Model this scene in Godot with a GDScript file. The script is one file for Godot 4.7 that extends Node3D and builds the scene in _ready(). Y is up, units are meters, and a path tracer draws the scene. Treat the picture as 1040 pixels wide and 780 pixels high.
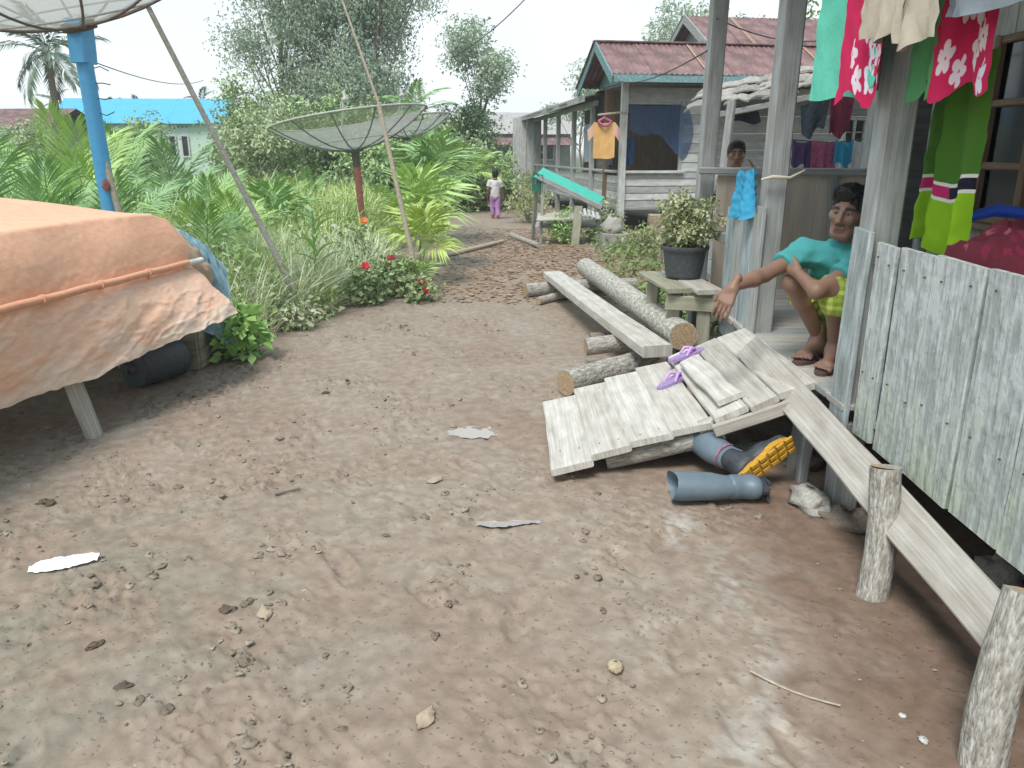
extends Node3D

class MB:
	var v := PackedVector3Array()
	var n := PackedVector3Array()
	var t := PackedVector2Array()
	var c := PackedColorArray()
	var ix := PackedInt32Array()
	var col := Color.WHITE
	func vert(p: Vector3, m: Vector3, u: Vector2) -> int:
		v.append(p); n.append(m); t.append(u); c.append(col)
		return v.size() - 1
	# corners run counter-clockwise seen from outside; stored clockwise
	func tri(a: Vector3, b: Vector3, d: Vector3, ua := Vector2.ZERO, ub := Vector2.ZERO, ud := Vector2.ZERO) -> void:
		var m := (b - a).cross(d - a).normalized()
		var i := vert(a, m, ua); vert(b, m, ub); vert(d, m, ud)
		ix.append(i); ix.append(i + 2); ix.append(i + 1)
	func quad(a: Vector3, b: Vector3, d: Vector3, e: Vector3, ua := Vector2.ZERO, ub := Vector2.RIGHT, ud := Vector2.ONE, ue := Vector2.DOWN) -> void:
		var m := (d - a).cross(e - b).normalized()
		var i := vert(a, m, ua); vert(b, m, ub); vert(d, m, ud); vert(e, m, ue)
		ix.append(i); ix.append(i + 2); ix.append(i + 1)
		ix.append(i); ix.append(i + 3); ix.append(i + 2)
	# a smooth grid of points, rows x columns
	func grid(p: Array, us: PackedVector2Array, rows: int, cols: int, wrap := false) -> void:
		var base := v.size()
		for r in rows:
			for k in cols:
				var r0 := maxi(r - 1, 0); var r1 := mini(r + 1, rows - 1)
				var k0 := k - 1; var k1 := k + 1
				if wrap:
					if k0 < 0: k0 = cols - 2
					if k1 > cols - 1: k1 = 1
				else:
					k0 = maxi(k0, 0); k1 = mini(k1, cols - 1)
				var du: Vector3 = p[r * cols + k1] - p[r * cols + k0]
				var dv: Vector3 = p[r1 * cols + k] - p[r0 * cols + k]
				var m := du.cross(dv).normalized()
				vert(p[r * cols + k], m, us[r * cols + k])
		for r in rows - 1:
			for k in cols - 1:
				var a := base + r * cols + k
				ix.append(a); ix.append(a + cols + 1); ix.append(a + 1)
				ix.append(a); ix.append(a + cols); ix.append(a + cols + 1)
	func merge(o: MB) -> void:
		var base := v.size()
		v.append_array(o.v); n.append_array(o.n); t.append_array(o.t); c.append_array(o.c)
		for i in o.ix: ix.append(base + i)
	func mesh() -> ArrayMesh:
		var a := []
		a.resize(Mesh.ARRAY_MAX)
		a[Mesh.ARRAY_VERTEX] = v; a[Mesh.ARRAY_NORMAL] = n; a[Mesh.ARRAY_TEX_UV] = t; a[Mesh.ARRAY_COLOR] = c; a[Mesh.ARRAY_INDEX] = ix
		var m := ArrayMesh.new()
		m.add_surface_from_arrays(Mesh.PRIMITIVE_TRIANGLES, a)
		return m

# a distance field on a grid, meshed as surface nets
class Field:
	var o: Vector3
	var h: float
	var nx: int
	var ny: int
	var nz: int
	var d := PackedFloat32Array()
	func _init(lo: Vector3, hi: Vector3, cell: float) -> void:
		o = lo; h = cell
		nx = int((hi.x - lo.x) / cell) + 2; ny = int((hi.y - lo.y) / cell) + 2; nz = int((hi.z - lo.z) / cell) + 2
		d.resize(nx * ny * nz); d.fill(10.0)
	func span(lo: Vector3, hi: Vector3) -> Array:
		return [clampi(int((lo.x - o.x) / h), 0, nx - 1), clampi(int((hi.x - o.x) / h) + 1, 0, nx - 1), clampi(int((lo.y - o.y) / h), 0, ny - 1), clampi(int((hi.y - o.y) / h) + 1, 0, ny - 1), clampi(int((lo.z - o.z) / h), 0, nz - 1), clampi(int((hi.z - o.z) / h) + 1, 0, nz - 1)]
	func cap(a: Vector3, b: Vector3, ra: float, rb: float, k := 0.03) -> void:
		var m := maxf(ra, rb) + k + 2.5 * h
		var s := span(a.min(b) - Vector3.ONE * m, a.max(b) + Vector3.ONE * m)
		var ab := b - a
		var l2 := maxf(ab.length_squared(), 1e-9)
		for z in range(s[4], s[5] + 1):
			for y in range(s[2], s[3] + 1):
				var i: int = (z * ny + y) * nx + s[0]
				var p := o + Vector3(s[0] * h, y * h, z * h) - a
				for x in range(s[0], s[1] + 1):
					var f := clampf(p.dot(ab) / l2, 0.0, 1.0)
					var q := (p - ab * f).length() - lerpf(ra, rb, f)
					var e := d[i]
					var g := maxf(k - absf(e - q), 0.0)
					d[i] = minf(e, q) - g * g * 0.25 / k
					i += 1
					p.x += h
	func ell(c: Vector3, r: Vector3, k := 0.03, b := Basis()) -> void:
		var big := maxf(r.x, maxf(r.y, r.z)) + k + 2.5 * h
		var s := span(c - Vector3.ONE * big, c + Vector3.ONE * big)
		var inv := b.transposed()
		var rm := minf(r.x, minf(r.y, r.z))
		for z in range(s[4], s[5] + 1):
			for y in range(s[2], s[3] + 1):
				var i: int = (z * ny + y) * nx + s[0]
				for x in range(s[0], s[1] + 1):
					var p := inv * (o + Vector3(x * h, y * h, z * h) - c)
					var k0 := (p / r).length()
					var k1 := (p / (r * r)).length()
					var q := k0 * (k0 - 1.0) / k1 if k1 > 1e-6 else -rm
					var e := d[i]
					var g := maxf(k - absf(e - q), 0.0)
					d[i] = minf(e, q) - g * g * 0.25 / k
					i += 1
	func dig(c: Vector3, r: float, k := 0.01) -> void:
		var m := r + k + 2.0 * h
		var s := span(c - Vector3.ONE * m, c + Vector3.ONE * m)
		for z in range(s[4], s[5] + 1):
			for y in range(s[2], s[3] + 1):
				for x in range(s[0], s[1] + 1):
					var i: int = (z * ny + y) * nx + x
					var q := r - (o + Vector3(x * h, y * h, z * h) - c).length()
					var e := d[i]
					var g := maxf(k - absf(e - q), 0.0)
					d[i] = maxf(e, q) + g * g * 0.25 / k
	# keep only the side of the plane that the normal points away from
	func cut(p: Vector3, n: Vector3, reach := 99.0) -> void:
		for z in nz:
			for y in ny:
				var q := o + Vector3(0, y * h, z * h) - p
				var i := (z * ny + y) * nx
				for x in nx:
					var e := q.dot(n)
					if e > d[i] and q.length() < reach: d[i] = e
					q.x += h
					i += 1
	func wrinkle(ns: FastNoiseLite, amp: float, sc: Vector3) -> void:
		for z in nz:
			for y in ny:
				var i := (z * ny + y) * nx
				for x in nx:
					if absf(d[i]) < 0.06:
						var p := (o + Vector3(x * h, y * h, z * h)) * sc
						d[i] += amp * ns.get_noise_3d(p.x, p.y, p.z)
					i += 1
	func build(mb: MB, color: Callable, xf := Transform3D()) -> void:
		var idx := PackedInt32Array()
		idx.resize(nx * ny * nz); idx.fill(-1)
		var base := mb.v.size()
		var off := [0, 1, nx, nx + 1, nx * ny, nx * ny + 1, nx * ny + nx, nx * ny + nx + 1]
		var pts := PackedVector3Array()
		var cells := PackedInt32Array()
		for z in nz - 1:
			for y in ny - 1:
				var i := (z * ny + y) * nx
				for x in nx - 1:
					var neg := 0
					if d[i] < 0.0: neg += 1
					if d[i + 1] < 0.0: neg += 1
					if d[i + off[2]] < 0.0: neg += 1
					if d[i + off[3]] < 0.0: neg += 1
					if d[i + off[4]] < 0.0: neg += 1
					if d[i + off[5]] < 0.0: neg += 1
					if d[i + off[6]] < 0.0: neg += 1
					if d[i + off[7]] < 0.0: neg += 1
					if neg > 0 and neg < 8:
						var sum := Vector3.ZERO
						var cnt := 0
						for e in 12:
							var a: int = [0, 2, 4, 6, 0, 1, 4, 5, 0, 1, 2, 3][e]
							var b: int = [1, 3, 5, 7, 2, 3, 6, 7, 4, 5, 6, 7][e]
							var da := d[i + off[a]]; var db := d[i + off[b]]
							if (da < 0.0) != (db < 0.0):
								var f := da / (da - db)
								sum += Vector3(a & 1, (a >> 1) & 1, a >> 2).lerp(Vector3(b & 1, (b >> 1) & 1, b >> 2), f)
								cnt += 1
						idx[i] = pts.size()
						pts.append(o + (Vector3(x, y, z) + sum / cnt) * h)
						cells.append(i)
					i += 1
		var nm := PackedVector3Array()
		nm.resize(pts.size())
		var quads := PackedInt32Array()
		for q in cells.size():
			var i := cells[q]
			for axis in 3:
				var st: int = [1, nx, nx * ny][axis]
				var u: int = [nx, nx * ny, 1][axis]
				var w: int = [nx * ny, 1, nx][axis]
				var a := d[i] < 0.0
				if a == (d[i + st] < 0.0): continue
				if i - u - w < 0: continue
				var q0 := idx[i]; var q1 := idx[i - u]; var q2 := idx[i - u - w]; var q3 := idx[i - w]
				if q1 < 0 or q2 < 0 or q3 < 0: continue
				if not a:
					var sw := q1; q1 = q3; q3 = sw
				var m := (pts[q2] - pts[q0]).cross(pts[q3] - pts[q1])
				nm[q0] += m; nm[q1] += m; nm[q2] += m; nm[q3] += m
				quads.append_array([q0, q1, q2, q3])
		for i in pts.size():
			mb.v.append(xf * pts[i]); mb.n.append((xf.basis * nm[i]).normalized()); mb.t.append(Vector2(pts[i].x, pts[i].y)); mb.c.append(color.call(pts[i]))
		for i in range(0, quads.size(), 4):
			mb.ix.append_array([base + quads[i], base + quads[i + 2], base + quads[i + 1], base + quads[i], base + quads[i + 3], base + quads[i + 2]])

var rng := RandomNumberGenerator.new()
var W := Transform3D()
var names := {}
var from_u := -1.0
var nail_mesh: ArrayMesh
var prints: Array[Vector3] = []
var T := {}
var M := {}
var n1 := FastNoiseLite.new()
var n2 := FastNoiseLite.new()
var n3 := FastNoiseLite.new()

func rr(a: float, b: float) -> float:
	return rng.randf_range(a, b)

func V(x: float, y: float, z: float) -> Vector3:
	return Vector3(x, y, z)

func lin(r: float, g: float, b: float) -> Color:
	return Color(r, g, b).linear_to_srgb()

func numbered(s: String) -> String:
	var k: int = names.get(s, 0)
	names[s] = k + 1
	return s if k == 0 else "%s_%03d" % [s, k]

func tag(o: Node, label: String, category: String, group := "", kind := "") -> void:
	if label: o.set_meta("label", label)
	if category: o.set_meta("category", category)
	if group: o.set_meta("group", group)
	if kind: o.set_meta("kind", kind)

func thing(called: String, label: String, category: String, at: Vector3, group := "") -> Node3D:
	var o := Node3D.new()
	o.name = numbered(called)
	add_child(o)
	o.global_position = W * at
	tag(o, label, category, group)
	return o

# one named mesh under a parent, placed by a transform in the working frame W
func put(parent: Node, called: String, mesh: Mesh, m: Material, xf := Transform3D()) -> MeshInstance3D:
	var o := MeshInstance3D.new()
	o.name = numbered(called) if parent == self else called
	o.mesh = mesh
	o.material_override = m
	parent.add_child(o, true)
	o.global_transform = W * xf
	return o

func along(a: Vector3, b: Vector3, up := Vector3.UP) -> Transform3D:
	var x := (b - a).normalized()
	if absf(x.dot(up)) > 0.99: up = Vector3.RIGHT if absf(x.x) < 0.9 else Vector3.UP
	var z := x.cross(up).normalized()
	var y := z.cross(x).normalized()
	return Transform3D(Basis(x, y, z), (a + b) * 0.5)

# a board: length on x, thickness on y, width on z, chamfered, a little uneven
func board(L: float, w: float, t: float, rough := 0.004, segs := 3) -> ArrayMesh:
	var mb := MB.new()
	var u0 := rr(0, 1) if from_u < 0.0 else from_u
	var v0 := rr(0, 1)
	var ch := minf(minf(w, t) * 0.22, 0.008)
	var ring := []
	var bow := rr(-1, 1) * rough * 1.3
	var sk0 := rr(-1, 1) * rough * 2.0; var sk1 := rr(-1, 1) * rough * 2.0
	for i in segs + 1:
		var f := float(i) / segs
		var ww := w * 0.5 + rr(-1, 1) * rough * 0.6
		var tt := t * 0.5
		var y0 := bow * sin(f * PI)
		var z0 := rr(-1, 1) * rough * 0.4
		var r := []
		for s in [[tt, ww - ch], [tt - ch, ww], [-tt + ch, ww], [-tt, ww - ch], [-tt, -ww + ch], [-tt + ch, -ww], [tt - ch, -ww], [tt, -ww + ch]]:
			var x: float = (f - 0.5) * L + (sk0 if i == 0 else sk1 if i == segs else 0.0) * s[1] / ww
			r.append(Vector3(x, s[0] + y0, s[1] + z0))
		ring.append(r)
	var per := [0.0, 1.4 * ch, t, t + 1.4 * ch, t + w, t + w + ch, t * 2 + w, t * 2 + w + ch, 2 * t + 2 * w]
	for i in segs:
		for k in 8:
			var k2 := (k + 1) % 8
			var ua := u0 + (float(i) / segs) * L / 1.6; var ub := u0 + (float(i + 1) / segs) * L / 1.6
			var va: float = v0 + per[k] / 0.5; var vb: float = v0 + per[k + 1] / 0.5
			mb.quad(ring[i][k], ring[i][k2], ring[i + 1][k2], ring[i + 1][k], Vector2(ua, va), Vector2(ua, vb), Vector2(ub, vb), Vector2(ub, va))
	for e in 2:
		var r: Array = ring[0] if e == 0 else ring[segs]
		for k in range(1, 7):
			var uv := [Vector2(u0 + r[0].y / 1.6, v0 + r[0].z * 2), Vector2(u0 + r[k].y / 1.6, v0 + r[k].z * 2), Vector2(u0 + r[k + 1].y / 1.6, v0 + r[k + 1].z * 2)]
			if e == 0: mb.tri(r[0], r[k + 1], r[k], uv[0], uv[2], uv[1])
			else: mb.tri(r[0], r[k], r[k + 1], uv[0], uv[1], uv[2])
	return mb.mesh()

func plank(parent: Node, called: String, a: Vector3, b: Vector3, w: float, t: float, m: Material, up := Vector3.UP, rough := 0.004, segs := 3) -> MeshInstance3D:
	return put(parent, called, board(a.distance_to(b), w, t, rough, segs), m, along(a, b, up))

func tube_mb(mb: MB, pts: Array, radii: Array, sides := 10, bump := 0.0, capped := true, seed := 0.0) -> void:
	var p := []
	var us := PackedVector2Array()
	var ref := Vector3.UP
	var d0: Vector3 = (pts[1] - pts[0]).normalized()
	if absf(d0.y) > 0.8: ref = Vector3.RIGHT
	var len := seed
	var first := []; var last := []
	for i in pts.size():
		var d: Vector3 = (pts[mini(i + 1, pts.size() - 1)] - pts[maxi(i - 1, 0)]).normalized()
		var s := d.cross(ref).normalized()
		var q := s.cross(d)
		ref = q
		if i: len += pts[i].distance_to(pts[i - 1])
		for k in sides + 1:
			var a := TAU * k / sides
			var rad: float = radii[i]
			if bump > 0.0:
				var w: Vector3 = pts[i] * 7.0 + Vector3(cos(a), sin(a), seed) * 1.3
				rad *= 1.0 + bump * n1.get_noise_3d(w.x * 40, w.y * 40, w.z * 40)
			var at: Vector3 = pts[i] + (s * cos(a) + q * sin(a)) * rad
			p.append(at)
			us.append(Vector2(len / 1.6, seed + float(k) / sides * maxf(1.0, roundf(TAU * rad / 0.5))))
			if i == 0: first.append(at)
			if i == pts.size() - 1: last.append(at)
	mb.grid(p, us, pts.size(), sides + 1, true)
	if capped:
		for k in sides:
			mb.tri(pts[0], first[k], first[k + 1], Vector2(0.5, 0.5), Vector2(0.6, 0.5), Vector2(0.5, 0.6))
			mb.tri(pts[-1], last[k + 1], last[k], Vector2(0.5, 0.5), Vector2(0.6, 0.5), Vector2(0.5, 0.6))

func tube(pts: Array, radii: Array, sides := 10, bump := 0.0, capped := true) -> ArrayMesh:
	var mb := MB.new()
	tube_mb(mb, pts, radii, sides, bump, capped, rr(0, 3))
	return mb.mesh()

# straight pole from a to b; the node stands at a
func pole(parent: Node, called: String, a: Vector3, b: Vector3, ra: float, rb: float, m: Material, sides := 10, bump := 0.06, segs := 5, bend := 0.0) -> MeshInstance3D:
	var pts := []; var rad := []
	var side := (b - a).cross(Vector3(0.3, 0.2, 1)).normalized()
	for i in segs + 1:
		var f := float(i) / segs
		pts.append((b - a) * f + side * bend * sin(f * PI)); rad.append(lerpf(ra, rb, f))
	return put(parent, called, tube(pts, rad, sides, bump), m, Transform3D(Basis(), a))

func lathe(prof: Array, sides := 24) -> ArrayMesh:
	var mb := MB.new()
	var p := []; var us := PackedVector2Array()
	for i in prof.size():
		for k in sides + 1:
			var a := TAU * k / sides
			p.append(Vector3(prof[i].x * cos(a), prof[i].y, prof[i].x * sin(a)))
			us.append(Vector2(float(k) / sides, prof[i].y))
	mb.grid(p, us, prof.size(), sides + 1, true)
	return mb.mesh()

func sheet(nu: int, nv: int, f: Callable, us := 1.0, vs := 1.0) -> ArrayMesh:
	var mb := MB.new()
	var p := []; var uv := PackedVector2Array()
	for j in nv + 1:
		for i in nu + 1:
			p.append(f.call(float(i) / nu, float(j) / nv)); uv.append(Vector2(us * i / nu, vs * j / nv))
	mb.grid(p, uv, nv + 1, nu + 1)
	return mb.mesh()

# an irregular stone or clod
func lump(r: Vector3, rough := 0.35, rings := 7, sides := 9, sd := 0.0) -> ArrayMesh:
	var mb := MB.new()
	var p := []; var us := PackedVector2Array()
	for i in rings + 1:
		var th := PI * i / rings
		for k in sides + 1:
			var a := TAU * (k % sides) / sides
			var q := Vector3(sin(th) * cos(a), cos(th), sin(th) * sin(a))
			var m := 1.0 + rough * n1.get_noise_3d(q.x * 45 + sd * 91, q.y * 45, q.z * 45) + rough * 0.6 * n1.get_noise_3d(q.x * 120 + sd * 31, q.y * 120, q.z * 120)
			p.append(q * r * m); us.append(Vector2(float(k) / sides, float(i) / rings))
	mb.grid(p, us, rings + 1, sides + 1, true)
	return mb.mesh()

func many(parent: Node, called: String, mesh: Mesh, m: Material, xs: Array, cols: Array = []) -> MultiMeshInstance3D:
	var o := MultiMeshInstance3D.new()
	o.name = numbered(called) if parent == self else called
	var mm := MultiMesh.new()
	mm.transform_format = MultiMesh.TRANSFORM_3D
	mm.use_colors = cols.size() > 0
	mm.mesh = mesh
	mm.instance_count = xs.size()
	for i in xs.size():
		mm.set_instance_transform(i, xs[i])
		if cols.size(): mm.set_instance_color(i, cols[i])
	o.multimesh = mm
	o.material_override = m
	parent.add_child(o, true)
	o.global_transform = Transform3D()
	o.set_meta("kind", "stuff")
	return o

func noise_bytes(w: int, h: int, freq: float, sd: int, oct := 3, kind := FastNoiseLite.TYPE_SIMPLEX_SMOOTH, sw := 0, sh := 0) -> PackedByteArray:
	var f := FastNoiseLite.new()
	f.seed = sd; f.frequency = freq; f.fractal_octaves = oct; f.noise_type = kind
	if kind == FastNoiseLite.TYPE_CELLULAR: f.cellular_return_type = FastNoiseLite.RETURN_DISTANCE
	var im := f.get_seamless_image(sw if sw else w, sh if sh else h)
	im.convert(Image.FORMAT_L8)
	if sw: im.resize(w, h, Image.INTERPOLATE_CUBIC)
	return im.get_data()

func make_tex(w: int, h: int, data: PackedByteArray) -> ImageTexture:
	return ImageTexture.create_from_image(Image.create_from_data(w, h, false, Image.FORMAT_RGB8, data))

func make_normal(w: int, h: int, g: PackedByteArray, amt: float) -> ImageTexture:
	var im := Image.create_from_data(w, h, false, Image.FORMAT_L8, g)
	im.convert(Image.FORMAT_RGBA8)
	im.bump_map_to_normal_map(amt)
	return ImageTexture.create_from_image(im)

# three noise layers mixed between two colours; returns albedo and normal textures
func mix_tex(w: int, h: int, layers: Array, wts: Array, lo: Color, hi: Color, amt: float, contrast := 1.6) -> Array:
	var out := PackedByteArray(); out.resize(w * h * 3)
	var g := PackedByteArray(); g.resize(w * h)
	for i in w * h:
		var s := 0.0
		for k in layers.size(): s += (layers[k][i] - 128) * wts[k]
		var f := clampf(0.5 + s * contrast / 255.0, 0.0, 1.0)
		g[i] = int(f * 255)
		out[i * 3] = int(255 * lerpf(lo.r, hi.r, f)); out[i * 3 + 1] = int(255 * lerpf(lo.g, hi.g, f)); out[i * 3 + 2] = int(255 * lerpf(lo.b, hi.b, f))
	return [make_tex(w, h, out), make_normal(w, h, g, amt)]

func mat(c: Color, rough := 0.85, tex: Variant = null, nscale := 1.0, tri := 0.0, metal := 0.0) -> StandardMaterial3D:
	var m := StandardMaterial3D.new()
	m.albedo_color = c
	m.roughness = rough
	m.metallic = metal
	if tex:
		m.albedo_texture = tex[0]
		if tex[1]:
			m.normal_enabled = true
			m.normal_texture = tex[1]
			m.normal_scale = nscale
	if tri > 0.0:
		m.uv1_triplanar = true
		m.uv1_scale = Vector3.ONE * tri
	return m

func leaf_mat(c: Color, back := 0.35, rough := 0.55) -> StandardMaterial3D:
	var m := mat(c, rough)
	m.vertex_color_use_as_albedo = true
	m.backlight_enabled = true
	m.backlight = Color(back, back, back * 0.6)
	m.cull_mode = BaseMaterial3D.CULL_DISABLED
	return m

# x of the weedy edge of the path at a depth
func edge_x(z: float) -> float:
	var k := [[2.0, -9.0], [-4.6, -7.0], [-5.3, -2.35], [-6.0, -2.0], [-6.8, -1.78], [-8.2, -1.35], [-9.5, -1.5], [-12.0, -1.75], [-16.0, -2.0], [-22.0, -2.9], [-34.0, -7.0], [-80.0, -20.0]]
	for i in k.size() - 1:
		if z <= k[i][0] and z >= k[i + 1][0]:
			return lerpf(k[i][1], k[i + 1][1], (k[i][0] - z) / (k[i][0] - k[i + 1][0]))
	return -9.0

func hgt(x: float, z: float) -> float:
	var near := clampf((14.0 + z) / 6.0, 0.15, 1.0)
	var h := 0.016 * n2.get_noise_2d(x * 0.9, z * 0.9) + 0.008 * n2.get_noise_2d(x * 3.1 + 9, z * 3.1)
	# trodden mud: lumps and shallow prints, rougher to the near left
	var rough := clampf(0.35 + 0.5 * n2.get_noise_2d(x * 0.5 + 40, z * 0.5) + 0.35 * clampf(-x * 0.8, -0.6, 1.0), 0.12, 1.0) * near
	var l := n2.get_noise_2d(x * 7.5 + 3, z * 7.5)
	h += rough * 0.020 * maxf(l - 0.2, 0.0) - rough * 0.018 * maxf(-l - 0.3, 0.0)
	h += rough * 0.006 * n2.get_noise_2d(x * 19.0, z * 19.0 + 5)
	if z > -7.0 and x > -3.5 and x < 1.5:
		# small clods and toe-holes trodden into the mud, in patches
		var patch := clampf(n2.get_noise_2d(x * 1.5 + 30, z * 1.5) * 1.4 + 0.30 * clampf(-x, -0.9, 1.0) + 0.05, 0.0, 1.0)
		var d := n2.get_noise_2d(x * 17.0 + 70, z * 22.0)
		h += patch * (0.050 * maxf(0.0, d - 0.26) - 0.075 * maxf(0.0, -d - 0.32))
		h += print_dip(x, z)
		h -= 0.02 * maxf(0.0, n2.get_noise_2d(x * 34.0 + 7, z * 40.0) - 0.48)
	h -= 0.012 * exp(-((x + 0.17) * (x + 0.17) / 0.05 + (z + 3.92) * (z + 3.92) / 0.03))
	var e := edge_x(z)
	h += 0.10 * smoothstep(0.0, 1.2, e - x) + 0.10 * n2.get_noise_2d(x * 0.7, z * 0.7 + 30) * smoothstep(0.3, 2.0, e - x)
	if x > 1.25 and z > -6.0: h -= 0.05 * smoothstep(1.25, 1.6, x)
	return h

# shallow foot and sandal prints pressed into the mud
func print_dip(x: float, z: float) -> float:
	var s := 0.0
	for p in prints:
		var dx: float = x - p.x; var dz: float = z - p.z
		if absf(dx) > 0.22 or absf(dz) > 0.22: continue
		var u := dx * cos(p.y) + dz * sin(p.y); var v := -dx * sin(p.y) + dz * cos(p.y)
		var q := sqrt(u * u / 0.0155 + v * v / (0.0020 if u > 0.0 else 0.0014))
		s += -0.011 * (1.0 - smoothstep(0.75, 1.05, q)) + 0.005 * smoothstep(0.85, 1.1, q) * (1.0 - smoothstep(1.1, 1.45, q))
	return s

func ground_color(x: float, z: float) -> Color:
	var a := n2.get_noise_2d(x * 0.55 + 11, z * 0.55)
	var b := n2.get_noise_2d(x * 1.9 + 60, z * 1.9)
	var c := n2.get_noise_2d(x * 6.0, z * 6.0 + 80)
	var k := Color(0.42, 0.35, 0.285)
	k = k.lerp(Color(0.37, 0.285, 0.225), clampf(0.35 + a * 0.9, 0.0, 0.85))
	k = k.lerp(Color(0.45, 0.40, 0.345), clampf(b * 0.8 + 0.05, 0.0, 0.5))
	k = k.lerp(Color(0.28, 0.22, 0.175), clampf(c * 0.9 - 0.1, 0.0, 0.3))
	# olive film on the trampled mud to the near left
	var g := clampf((-x - 0.2) * 0.8, 0.0, 1.0) * clampf((3.4 + z) * 0.9, 0.0, 1.0)
	k = k.lerp(Color(0.30, 0.285, 0.225), g * clampf(0.40 + b * 0.9 + c * 0.5, 0.0, 0.85))
	# damp dark earth along the porch
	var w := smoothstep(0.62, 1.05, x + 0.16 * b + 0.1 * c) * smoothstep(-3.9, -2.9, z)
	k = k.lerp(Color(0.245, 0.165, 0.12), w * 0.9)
	# lime and soap stains beside the porch rail
	var st := smoothstep(0.05, 0.5, n2.get_noise_2d(x * 2.3 + 5, z * 1.5 + 9) + 0.25) * clampf(1.0 - absf(x - 0.66 - 0.25 * b) / 0.42, 0.0, 1.0) * smoothstep(-3.3, -2.8, z)
	k = k.lerp(Color(0.68, 0.67, 0.63), st * clampf(0.30 + c * 1.6 + 1.2 * n2.get_noise_2d(x * 21, z * 21), 0.0, 0.6))
	# leaf mould higher up the path and soil in the weeds
	var lm := smoothstep(-7.2, -8.6, z) * smoothstep(-16.0, -12.0, z) * smoothstep(-1.2, 0.1, x + 0.5 * b)
	k = k.lerp(Color(0.32, 0.21, 0.145), lm * clampf(0.45 + b * 0.8, 0.0, 0.8))
	var e := edge_x(z)
	k = k.lerp(Color(0.30, 0.25, 0.18), 0.7 * smoothstep(-0.1, 0.5, e - x + 0.25 * b))
	if z < -18.0: k = k.lerp(Color(0.12, 0.16, 0.06), smoothstep(-22.0, -30.0, z))
	return k

func axis_steps(list: Array) -> PackedFloat32Array:
	var out := PackedFloat32Array()
	for s in list:
		var x: float = s[0]
		while x < s[1] - 1e-4:
			out.append(x)
			x += s[2]
	out.append(list[-1][1])
	return out

func build_ground() -> void:
	var xs := axis_steps([[-160, -40, 12], [-40, -12, 2.0], [-12, -4.2, 0.3], [-4.2, -2.6, 0.06], [-2.6, 1.45, 0.015], [1.45, 1.8, 0.05], [1.8, 3.0, 0.1], [3, 12, 0.6], [12, 40, 4], [40, 160, 15]])
	var zs := axis_steps([[-260, -60, 20], [-60, -30, 2.0], [-30, -16, 0.4], [-16, -10, 0.12], [-10, -6, 0.06], [-6, -3.6, 0.03], [-3.6, -1.2, 0.015], [-1.2, -1.0, 0.05], [-1, 3, 0.4], [3, 40, 6]])
	var v := PackedVector3Array(); var n := PackedVector3Array(); var c := PackedColorArray(); var ix := PackedInt32Array(); var uv := PackedVector2Array()
	var nxs := xs.size(); var nzs := zs.size()
	for j in nzs:
		for i in nxs:
			v.append(Vector3(xs[i], hgt(xs[i], zs[j]), zs[j]))
			c.append(ground_color(xs[i], zs[j]))
			uv.append(Vector2(xs[i], zs[j]) / 1.7)
	for j in nzs:
		for i in nxs:
			var du := v[j * nxs + mini(i + 1, nxs - 1)] - v[j * nxs + maxi(i - 1, 0)]
			var dv := v[mini(j + 1, nzs - 1) * nxs + i] - v[maxi(j - 1, 0) * nxs + i]
			n.append(dv.cross(du).normalized())
	for j in nzs - 1:
		for i in nxs - 1:
			var a := j * nxs + i
			ix.append_array([a, a + 1, a + nxs + 1, a, a + nxs + 1, a + nxs])
	var arr := []
	arr.resize(Mesh.ARRAY_MAX)
	arr[Mesh.ARRAY_VERTEX] = v; arr[Mesh.ARRAY_NORMAL] = n; arr[Mesh.ARRAY_COLOR] = c; arr[Mesh.ARRAY_INDEX] = ix; arr[Mesh.ARRAY_TEX_UV] = uv
	var m := ArrayMesh.new()
	m.add_surface_from_arrays(Mesh.PRIMITIVE_TRIANGLES, arr)
	var o := put(self, "ground", m, M.ground)
	tag(o, "trodden brown mud path and bare earth", "ground", "", "structure")

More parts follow.
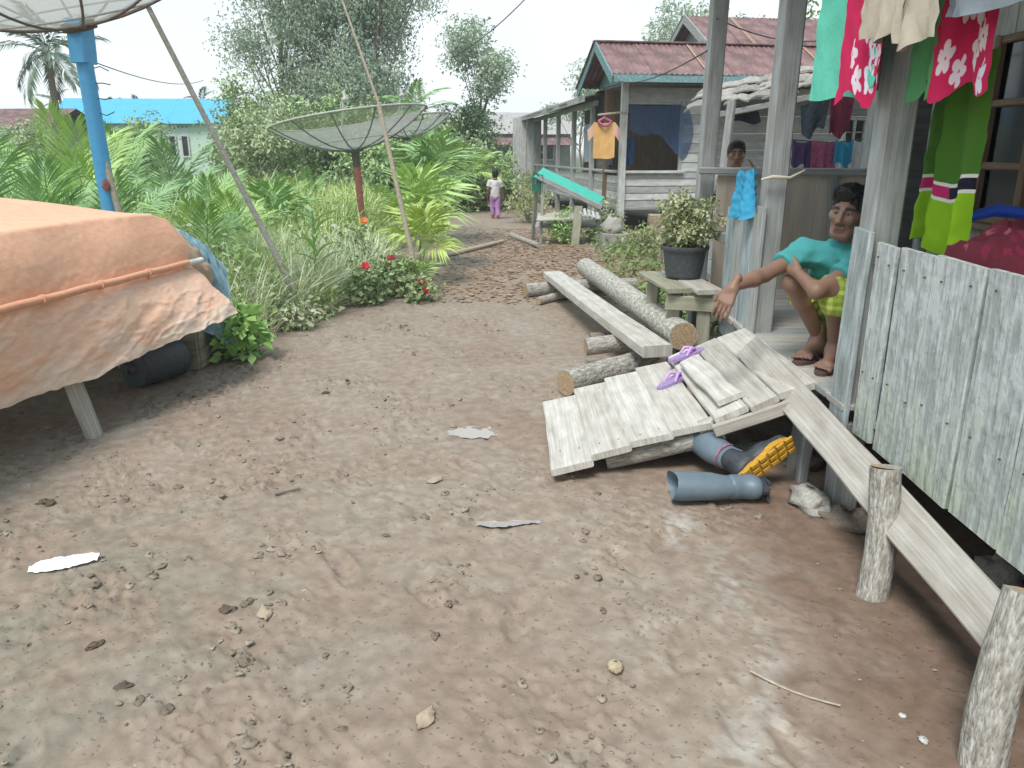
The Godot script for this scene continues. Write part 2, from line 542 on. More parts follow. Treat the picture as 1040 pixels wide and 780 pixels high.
func build_materials() -> void:
	# weathered wood: grain runs along u
	var g1 := noise_bytes(512, 512, 0.09, 3, 3, FastNoiseLite.TYPE_SIMPLEX_SMOOTH, 24, 512)
	var g2 := noise_bytes(512, 512, 0.02, 4, 2, FastNoiseLite.TYPE_SIMPLEX_SMOOTH, 40, 512)
	var g3 := noise_bytes(512, 512, 0.012, 5, 3)
	var g4 := noise_bytes(512, 512, 0.12, 6, 2)
	T.wood = mix_tex(512, 512, [g1, g2, g3, g4], [0.45, 0.35, 0.45, 0.12], Color(0.74, 0.72, 0.69), Color(1, 1, 1), 1.8, 1.15)
	# worn paint flaking off boards
	var p1 := noise_bytes(512, 512, 0.03, 13, 4, FastNoiseLite.TYPE_SIMPLEX_SMOOTH, 180, 512)
	var p2 := noise_bytes(512, 512, 0.007, 14, 4)
	T.paint = mix_tex(512, 512, [p1, p2, g1, g4], [0.6, 0.6, 0.25, 0.2], Color(0.68, 0.69, 0.67), Color(1, 1, 1), 2.0, 1.4)
	# bark and rough logs
	var b1 := noise_bytes(512, 512, 0.035, 23, 4)
	var b2 := noise_bytes(512, 512, 0.09, 24, 3)
	T.bark = mix_tex(512, 512, [b1, b2], [0.7, 0.5], Color(0.6, 0.57, 0.53), Color(1, 1, 1), 4.0, 1.3)
	# mud
	var m1 := noise_bytes(1024, 1024, 0.055, 33, 4)
	var m2 := noise_bytes(1024, 1024, 0.018, 34, 4)
	var m3 := noise_bytes(1024, 1024, 0.25, 35, 2)
	for i in m1.size():
		var pit := maxf(0.0, (m1[i] - 178) * 1.0) * (1.0 if m2[i] > 118 else 0.35)
		m1[i] = int(clampf(128.0 - pit * 2.6 + (m2[i] - 128) * 0.10, 0.0, 255.0))
	T.mud = mix_tex(1024, 1024, [m1, m2, m3], [1.0, 0.35, 0.10], Color(0.70, 0.675, 0.65), Color(1, 1, 1), 3.0, 1.25)
	# plastic tarp: woven tape with scuffs
	var t2 := noise_bytes(512, 512, 0.012, 44, 5)
	var t3 := noise_bytes(512, 512, 0.06, 45, 3, FastNoiseLite.TYPE_SIMPLEX_SMOOTH, 256, 512)
	T.tarp = mix_tex(512, 512, [t2, t3, g4], [0.6, 0.4, 0.15], Color(0.90, 0.895, 0.89), Color(1, 1, 1), 1.6, 1.2)
	T.fine = mix_tex(256, 256, [noise_bytes(256, 256, 0.05, 51, 4), noise_bytes(256, 256, 0.3, 52, 1)], [0.8, 0.5], Color(0.72, 0.71, 0.70), Color(1, 1, 1), 3.0, 1.4)
	T.cloth = mix_tex(256, 256, [noise_bytes(256, 256, 0.03, 57, 4), noise_bytes(256, 256, 0.35, 58, 1)], [0.6, 0.4], Color(0.90, 0.90, 0.90), Color(1, 1, 1), 1.5, 1.2)
	T.stain = mix_tex(256, 256, [noise_bytes(256, 256, 0.02, 55, 5), noise_bytes(256, 256, 0.15, 56, 2)], [0.9, 0.3], Color(0.62, 0.60, 0.60), Color(1, 1, 1), 2.0, 1.5)
	M.ground = mat(Color.WHITE, 0.82, T.mud, 0.8)
	M.ground.vertex_color_use_as_albedo = true
	M.pale = mat(lin(0.66, 0.645, 0.61), 0.85, T.wood, 0.9)
	M.pale2 = mat(lin(0.56, 0.54, 0.50), 0.85, T.wood, 0.9)
	M.pale3 = mat(lin(0.72, 0.71, 0.68), 0.85, T.wood, 0.9)
	M.grey = mat(lin(0.44, 0.465, 0.47), 0.85, T.wood, 1.0)
	M.grey2 = mat(lin(0.36, 0.38, 0.385), 0.85, T.wood, 1.0)
	M.dark = mat(lin(0.30, 0.27, 0.24), 0.85, T.wood, 1.0)
	M.panel = mat(lin(0.44, 0.51, 0.545), 0.8, T.paint, 0.8)
	M.panel2 = mat(lin(0.48, 0.54, 0.56), 0.8, T.paint, 0.8)
	M.post = mat(lin(0.46, 0.49, 0.50), 0.85, T.wood, 1.0)
	M.white_board = mat(lin(0.66, 0.69, 0.69), 0.85, T.wood, 0.8)
	M.ply = mat(lin(0.50, 0.43, 0.36), 0.85, T.wood, 0.4)
	M.brown = mat(lin(0.22, 0.145, 0.095), 0.8, T.wood, 0.8)
	M.log = mat(lin(0.55, 0.55, 0.52), 0.9, T.bark, 1.0)
	M.log_dark = mat(lin(0.36, 0.30, 0.26), 0.9, T.bark, 1.0)
	M.log_end = mat(lin(0.52, 0.38, 0.24), 0.9, T.fine, 0.5, 3.0)
	M.bamboo = mat(lin(0.58, 0.51, 0.40), 0.6, T.fine, 0.3, 2.0)
	M.stone = mat(lin(0.42, 0.41, 0.39), 0.9, T.fine, 1.0, 3.0)
	M.concrete = mat(lin(0.52, 0.51, 0.47), 0.9, T.fine, 1.0, 3.0)
	M.clod = mat(lin(0.27, 0.215, 0.17), 0.9, T.fine, 1.0, 6.0)
	M.rust_roof = mat(lin(0.29, 0.165, 0.16), 0.6, T.stain, 0.2, 0.45)
	M.rust_streak = mat(lin(0.55, 0.36, 0.25), 0.7, T.fine, 0.2, 1.3)
	M.teal = mat(lin(0.22, 0.38, 0.40), 0.7, T.fine, 0.3, 1.0)
	M.wire = mat(lin(0.06, 0.06, 0.06), 0.6)
	M.rust_nail = mat(lin(0.13, 0.075, 0.05), 0.8)
	M.white = mat(lin(0.75, 0.77, 0.76), 0.7, T.fine, 0.2, 1.0)
	M.dark_metal = mat(lin(0.10, 0.09, 0.085), 0.5, null, 1.0, 0.0, 0.4)
	# panel boards: worn grey paint with green algae spreading from the lower ends
	for k in 3: M["moss%d" % k] = panel_mat(k)
	for k in 3: M["ply%d" % k] = ply_mat(k)
	M.thatch = mat(lin(0.56, 0.55, 0.52), 0.95, T.bark, 1.0)
	M.thatch2 = mat(lin(0.42, 0.41, 0.39), 0.95, T.bark, 1.0)
	M.dark_roof = mat(lin(0.22, 0.19, 0.17), 0.7, T.fine, 0.3, 0.9)
	M.pale_roof = mat(lin(0.55, 0.53, 0.52), 0.6, T.fine, 0.3, 0.6)
	M.blue_roof = mat(lin(0.10, 0.46, 0.76), 0.5, T.cloth, 0.1, 0.4)
	M.mint = mat(lin(0.60, 0.78, 0.64), 0.85, T.cloth, 0.2, 0.5)
	M.rust_red = mat(lin(0.42, 0.12, 0.12), 0.7, T.fine, 0.2, 1.0)
	M.glass = mat(lin(0.03, 0.035, 0.04), 0.08)
	M.net = mat(lin(0.06, 0.15, 0.33), 0.9, T.fine, 1.0)
	M.net.transparency = BaseMaterial3D.TRANSPARENCY_ALPHA
	M.net.albedo_color.a = 0.55
	M.lilac = mat(lin(0.46, 0.33, 0.66), 0.7, T.fine, 0.2, 4.0)
	M.lilac2 = mat(lin(0.55, 0.33, 0.72), 0.6)
	M.log_pale = mat(lin(0.66, 0.66, 0.62), 0.95, T.bark, 1.0)
	M.moss_wood = mat(lin(0.40, 0.40, 0.31), 0.9, T.wood, 1.0)
	M.pot = mat(lin(0.085, 0.10, 0.115), 0.55, T.fine, 0.2, 3.0)
	M.leaf = leaf_mat(Color.WHITE, 0.4, 0.6)
	M.sack = mat(lin(0.52, 0.37, 0.26), 0.9, T.tarp, 0.8, 1.5)
	M.tarp = mat(Color.WHITE, 0.6, T.tarp, 0.7)
	M.tarp.vertex_color_use_as_albedo = true
	M.tarp.backlight_enabled = true
	M.tarp.backlight = Color(0.25, 0.2, 0.15)
	M.tarp_roll = mat(lin(0.76, 0.38, 0.23), 0.7, T.tarp, 0.8, 3.0)
	M.blue_tarp = mat(lin(0.30, 0.50, 0.60), 0.6, T.tarp, 0.8)
	M.dish_mesh = mat(lin(0.50, 0.51, 0.51), 0.6)
	M.dish_mesh.transparency = BaseMaterial3D.TRANSPARENCY_ALPHA
	M.dish_mesh.albedo_color.a = 0.52
	M.dish_rim = mat(lin(0.58, 0.58, 0.56), 0.5, T.fine, 0.2, 2.0)
	M.rib_brown = mat(lin(0.20, 0.14, 0.13), 0.6, T.fine, 0.2, 2.0)
	M.rib_grey = mat(lin(0.24, 0.26, 0.25), 0.6, T.fine, 0.2, 2.0)
	M.blue_paint = mat(lin(0.10, 0.42, 0.78), 0.55, T.cloth, 0.3, 2.0)
	M.red_pole = mat(lin(0.50, 0.17, 0.15), 0.7, T.fine, 0.4, 2.0)
	M.grey_pole = mat(lin(0.52, 0.50, 0.46), 0.8, T.fine, 0.4, 2.0)
	M.palm_dark = leaf_mat(lin(0.14, 0.21, 0.15), 0.3)
	M.palm_mid = leaf_mat(lin(0.32, 0.52, 0.21), 0.5)
	M.palm_lime = leaf_mat(lin(0.45, 0.64, 0.22), 0.5)
	M.palm_yellow = leaf_mat(lin(0.50, 0.64, 0.17), 0.5)
	M.fern_dark = leaf_mat(lin(0.29, 0.46, 0.23), 0.5)
	M.stem = mat(lin(0.22, 0.20, 0.11), 0.8)
	M.stem_green = mat(lin(0.18, 0.28, 0.09), 0.7)
	M.red_flower = leaf_mat(lin(0.62, 0.035, 0.06), 0.4)
	M.pink_flower = leaf_mat(lin(0.80, 0.10, 0.16), 0.4)
	M.orange_flower = leaf_mat(lin(0.75, 0.25, 0.08), 0.4)
	M.beige = mat(lin(0.56, 0.50, 0.40), 0.95, T.cloth, 0.4, 6.0)
	M.slate = mat(lin(0.26, 0.31, 0.35), 0.95, T.cloth, 0.4, 6.0)
	M.green_cloth = mat(lin(0.10, 0.34, 0.13), 0.95, T.cloth, 0.4, 6.0)
	M.maroon = mat(lin(0.16, 0.02, 0.05), 0.95, T.cloth, 0.4, 6.0)
	M.blue_plastic = mat(lin(0.03, 0.10, 0.55), 0.4)
	M.sky_cloth = mat(lin(0.05, 0.38, 0.62), 0.95, T.cloth, 0.4, 6.0)
	M.cream = mat(lin(0.62, 0.58, 0.46), 0.95)
	M.purple = mat(lin(0.14, 0.08, 0.22), 0.95, T.cloth, 0.4, 6.0)
	M.pink_cloth = mat(lin(0.62, 0.16, 0.30), 0.9, T.fine, 0.5)
	M.white_cloth = mat(lin(0.66, 0.64, 0.66), 0.95, T.cloth, 0.4, 6.0)
	M.plum = mat(lin(0.22, 0.11, 0.16), 0.95, T.cloth, 0.4, 6.0)
	M.dark_cloth = mat(lin(0.045, 0.06, 0.08), 0.95, T.cloth, 0.4, 6.0)
	M.orange_shirt = mat(lin(0.78, 0.46, 0.17), 0.95, T.cloth, 0.4, 6.0)
	M.peach = mat(lin(0.72, 0.45, 0.36), 0.95, T.cloth, 0.4, 6.0)
	M.teal_sheet = mat(lin(0.06, 0.45, 0.36), 0.6, T.tarp, 0.5)
	M.dark_green = mat(lin(0.03, 0.14, 0.09), 0.95, T.cloth, 0.4, 6.0)
	M.tan = mat(lin(0.48, 0.40, 0.31), 0.9, T.fine, 0.5)
	M.boot = mat(lin(0.15, 0.205, 0.25), 0.45, T.cloth, 0.5, 3.0)
	M.boot_dark = mat(lin(0.055, 0.065, 0.08), 0.5, T.fine, 0.3, 4.0)
	M.sole = mat(lin(0.72, 0.40, 0.03), 0.6, T.fine, 0.4, 6.0)
	M.puddle = mat(lin(0.40, 0.37, 0.33), 0.16)
	M.clod_dark = mat(lin(0.17, 0.13, 0.10), 0.9, T.fine, 1.0, 6.0)
	M.shell = mat(lin(0.62, 0.52, 0.36), 0.8, T.fine, 1.0, 8.0)
	M.white_plastic = mat(lin(0.80, 0.82, 0.84), 0.4)
	M.white_plastic.backlight_enabled = true
	M.white_plastic.backlight = Color(0.4, 0.4, 0.4)
	M.grey_plastic = mat(lin(0.36, 0.34, 0.33), 0.5)
	M.straw = mat(lin(0.38, 0.31, 0.23), 0.85)
	M.crumb = mat(Color.WHITE, 0.9)
	M.crumb.vertex_color_use_as_albedo = true
	M.skin = mat(Color.WHITE, 0.5, [null, T.fine[1]], 0.25, 12.0)
	M.skin.vertex_color_use_as_albedo = true
	M.skin.subsurf_scatter_enabled = true
	M.skin.subsurf_scatter_strength = 0.1
	M.hair = mat(lin(0.012, 0.011, 0.012), 0.5)
	M.teal_shirt = mat(lin(0.065, 0.35, 0.35), 0.95, T.cloth, 0.4, 5.0)
	M.check = mat(Color.WHITE, 0.95, check_tex(), 1.0, 7.0)
	M.sandal = mat(lin(0.10, 0.055, 0.055), 0.7)
	M.white_shirt = mat(lin(0.78, 0.77, 0.77), 0.95, T.fine, 0.4, 3.0)
	M.lilac_trousers = mat(lin(0.55, 0.30, 0.60), 0.95, T.fine, 0.4, 3.0)
	M.blue_cloth = mat(lin(0.06, 0.12, 0.3), 0.9, T.fine, 0.5)

# boards run bottom (u=0) to top; algae clings low, in ragged patches
func panel_mat(k: int) -> StandardMaterial3D:
	var w := 512; var h := 256
	var a := noise_bytes(w, h, 0.03, 61 + k, 4)
	var b := noise_bytes(w, h, 0.05, 71 + k, 4, FastNoiseLite.TYPE_SIMPLEX_SMOOTH, 90, 256)
	var e := noise_bytes(w, h, 0.008, 81 + k, 3)
	var out := PackedByteArray(); out.resize(w * h * 3)
	var g := PackedByteArray(); g.resize(w * h)
	for i in w * h:
		var x := i % w
		var f := clampf(0.5 + ((a[i] - 128) * 0.6 + (b[i] - 128) * 0.9 + (e[i] - 128) * 0.5) * 1.45 / 255.0, 0.0, 1.0)
		var c := Color(0.62, 0.645, 0.64).lerp(Color(0.75, 0.775, 0.775), f)
		var al := clampf((0.20 - float(x) / w) * 3.0 + (e[i] - 128) * 0.0035 + (a[i] - 128) * 0.003, 0.0, 1.0) * 0.32
		c = c.lerp(Color(0.60, 0.66, 0.44), al)
		out[i * 3] = int(c.r * 255); out[i * 3 + 1] = int(c.g * 255); out[i * 3 + 2] = int(c.b * 255)
		g[i] = int(f * 255)
	var m := mat(Color.WHITE, 0.85, [make_tex(w, h, out), make_normal(w, h, g, 3.0)], 0.8)
	return m

func check_tex() -> Array:
	var im := Image.create_empty(128, 128, false, Image.FORMAT_RGB8)
	for y in 128:
		for x in 128:
			var a := 1.0 if (x / 16) % 4 == 0 else 0.45 if (x / 16) % 4 == 2 else 0.0
			var b := 1.0 if (y / 16) % 4 == 0 else 0.45 if (y / 16) % 4 == 2 else 0.0
			var f := (a + b) * 0.5
			im.set_pixel(x, y, Color(0.44, 0.55, 0.16).lerp(Color(0.80, 0.82, 0.45), f))
	return [ImageTexture.create_from_image(im), null]

func ply_mat(k: int) -> StandardMaterial3D:
	var w := 256; var h := 256
	var a := noise_bytes(w, h, 0.012, 91 + k, 4, FastNoiseLite.TYPE_SIMPLEX_SMOOTH, 128, 256)
	var b := noise_bytes(w, h, 0.05, 95 + k, 3, FastNoiseLite.TYPE_SIMPLEX_SMOOTH, 30, 256)
	var t := mix_tex(w, h, [a, b], [0.8, 0.3], Color(0.66, 0.61, 0.56), Color(0.80, 0.76, 0.70), 0.6, 1.2)
	return mat(Color.WHITE, 0.85, t, 0.4)

func build_sky() -> void:
	var cam := Camera3D.new()
	cam.name = "camera"
	cam.position = Vector3(0, 1.45, 0)
	cam.rotation = Vector3(-atan(235.0 / 780.0), 0, 0)
	cam.fov = rad_to_deg(2.0 * atan(390.0 / 780.0))
	cam.far = 500.0
	add_child(cam)
	cam.current = true
	var env := Environment.new()
	env.background_mode = Environment.BG_SKY
	var sk := ProceduralSkyMaterial.new()
	sk.sky_top_color = Color(0.77, 0.885, 0.945)
	sk.sky_horizon_color = Color(0.97, 0.985, 0.99)
	sk.sky_curve = 0.25
	sk.ground_horizon_color = Color(0.85, 0.87, 0.86)
	sk.ground_bottom_color = Color(0.45, 0.42, 0.38)
	sk.sky_energy_multiplier = 0.69
	sk.sun_angle_max = 1.0
	var clouds := NoiseTexture2D.new()
	clouds.width = 1024; clouds.height = 512; clouds.seamless = true
	var cn := FastNoiseLite.new()
	cn.seed = 77; cn.frequency = 0.004; cn.fractal_octaves = 4
	clouds.noise = cn
	var ramp := Gradient.new()
	ramp.offsets = PackedFloat32Array([0.35, 0.75]); ramp.colors = PackedColorArray([Color(1, 1, 1, 0.0), Color(1, 1, 1, 0.16)])
	clouds.color_ramp = ramp
	sk.sky_cover = clouds
	sk.sky_cover_modulate = Color(1, 1, 1, 1)
	var sky := Sky.new()
	sky.sky_material = sk
	env.sky = sky
	env.tonemap_mode = Environment.TONE_MAPPER_LINEAR
	env.tonemap_exposure = 2.5
	env.sdfgi_enabled = true; env.ssao_enabled = true; env.ssil_enabled = true
	env.fog_enabled = true
	env.fog_density = 0.002
	env.fog_light_color = Color(0.88, 0.94, 0.95)
	var we := WorldEnvironment.new()
	we.name = "world"
	we.environment = env
	add_child(we)
	var sun := DirectionalLight3D.new()
	sun.name = "sun"
	sun.light_color = Color(1.0, 0.985, 0.965)
	sun.light_energy = 0.45
	sun.light_angular_distance = 22.0
	sun.rotation_degrees = Vector3(-58, -25, 0)
	sun.shadow_enabled = true
	add_child(sun)

func begin(sd: int) -> void:
	rng.seed = sd
	W = Transform3D()

func _ready() -> void:
	rng.seed = 20240
	n1.frequency = 0.03; n1.seed = 5
	n2.frequency = 1.0; n2.seed = 9; n2.noise_type = FastNoiseLite.TYPE_SIMPLEX_SMOOTH; n2.fractal_octaves = 2
	n3.frequency = 1.0; n3.seed = 15; n3.fractal_octaves = 3
	build_sky()
	build_materials()
	for i in 30: prints.append(V(rr(-2.0, 0.75), rr(0.9, 2.2), rr(-5.2, -1.4)))
	build_ground()
	build_porch_house()
	build_neighbour_house()
	build_red_roof_house()
	build_far_houses()
	build_ramp()
	build_logs()
	build_bench()
	build_rail()
	build_cart()
	build_dishes()
	build_poles()
	build_trees()
	build_plants()
	build_laundry()
	build_rack()
	build_boots()
	build_litter()
	build_man()
	build_children()

# corrugated sheet: length (down the slope) on z, width on x, top up
func corrugated(w: float, L: float, pitch := 0.09, amp := 0.012) -> ArrayMesh:
	var cols := int(w / pitch) * 4
	var mb := MB.new()
	var p := []; var us := PackedVector2Array()
	for r in 3:
		for k in cols + 1:
			var x := w * k / cols
			p.append(Vector3(x, amp * sin(TAU * x / pitch) - 0.01 * sin(r * PI * 0.5) * 0.4, L * r / 2.0)); us.append(Vector2(x, L * r / 2.0))
	mb.grid(p, us, 3, cols + 1)
	return mb.mesh()

# lays corrugated sheets side by side from a (ridge start) along dx, sloping to drop
func roof_sheets(parent: Node, a: Vector3, b: Vector3, drop: Vector3, m: Material, sheet_w := 0.8, streaks: Array = []) -> void:
	var n := int(ceil(a.distance_to(b) / sheet_w))
	var x := (b - a).normalized()
	var z := drop.normalized()
	var y := z.cross(x).normalized()
	var w := a.distance_to(b) / n
	for i in n:
		var me := corrugated(w + 0.05, drop.length() * rr(0.99, 1.02), (w + 0.05) / roundf((w + 0.05) / 0.1))
		var mm: Material = m
		put(parent, "roof_sheet", me, mm, Transform3D(Basis(x, y, z), a + x * w * i + y * (0.006 if i % 2 else 0.0)))
	for s in streaks:
		put(parent, "rust_strip", corrugated(0.08, drop.length() * 0.97, 0.08), M.rust_streak, Transform3D(Basis(x, y, z), a + x * s + y * 0.012 + z * 0.02))

func build_porch_house() -> void:
	begin(101)
	var h := thing("stilt_house", "grey wooden stilt house with boarded porch, laundry hanging along its edge", "house", V(1.4, 0, -3.0))
	# posts: square timber, wider below the rail
	for z in [-3.07, -4.38, -5.95]:
		plank(h, "post", V(1.44, 0.42, z), V(1.47, 2.86, z - 0.02), 0.115, 0.115, M.post, Vector3.RIGHT, 0.003, 6)
		if z > -5: plank(h, "post_cladding", V(1.375, 0.36, z + 0.01), V(1.385, 1.16, z + 0.01), 0.15, 0.025, M.panel2 if z > -4 else M.post, Vector3.LEFT, 0.003)
	plank(h, "post", V(1.44, 0.42, 0.4), V(1.46, 2.86, 0.4), 0.115, 0.115, M.post, Vector3.RIGHT)
	# stumps under the floor
	for p in [[1.42, -3.05], [1.42, -4.4], [1.44, -5.9], [1.43, -1.2], [2.5, -3.05], [2.5, -4.5], [2.5, -5.9], [2.5, -1.2], [1.43, 0.4], [2.5, 0.4]]:
		plank(h, "stump", V(p[0], -0.15, p[1]), V(p[0], 0.37, p[1]), 0.11, 0.11, M.grey2, Vector3.RIGHT)
	plank(h, "stump", V(1.33, -0.1, -3.32), V(1.35, 0.40, -3.32), 0.16, 0.05, M.grey, Vector3.LEFT, 0.006)
	# bearers and floor boards
	plank(h, "bearer", V(1.47, 0.385, 0.7), V(1.47, 0.385, -6.0), 0.06, 0.09, M.grey2, Vector3.UP)
	plank(h, "bearer", V(2.5, 0.385, 0.7), V(2.5, 0.385, -6.0), 0.06, 0.09, M.grey2, Vector3.UP)
	for i in 36:
		var z := 0.6 - i * 0.184
		plank(h, "floor_board", V(1.40 if z > -3.0 else 1.36, 0.443 + rr(0, 0.003), z), V(2.58, 0.443, z), 0.176, 0.026, M.pale2 if i % 3 else M.grey, Vector3.UP, 0.003, 1)
	# rail panel boards, near part
	var z := -2.945
	var ws := [0.15, 0.24, 0.27, 0.25, 0.28, 0.26, 0.25, 0.27, 0.26, 0.25, 0.27, 0.26]
	var gaps := [0.035, 0.003, 0.022, 0.003, 0.004, 0.02, 0.003, 0.004, 0.015, 0.003, 0.004, 0.01]
	from_u = 0.0
	nail_mesh = lathe([Vector2(0, 0.003), Vector2(0.003, 0.0025), Vector2(0.0035, 0.0), Vector2(0.0035, -0.004)], 7)
	for i in ws.size():
		var c: float = z + ws[i] * 0.5
		var bo := plank(h, "panel_board", V(1.395 + rr(0, 0.004), 0.36 + rr(-0.004, 0.004), c), V(1.393 + rr(0, 0.004), 1.125 + rr(-0.004, 0.004), c), ws[i], 0.022, M["moss%d" % (i % 3)], Vector3.LEFT, 0.0025, 3)
		for yy in [0.62, 1.06]:
			for k in 2: put(bo, "nail", nail_mesh, M.rust_nail, Transform3D(Basis(Vector3.BACK, PI / 2), V(1.3815, yy + rr(-0.015, 0.015), c + (k - 0.5) * ws[i] * 0.6)))
		z += ws[i] + gaps[i]
	from_u = -1.0
	plank(h, "rail", V(1.425, 1.06, -3.0), V(1.425, 1.06, 0.3), 0.07, 0.035, M.grey2, Vector3.LEFT)
	plank(h, "rail", V(1.425, 0.62, -3.0), V(1.425, 0.62, 0.3), 0.07, 0.035, M.grey2, Vector3.LEFT)
	# rail panel past the entry
	z = -4.50
	for w in [0.17, 0.19, 0.18]:
		plank(h, "panel_board", V(1.40, 0.30, z - w * 0.5), V(1.40, 1.12, z - w * 0.5), w, 0.024, M.panel if w != 0.19 else M.post, Vector3.LEFT, 0.004)
		z -= w + 0.008
	plank(h, "rail", V(1.43, 0.9, -4.4), V(1.43, 0.9, -5.95), 0.07, 0.03, M.grey2, Vector3.LEFT)
	# half wall of stained plywood at the far end
	for k in 3:
		plank(h, "wall_panel", V(1.50 + k * 0.365 + 0.18, 0.46, -5.80), V(1.50 + k * 0.365 + 0.18, 1.29, -5.80), 0.36, 0.012, M["ply%d" % k], Vector3.BACK, 0.002, 2)
	plank(h, "rail_cap", V(1.36, 1.325, -5.79), V(2.62, 1.315, -5.79), 0.09, 0.05, M.grey, Vector3.UP)
	plank(h, "batten", V(2.33, 1.30, -5.765), V(2.38, 0.55, -5.76), 0.055, 0.03, M.grey2, Vector3.BACK)
	# house wall with a door and a window
	z = 0.6
	for i in 36:
		var w := 0.18
		var c := z - w * 0.5
		var lo := 0.45; var hi := 2.95
		if c < -4.95 and c > -5.62:
			plank(h, "wall_board", V(2.62, 2.32, c), V(2.62, hi, c), w, 0.02, M.grey2, Vector3.LEFT, 0.002, 1)
		elif c < -3.12 and c > -4.42:
			plank(h, "wall_board", V(2.62, lo, c), V(2.62, 1.10, c), w, 0.02, M.grey, Vector3.LEFT, 0.002, 1)
			plank(h, "wall_board", V(2.62, 2.02, c), V(2.62, hi, c), w, 0.02, M.grey, Vector3.LEFT, 0.002, 1)
		else:
			plank(h, "wall_board", V(2.62, lo, c), V(2.62, hi, c), w, 0.02, M.grey if i % 2 else M.grey2, Vector3.LEFT, 0.002, 1)
		z -= w + 0.003
	var win := Node3D.new()
	win.name = "window"
	h.add_child(win, true)
	for zz in [-4.42, -4.02, -3.60, -3.14]: plank(win, "mullion", V(2.60, 1.08, zz), V(2.60, 2.04, zz), 0.055, 0.06, M.brown, Vector3.LEFT)
	for yy in [1.10, 1.38, 1.70, 2.02]: plank(win, "muntin", V(2.605, yy, -4.42), V(2.605, yy, -3.14), 0.04, 0.045, M.brown, Vector3.LEFT)
	plank(win, "sill", V(2.57, 1.065, -4.5), V(2.57, 1.065, -3.08), 0.10, 0.03, M.brown, Vector3.UP)
	var zc := [-4.42, -4.02, -3.60, -3.14]; var yc := [1.10, 1.38, 1.70, 2.02]
	for a in 3:
		for b in 3:
			plank(win, "pane", V(2.612, (yc[b] + yc[b + 1]) * 0.5, zc[a]), V(2.612, (yc[b] + yc[b + 1]) * 0.5, zc[a + 1]), yc[b + 1] - yc[b], 0.004, M.glass, Vector3.LEFT, 0.0, 1)
	plank(h, "door_frame", V(2.60, 0.45, -4.95), V(2.60, 2.34, -4.95), 0.07, 0.06, M.grey2, Vector3.LEFT)
	plank(h, "door_frame", V(2.60, 0.45, -5.62), V(2.60, 2.34, -5.62), 0.07, 0.06, M.grey2, Vector3.LEFT)
	# room behind
	plank(h, "inner_wall", V(5.4, -0.1, -2.7), V(5.4, 3.3, -2.7), 6.6, 0.04, M.grey2, Vector3.LEFT, 0.0, 1)
	plank(h, "end_wall", V(2.66, 1.7, -6.0), V(5.4, 1.7, -6.0), 2.9, 0.03, M.grey, Vector3.BACK, 0.0, 1)
	plank(h, "end_wall", V(2.66, 1.7, 0.62), V(5.4, 1.7, 0.62), 2.9, 0.03, M.grey, Vector3.BACK, 0.0, 1)
	plank(h, "inner_floor", V(2.66, 0.43, -2.7), V(5.4, 0.43, -2.7), 6.6, 0.03, M.grey2, Vector3.UP, 0.0, 1)
	# roof over porch and room
	plank(h, "roof_beam", V(1.45, 2.91, 0.8), V(1.45, 2.91, -6.05), 0.1, 0.1, M.grey2, Vector3.UP)
	for zz in [0.4, -1.2, -3.0, -4.4, -5.95]: plank(h, "rafter", V(1.2, 2.93, zz), V(4.0, 3.78, zz), 0.05, 0.08, M.grey2, Vector3.UP)
	roof_sheets(h, V(4.0, 3.88, -6.15), V(4.0, 3.88, 0.9), V(-2.9, -0.90, 0), M.rust_roof, 0.8)
	roof_sheets(h, V(4.0, 3.88, 0.9), V(4.0, 3.88, -6.15), V(2.2, -0.70, 0), M.rust_roof, 0.8)

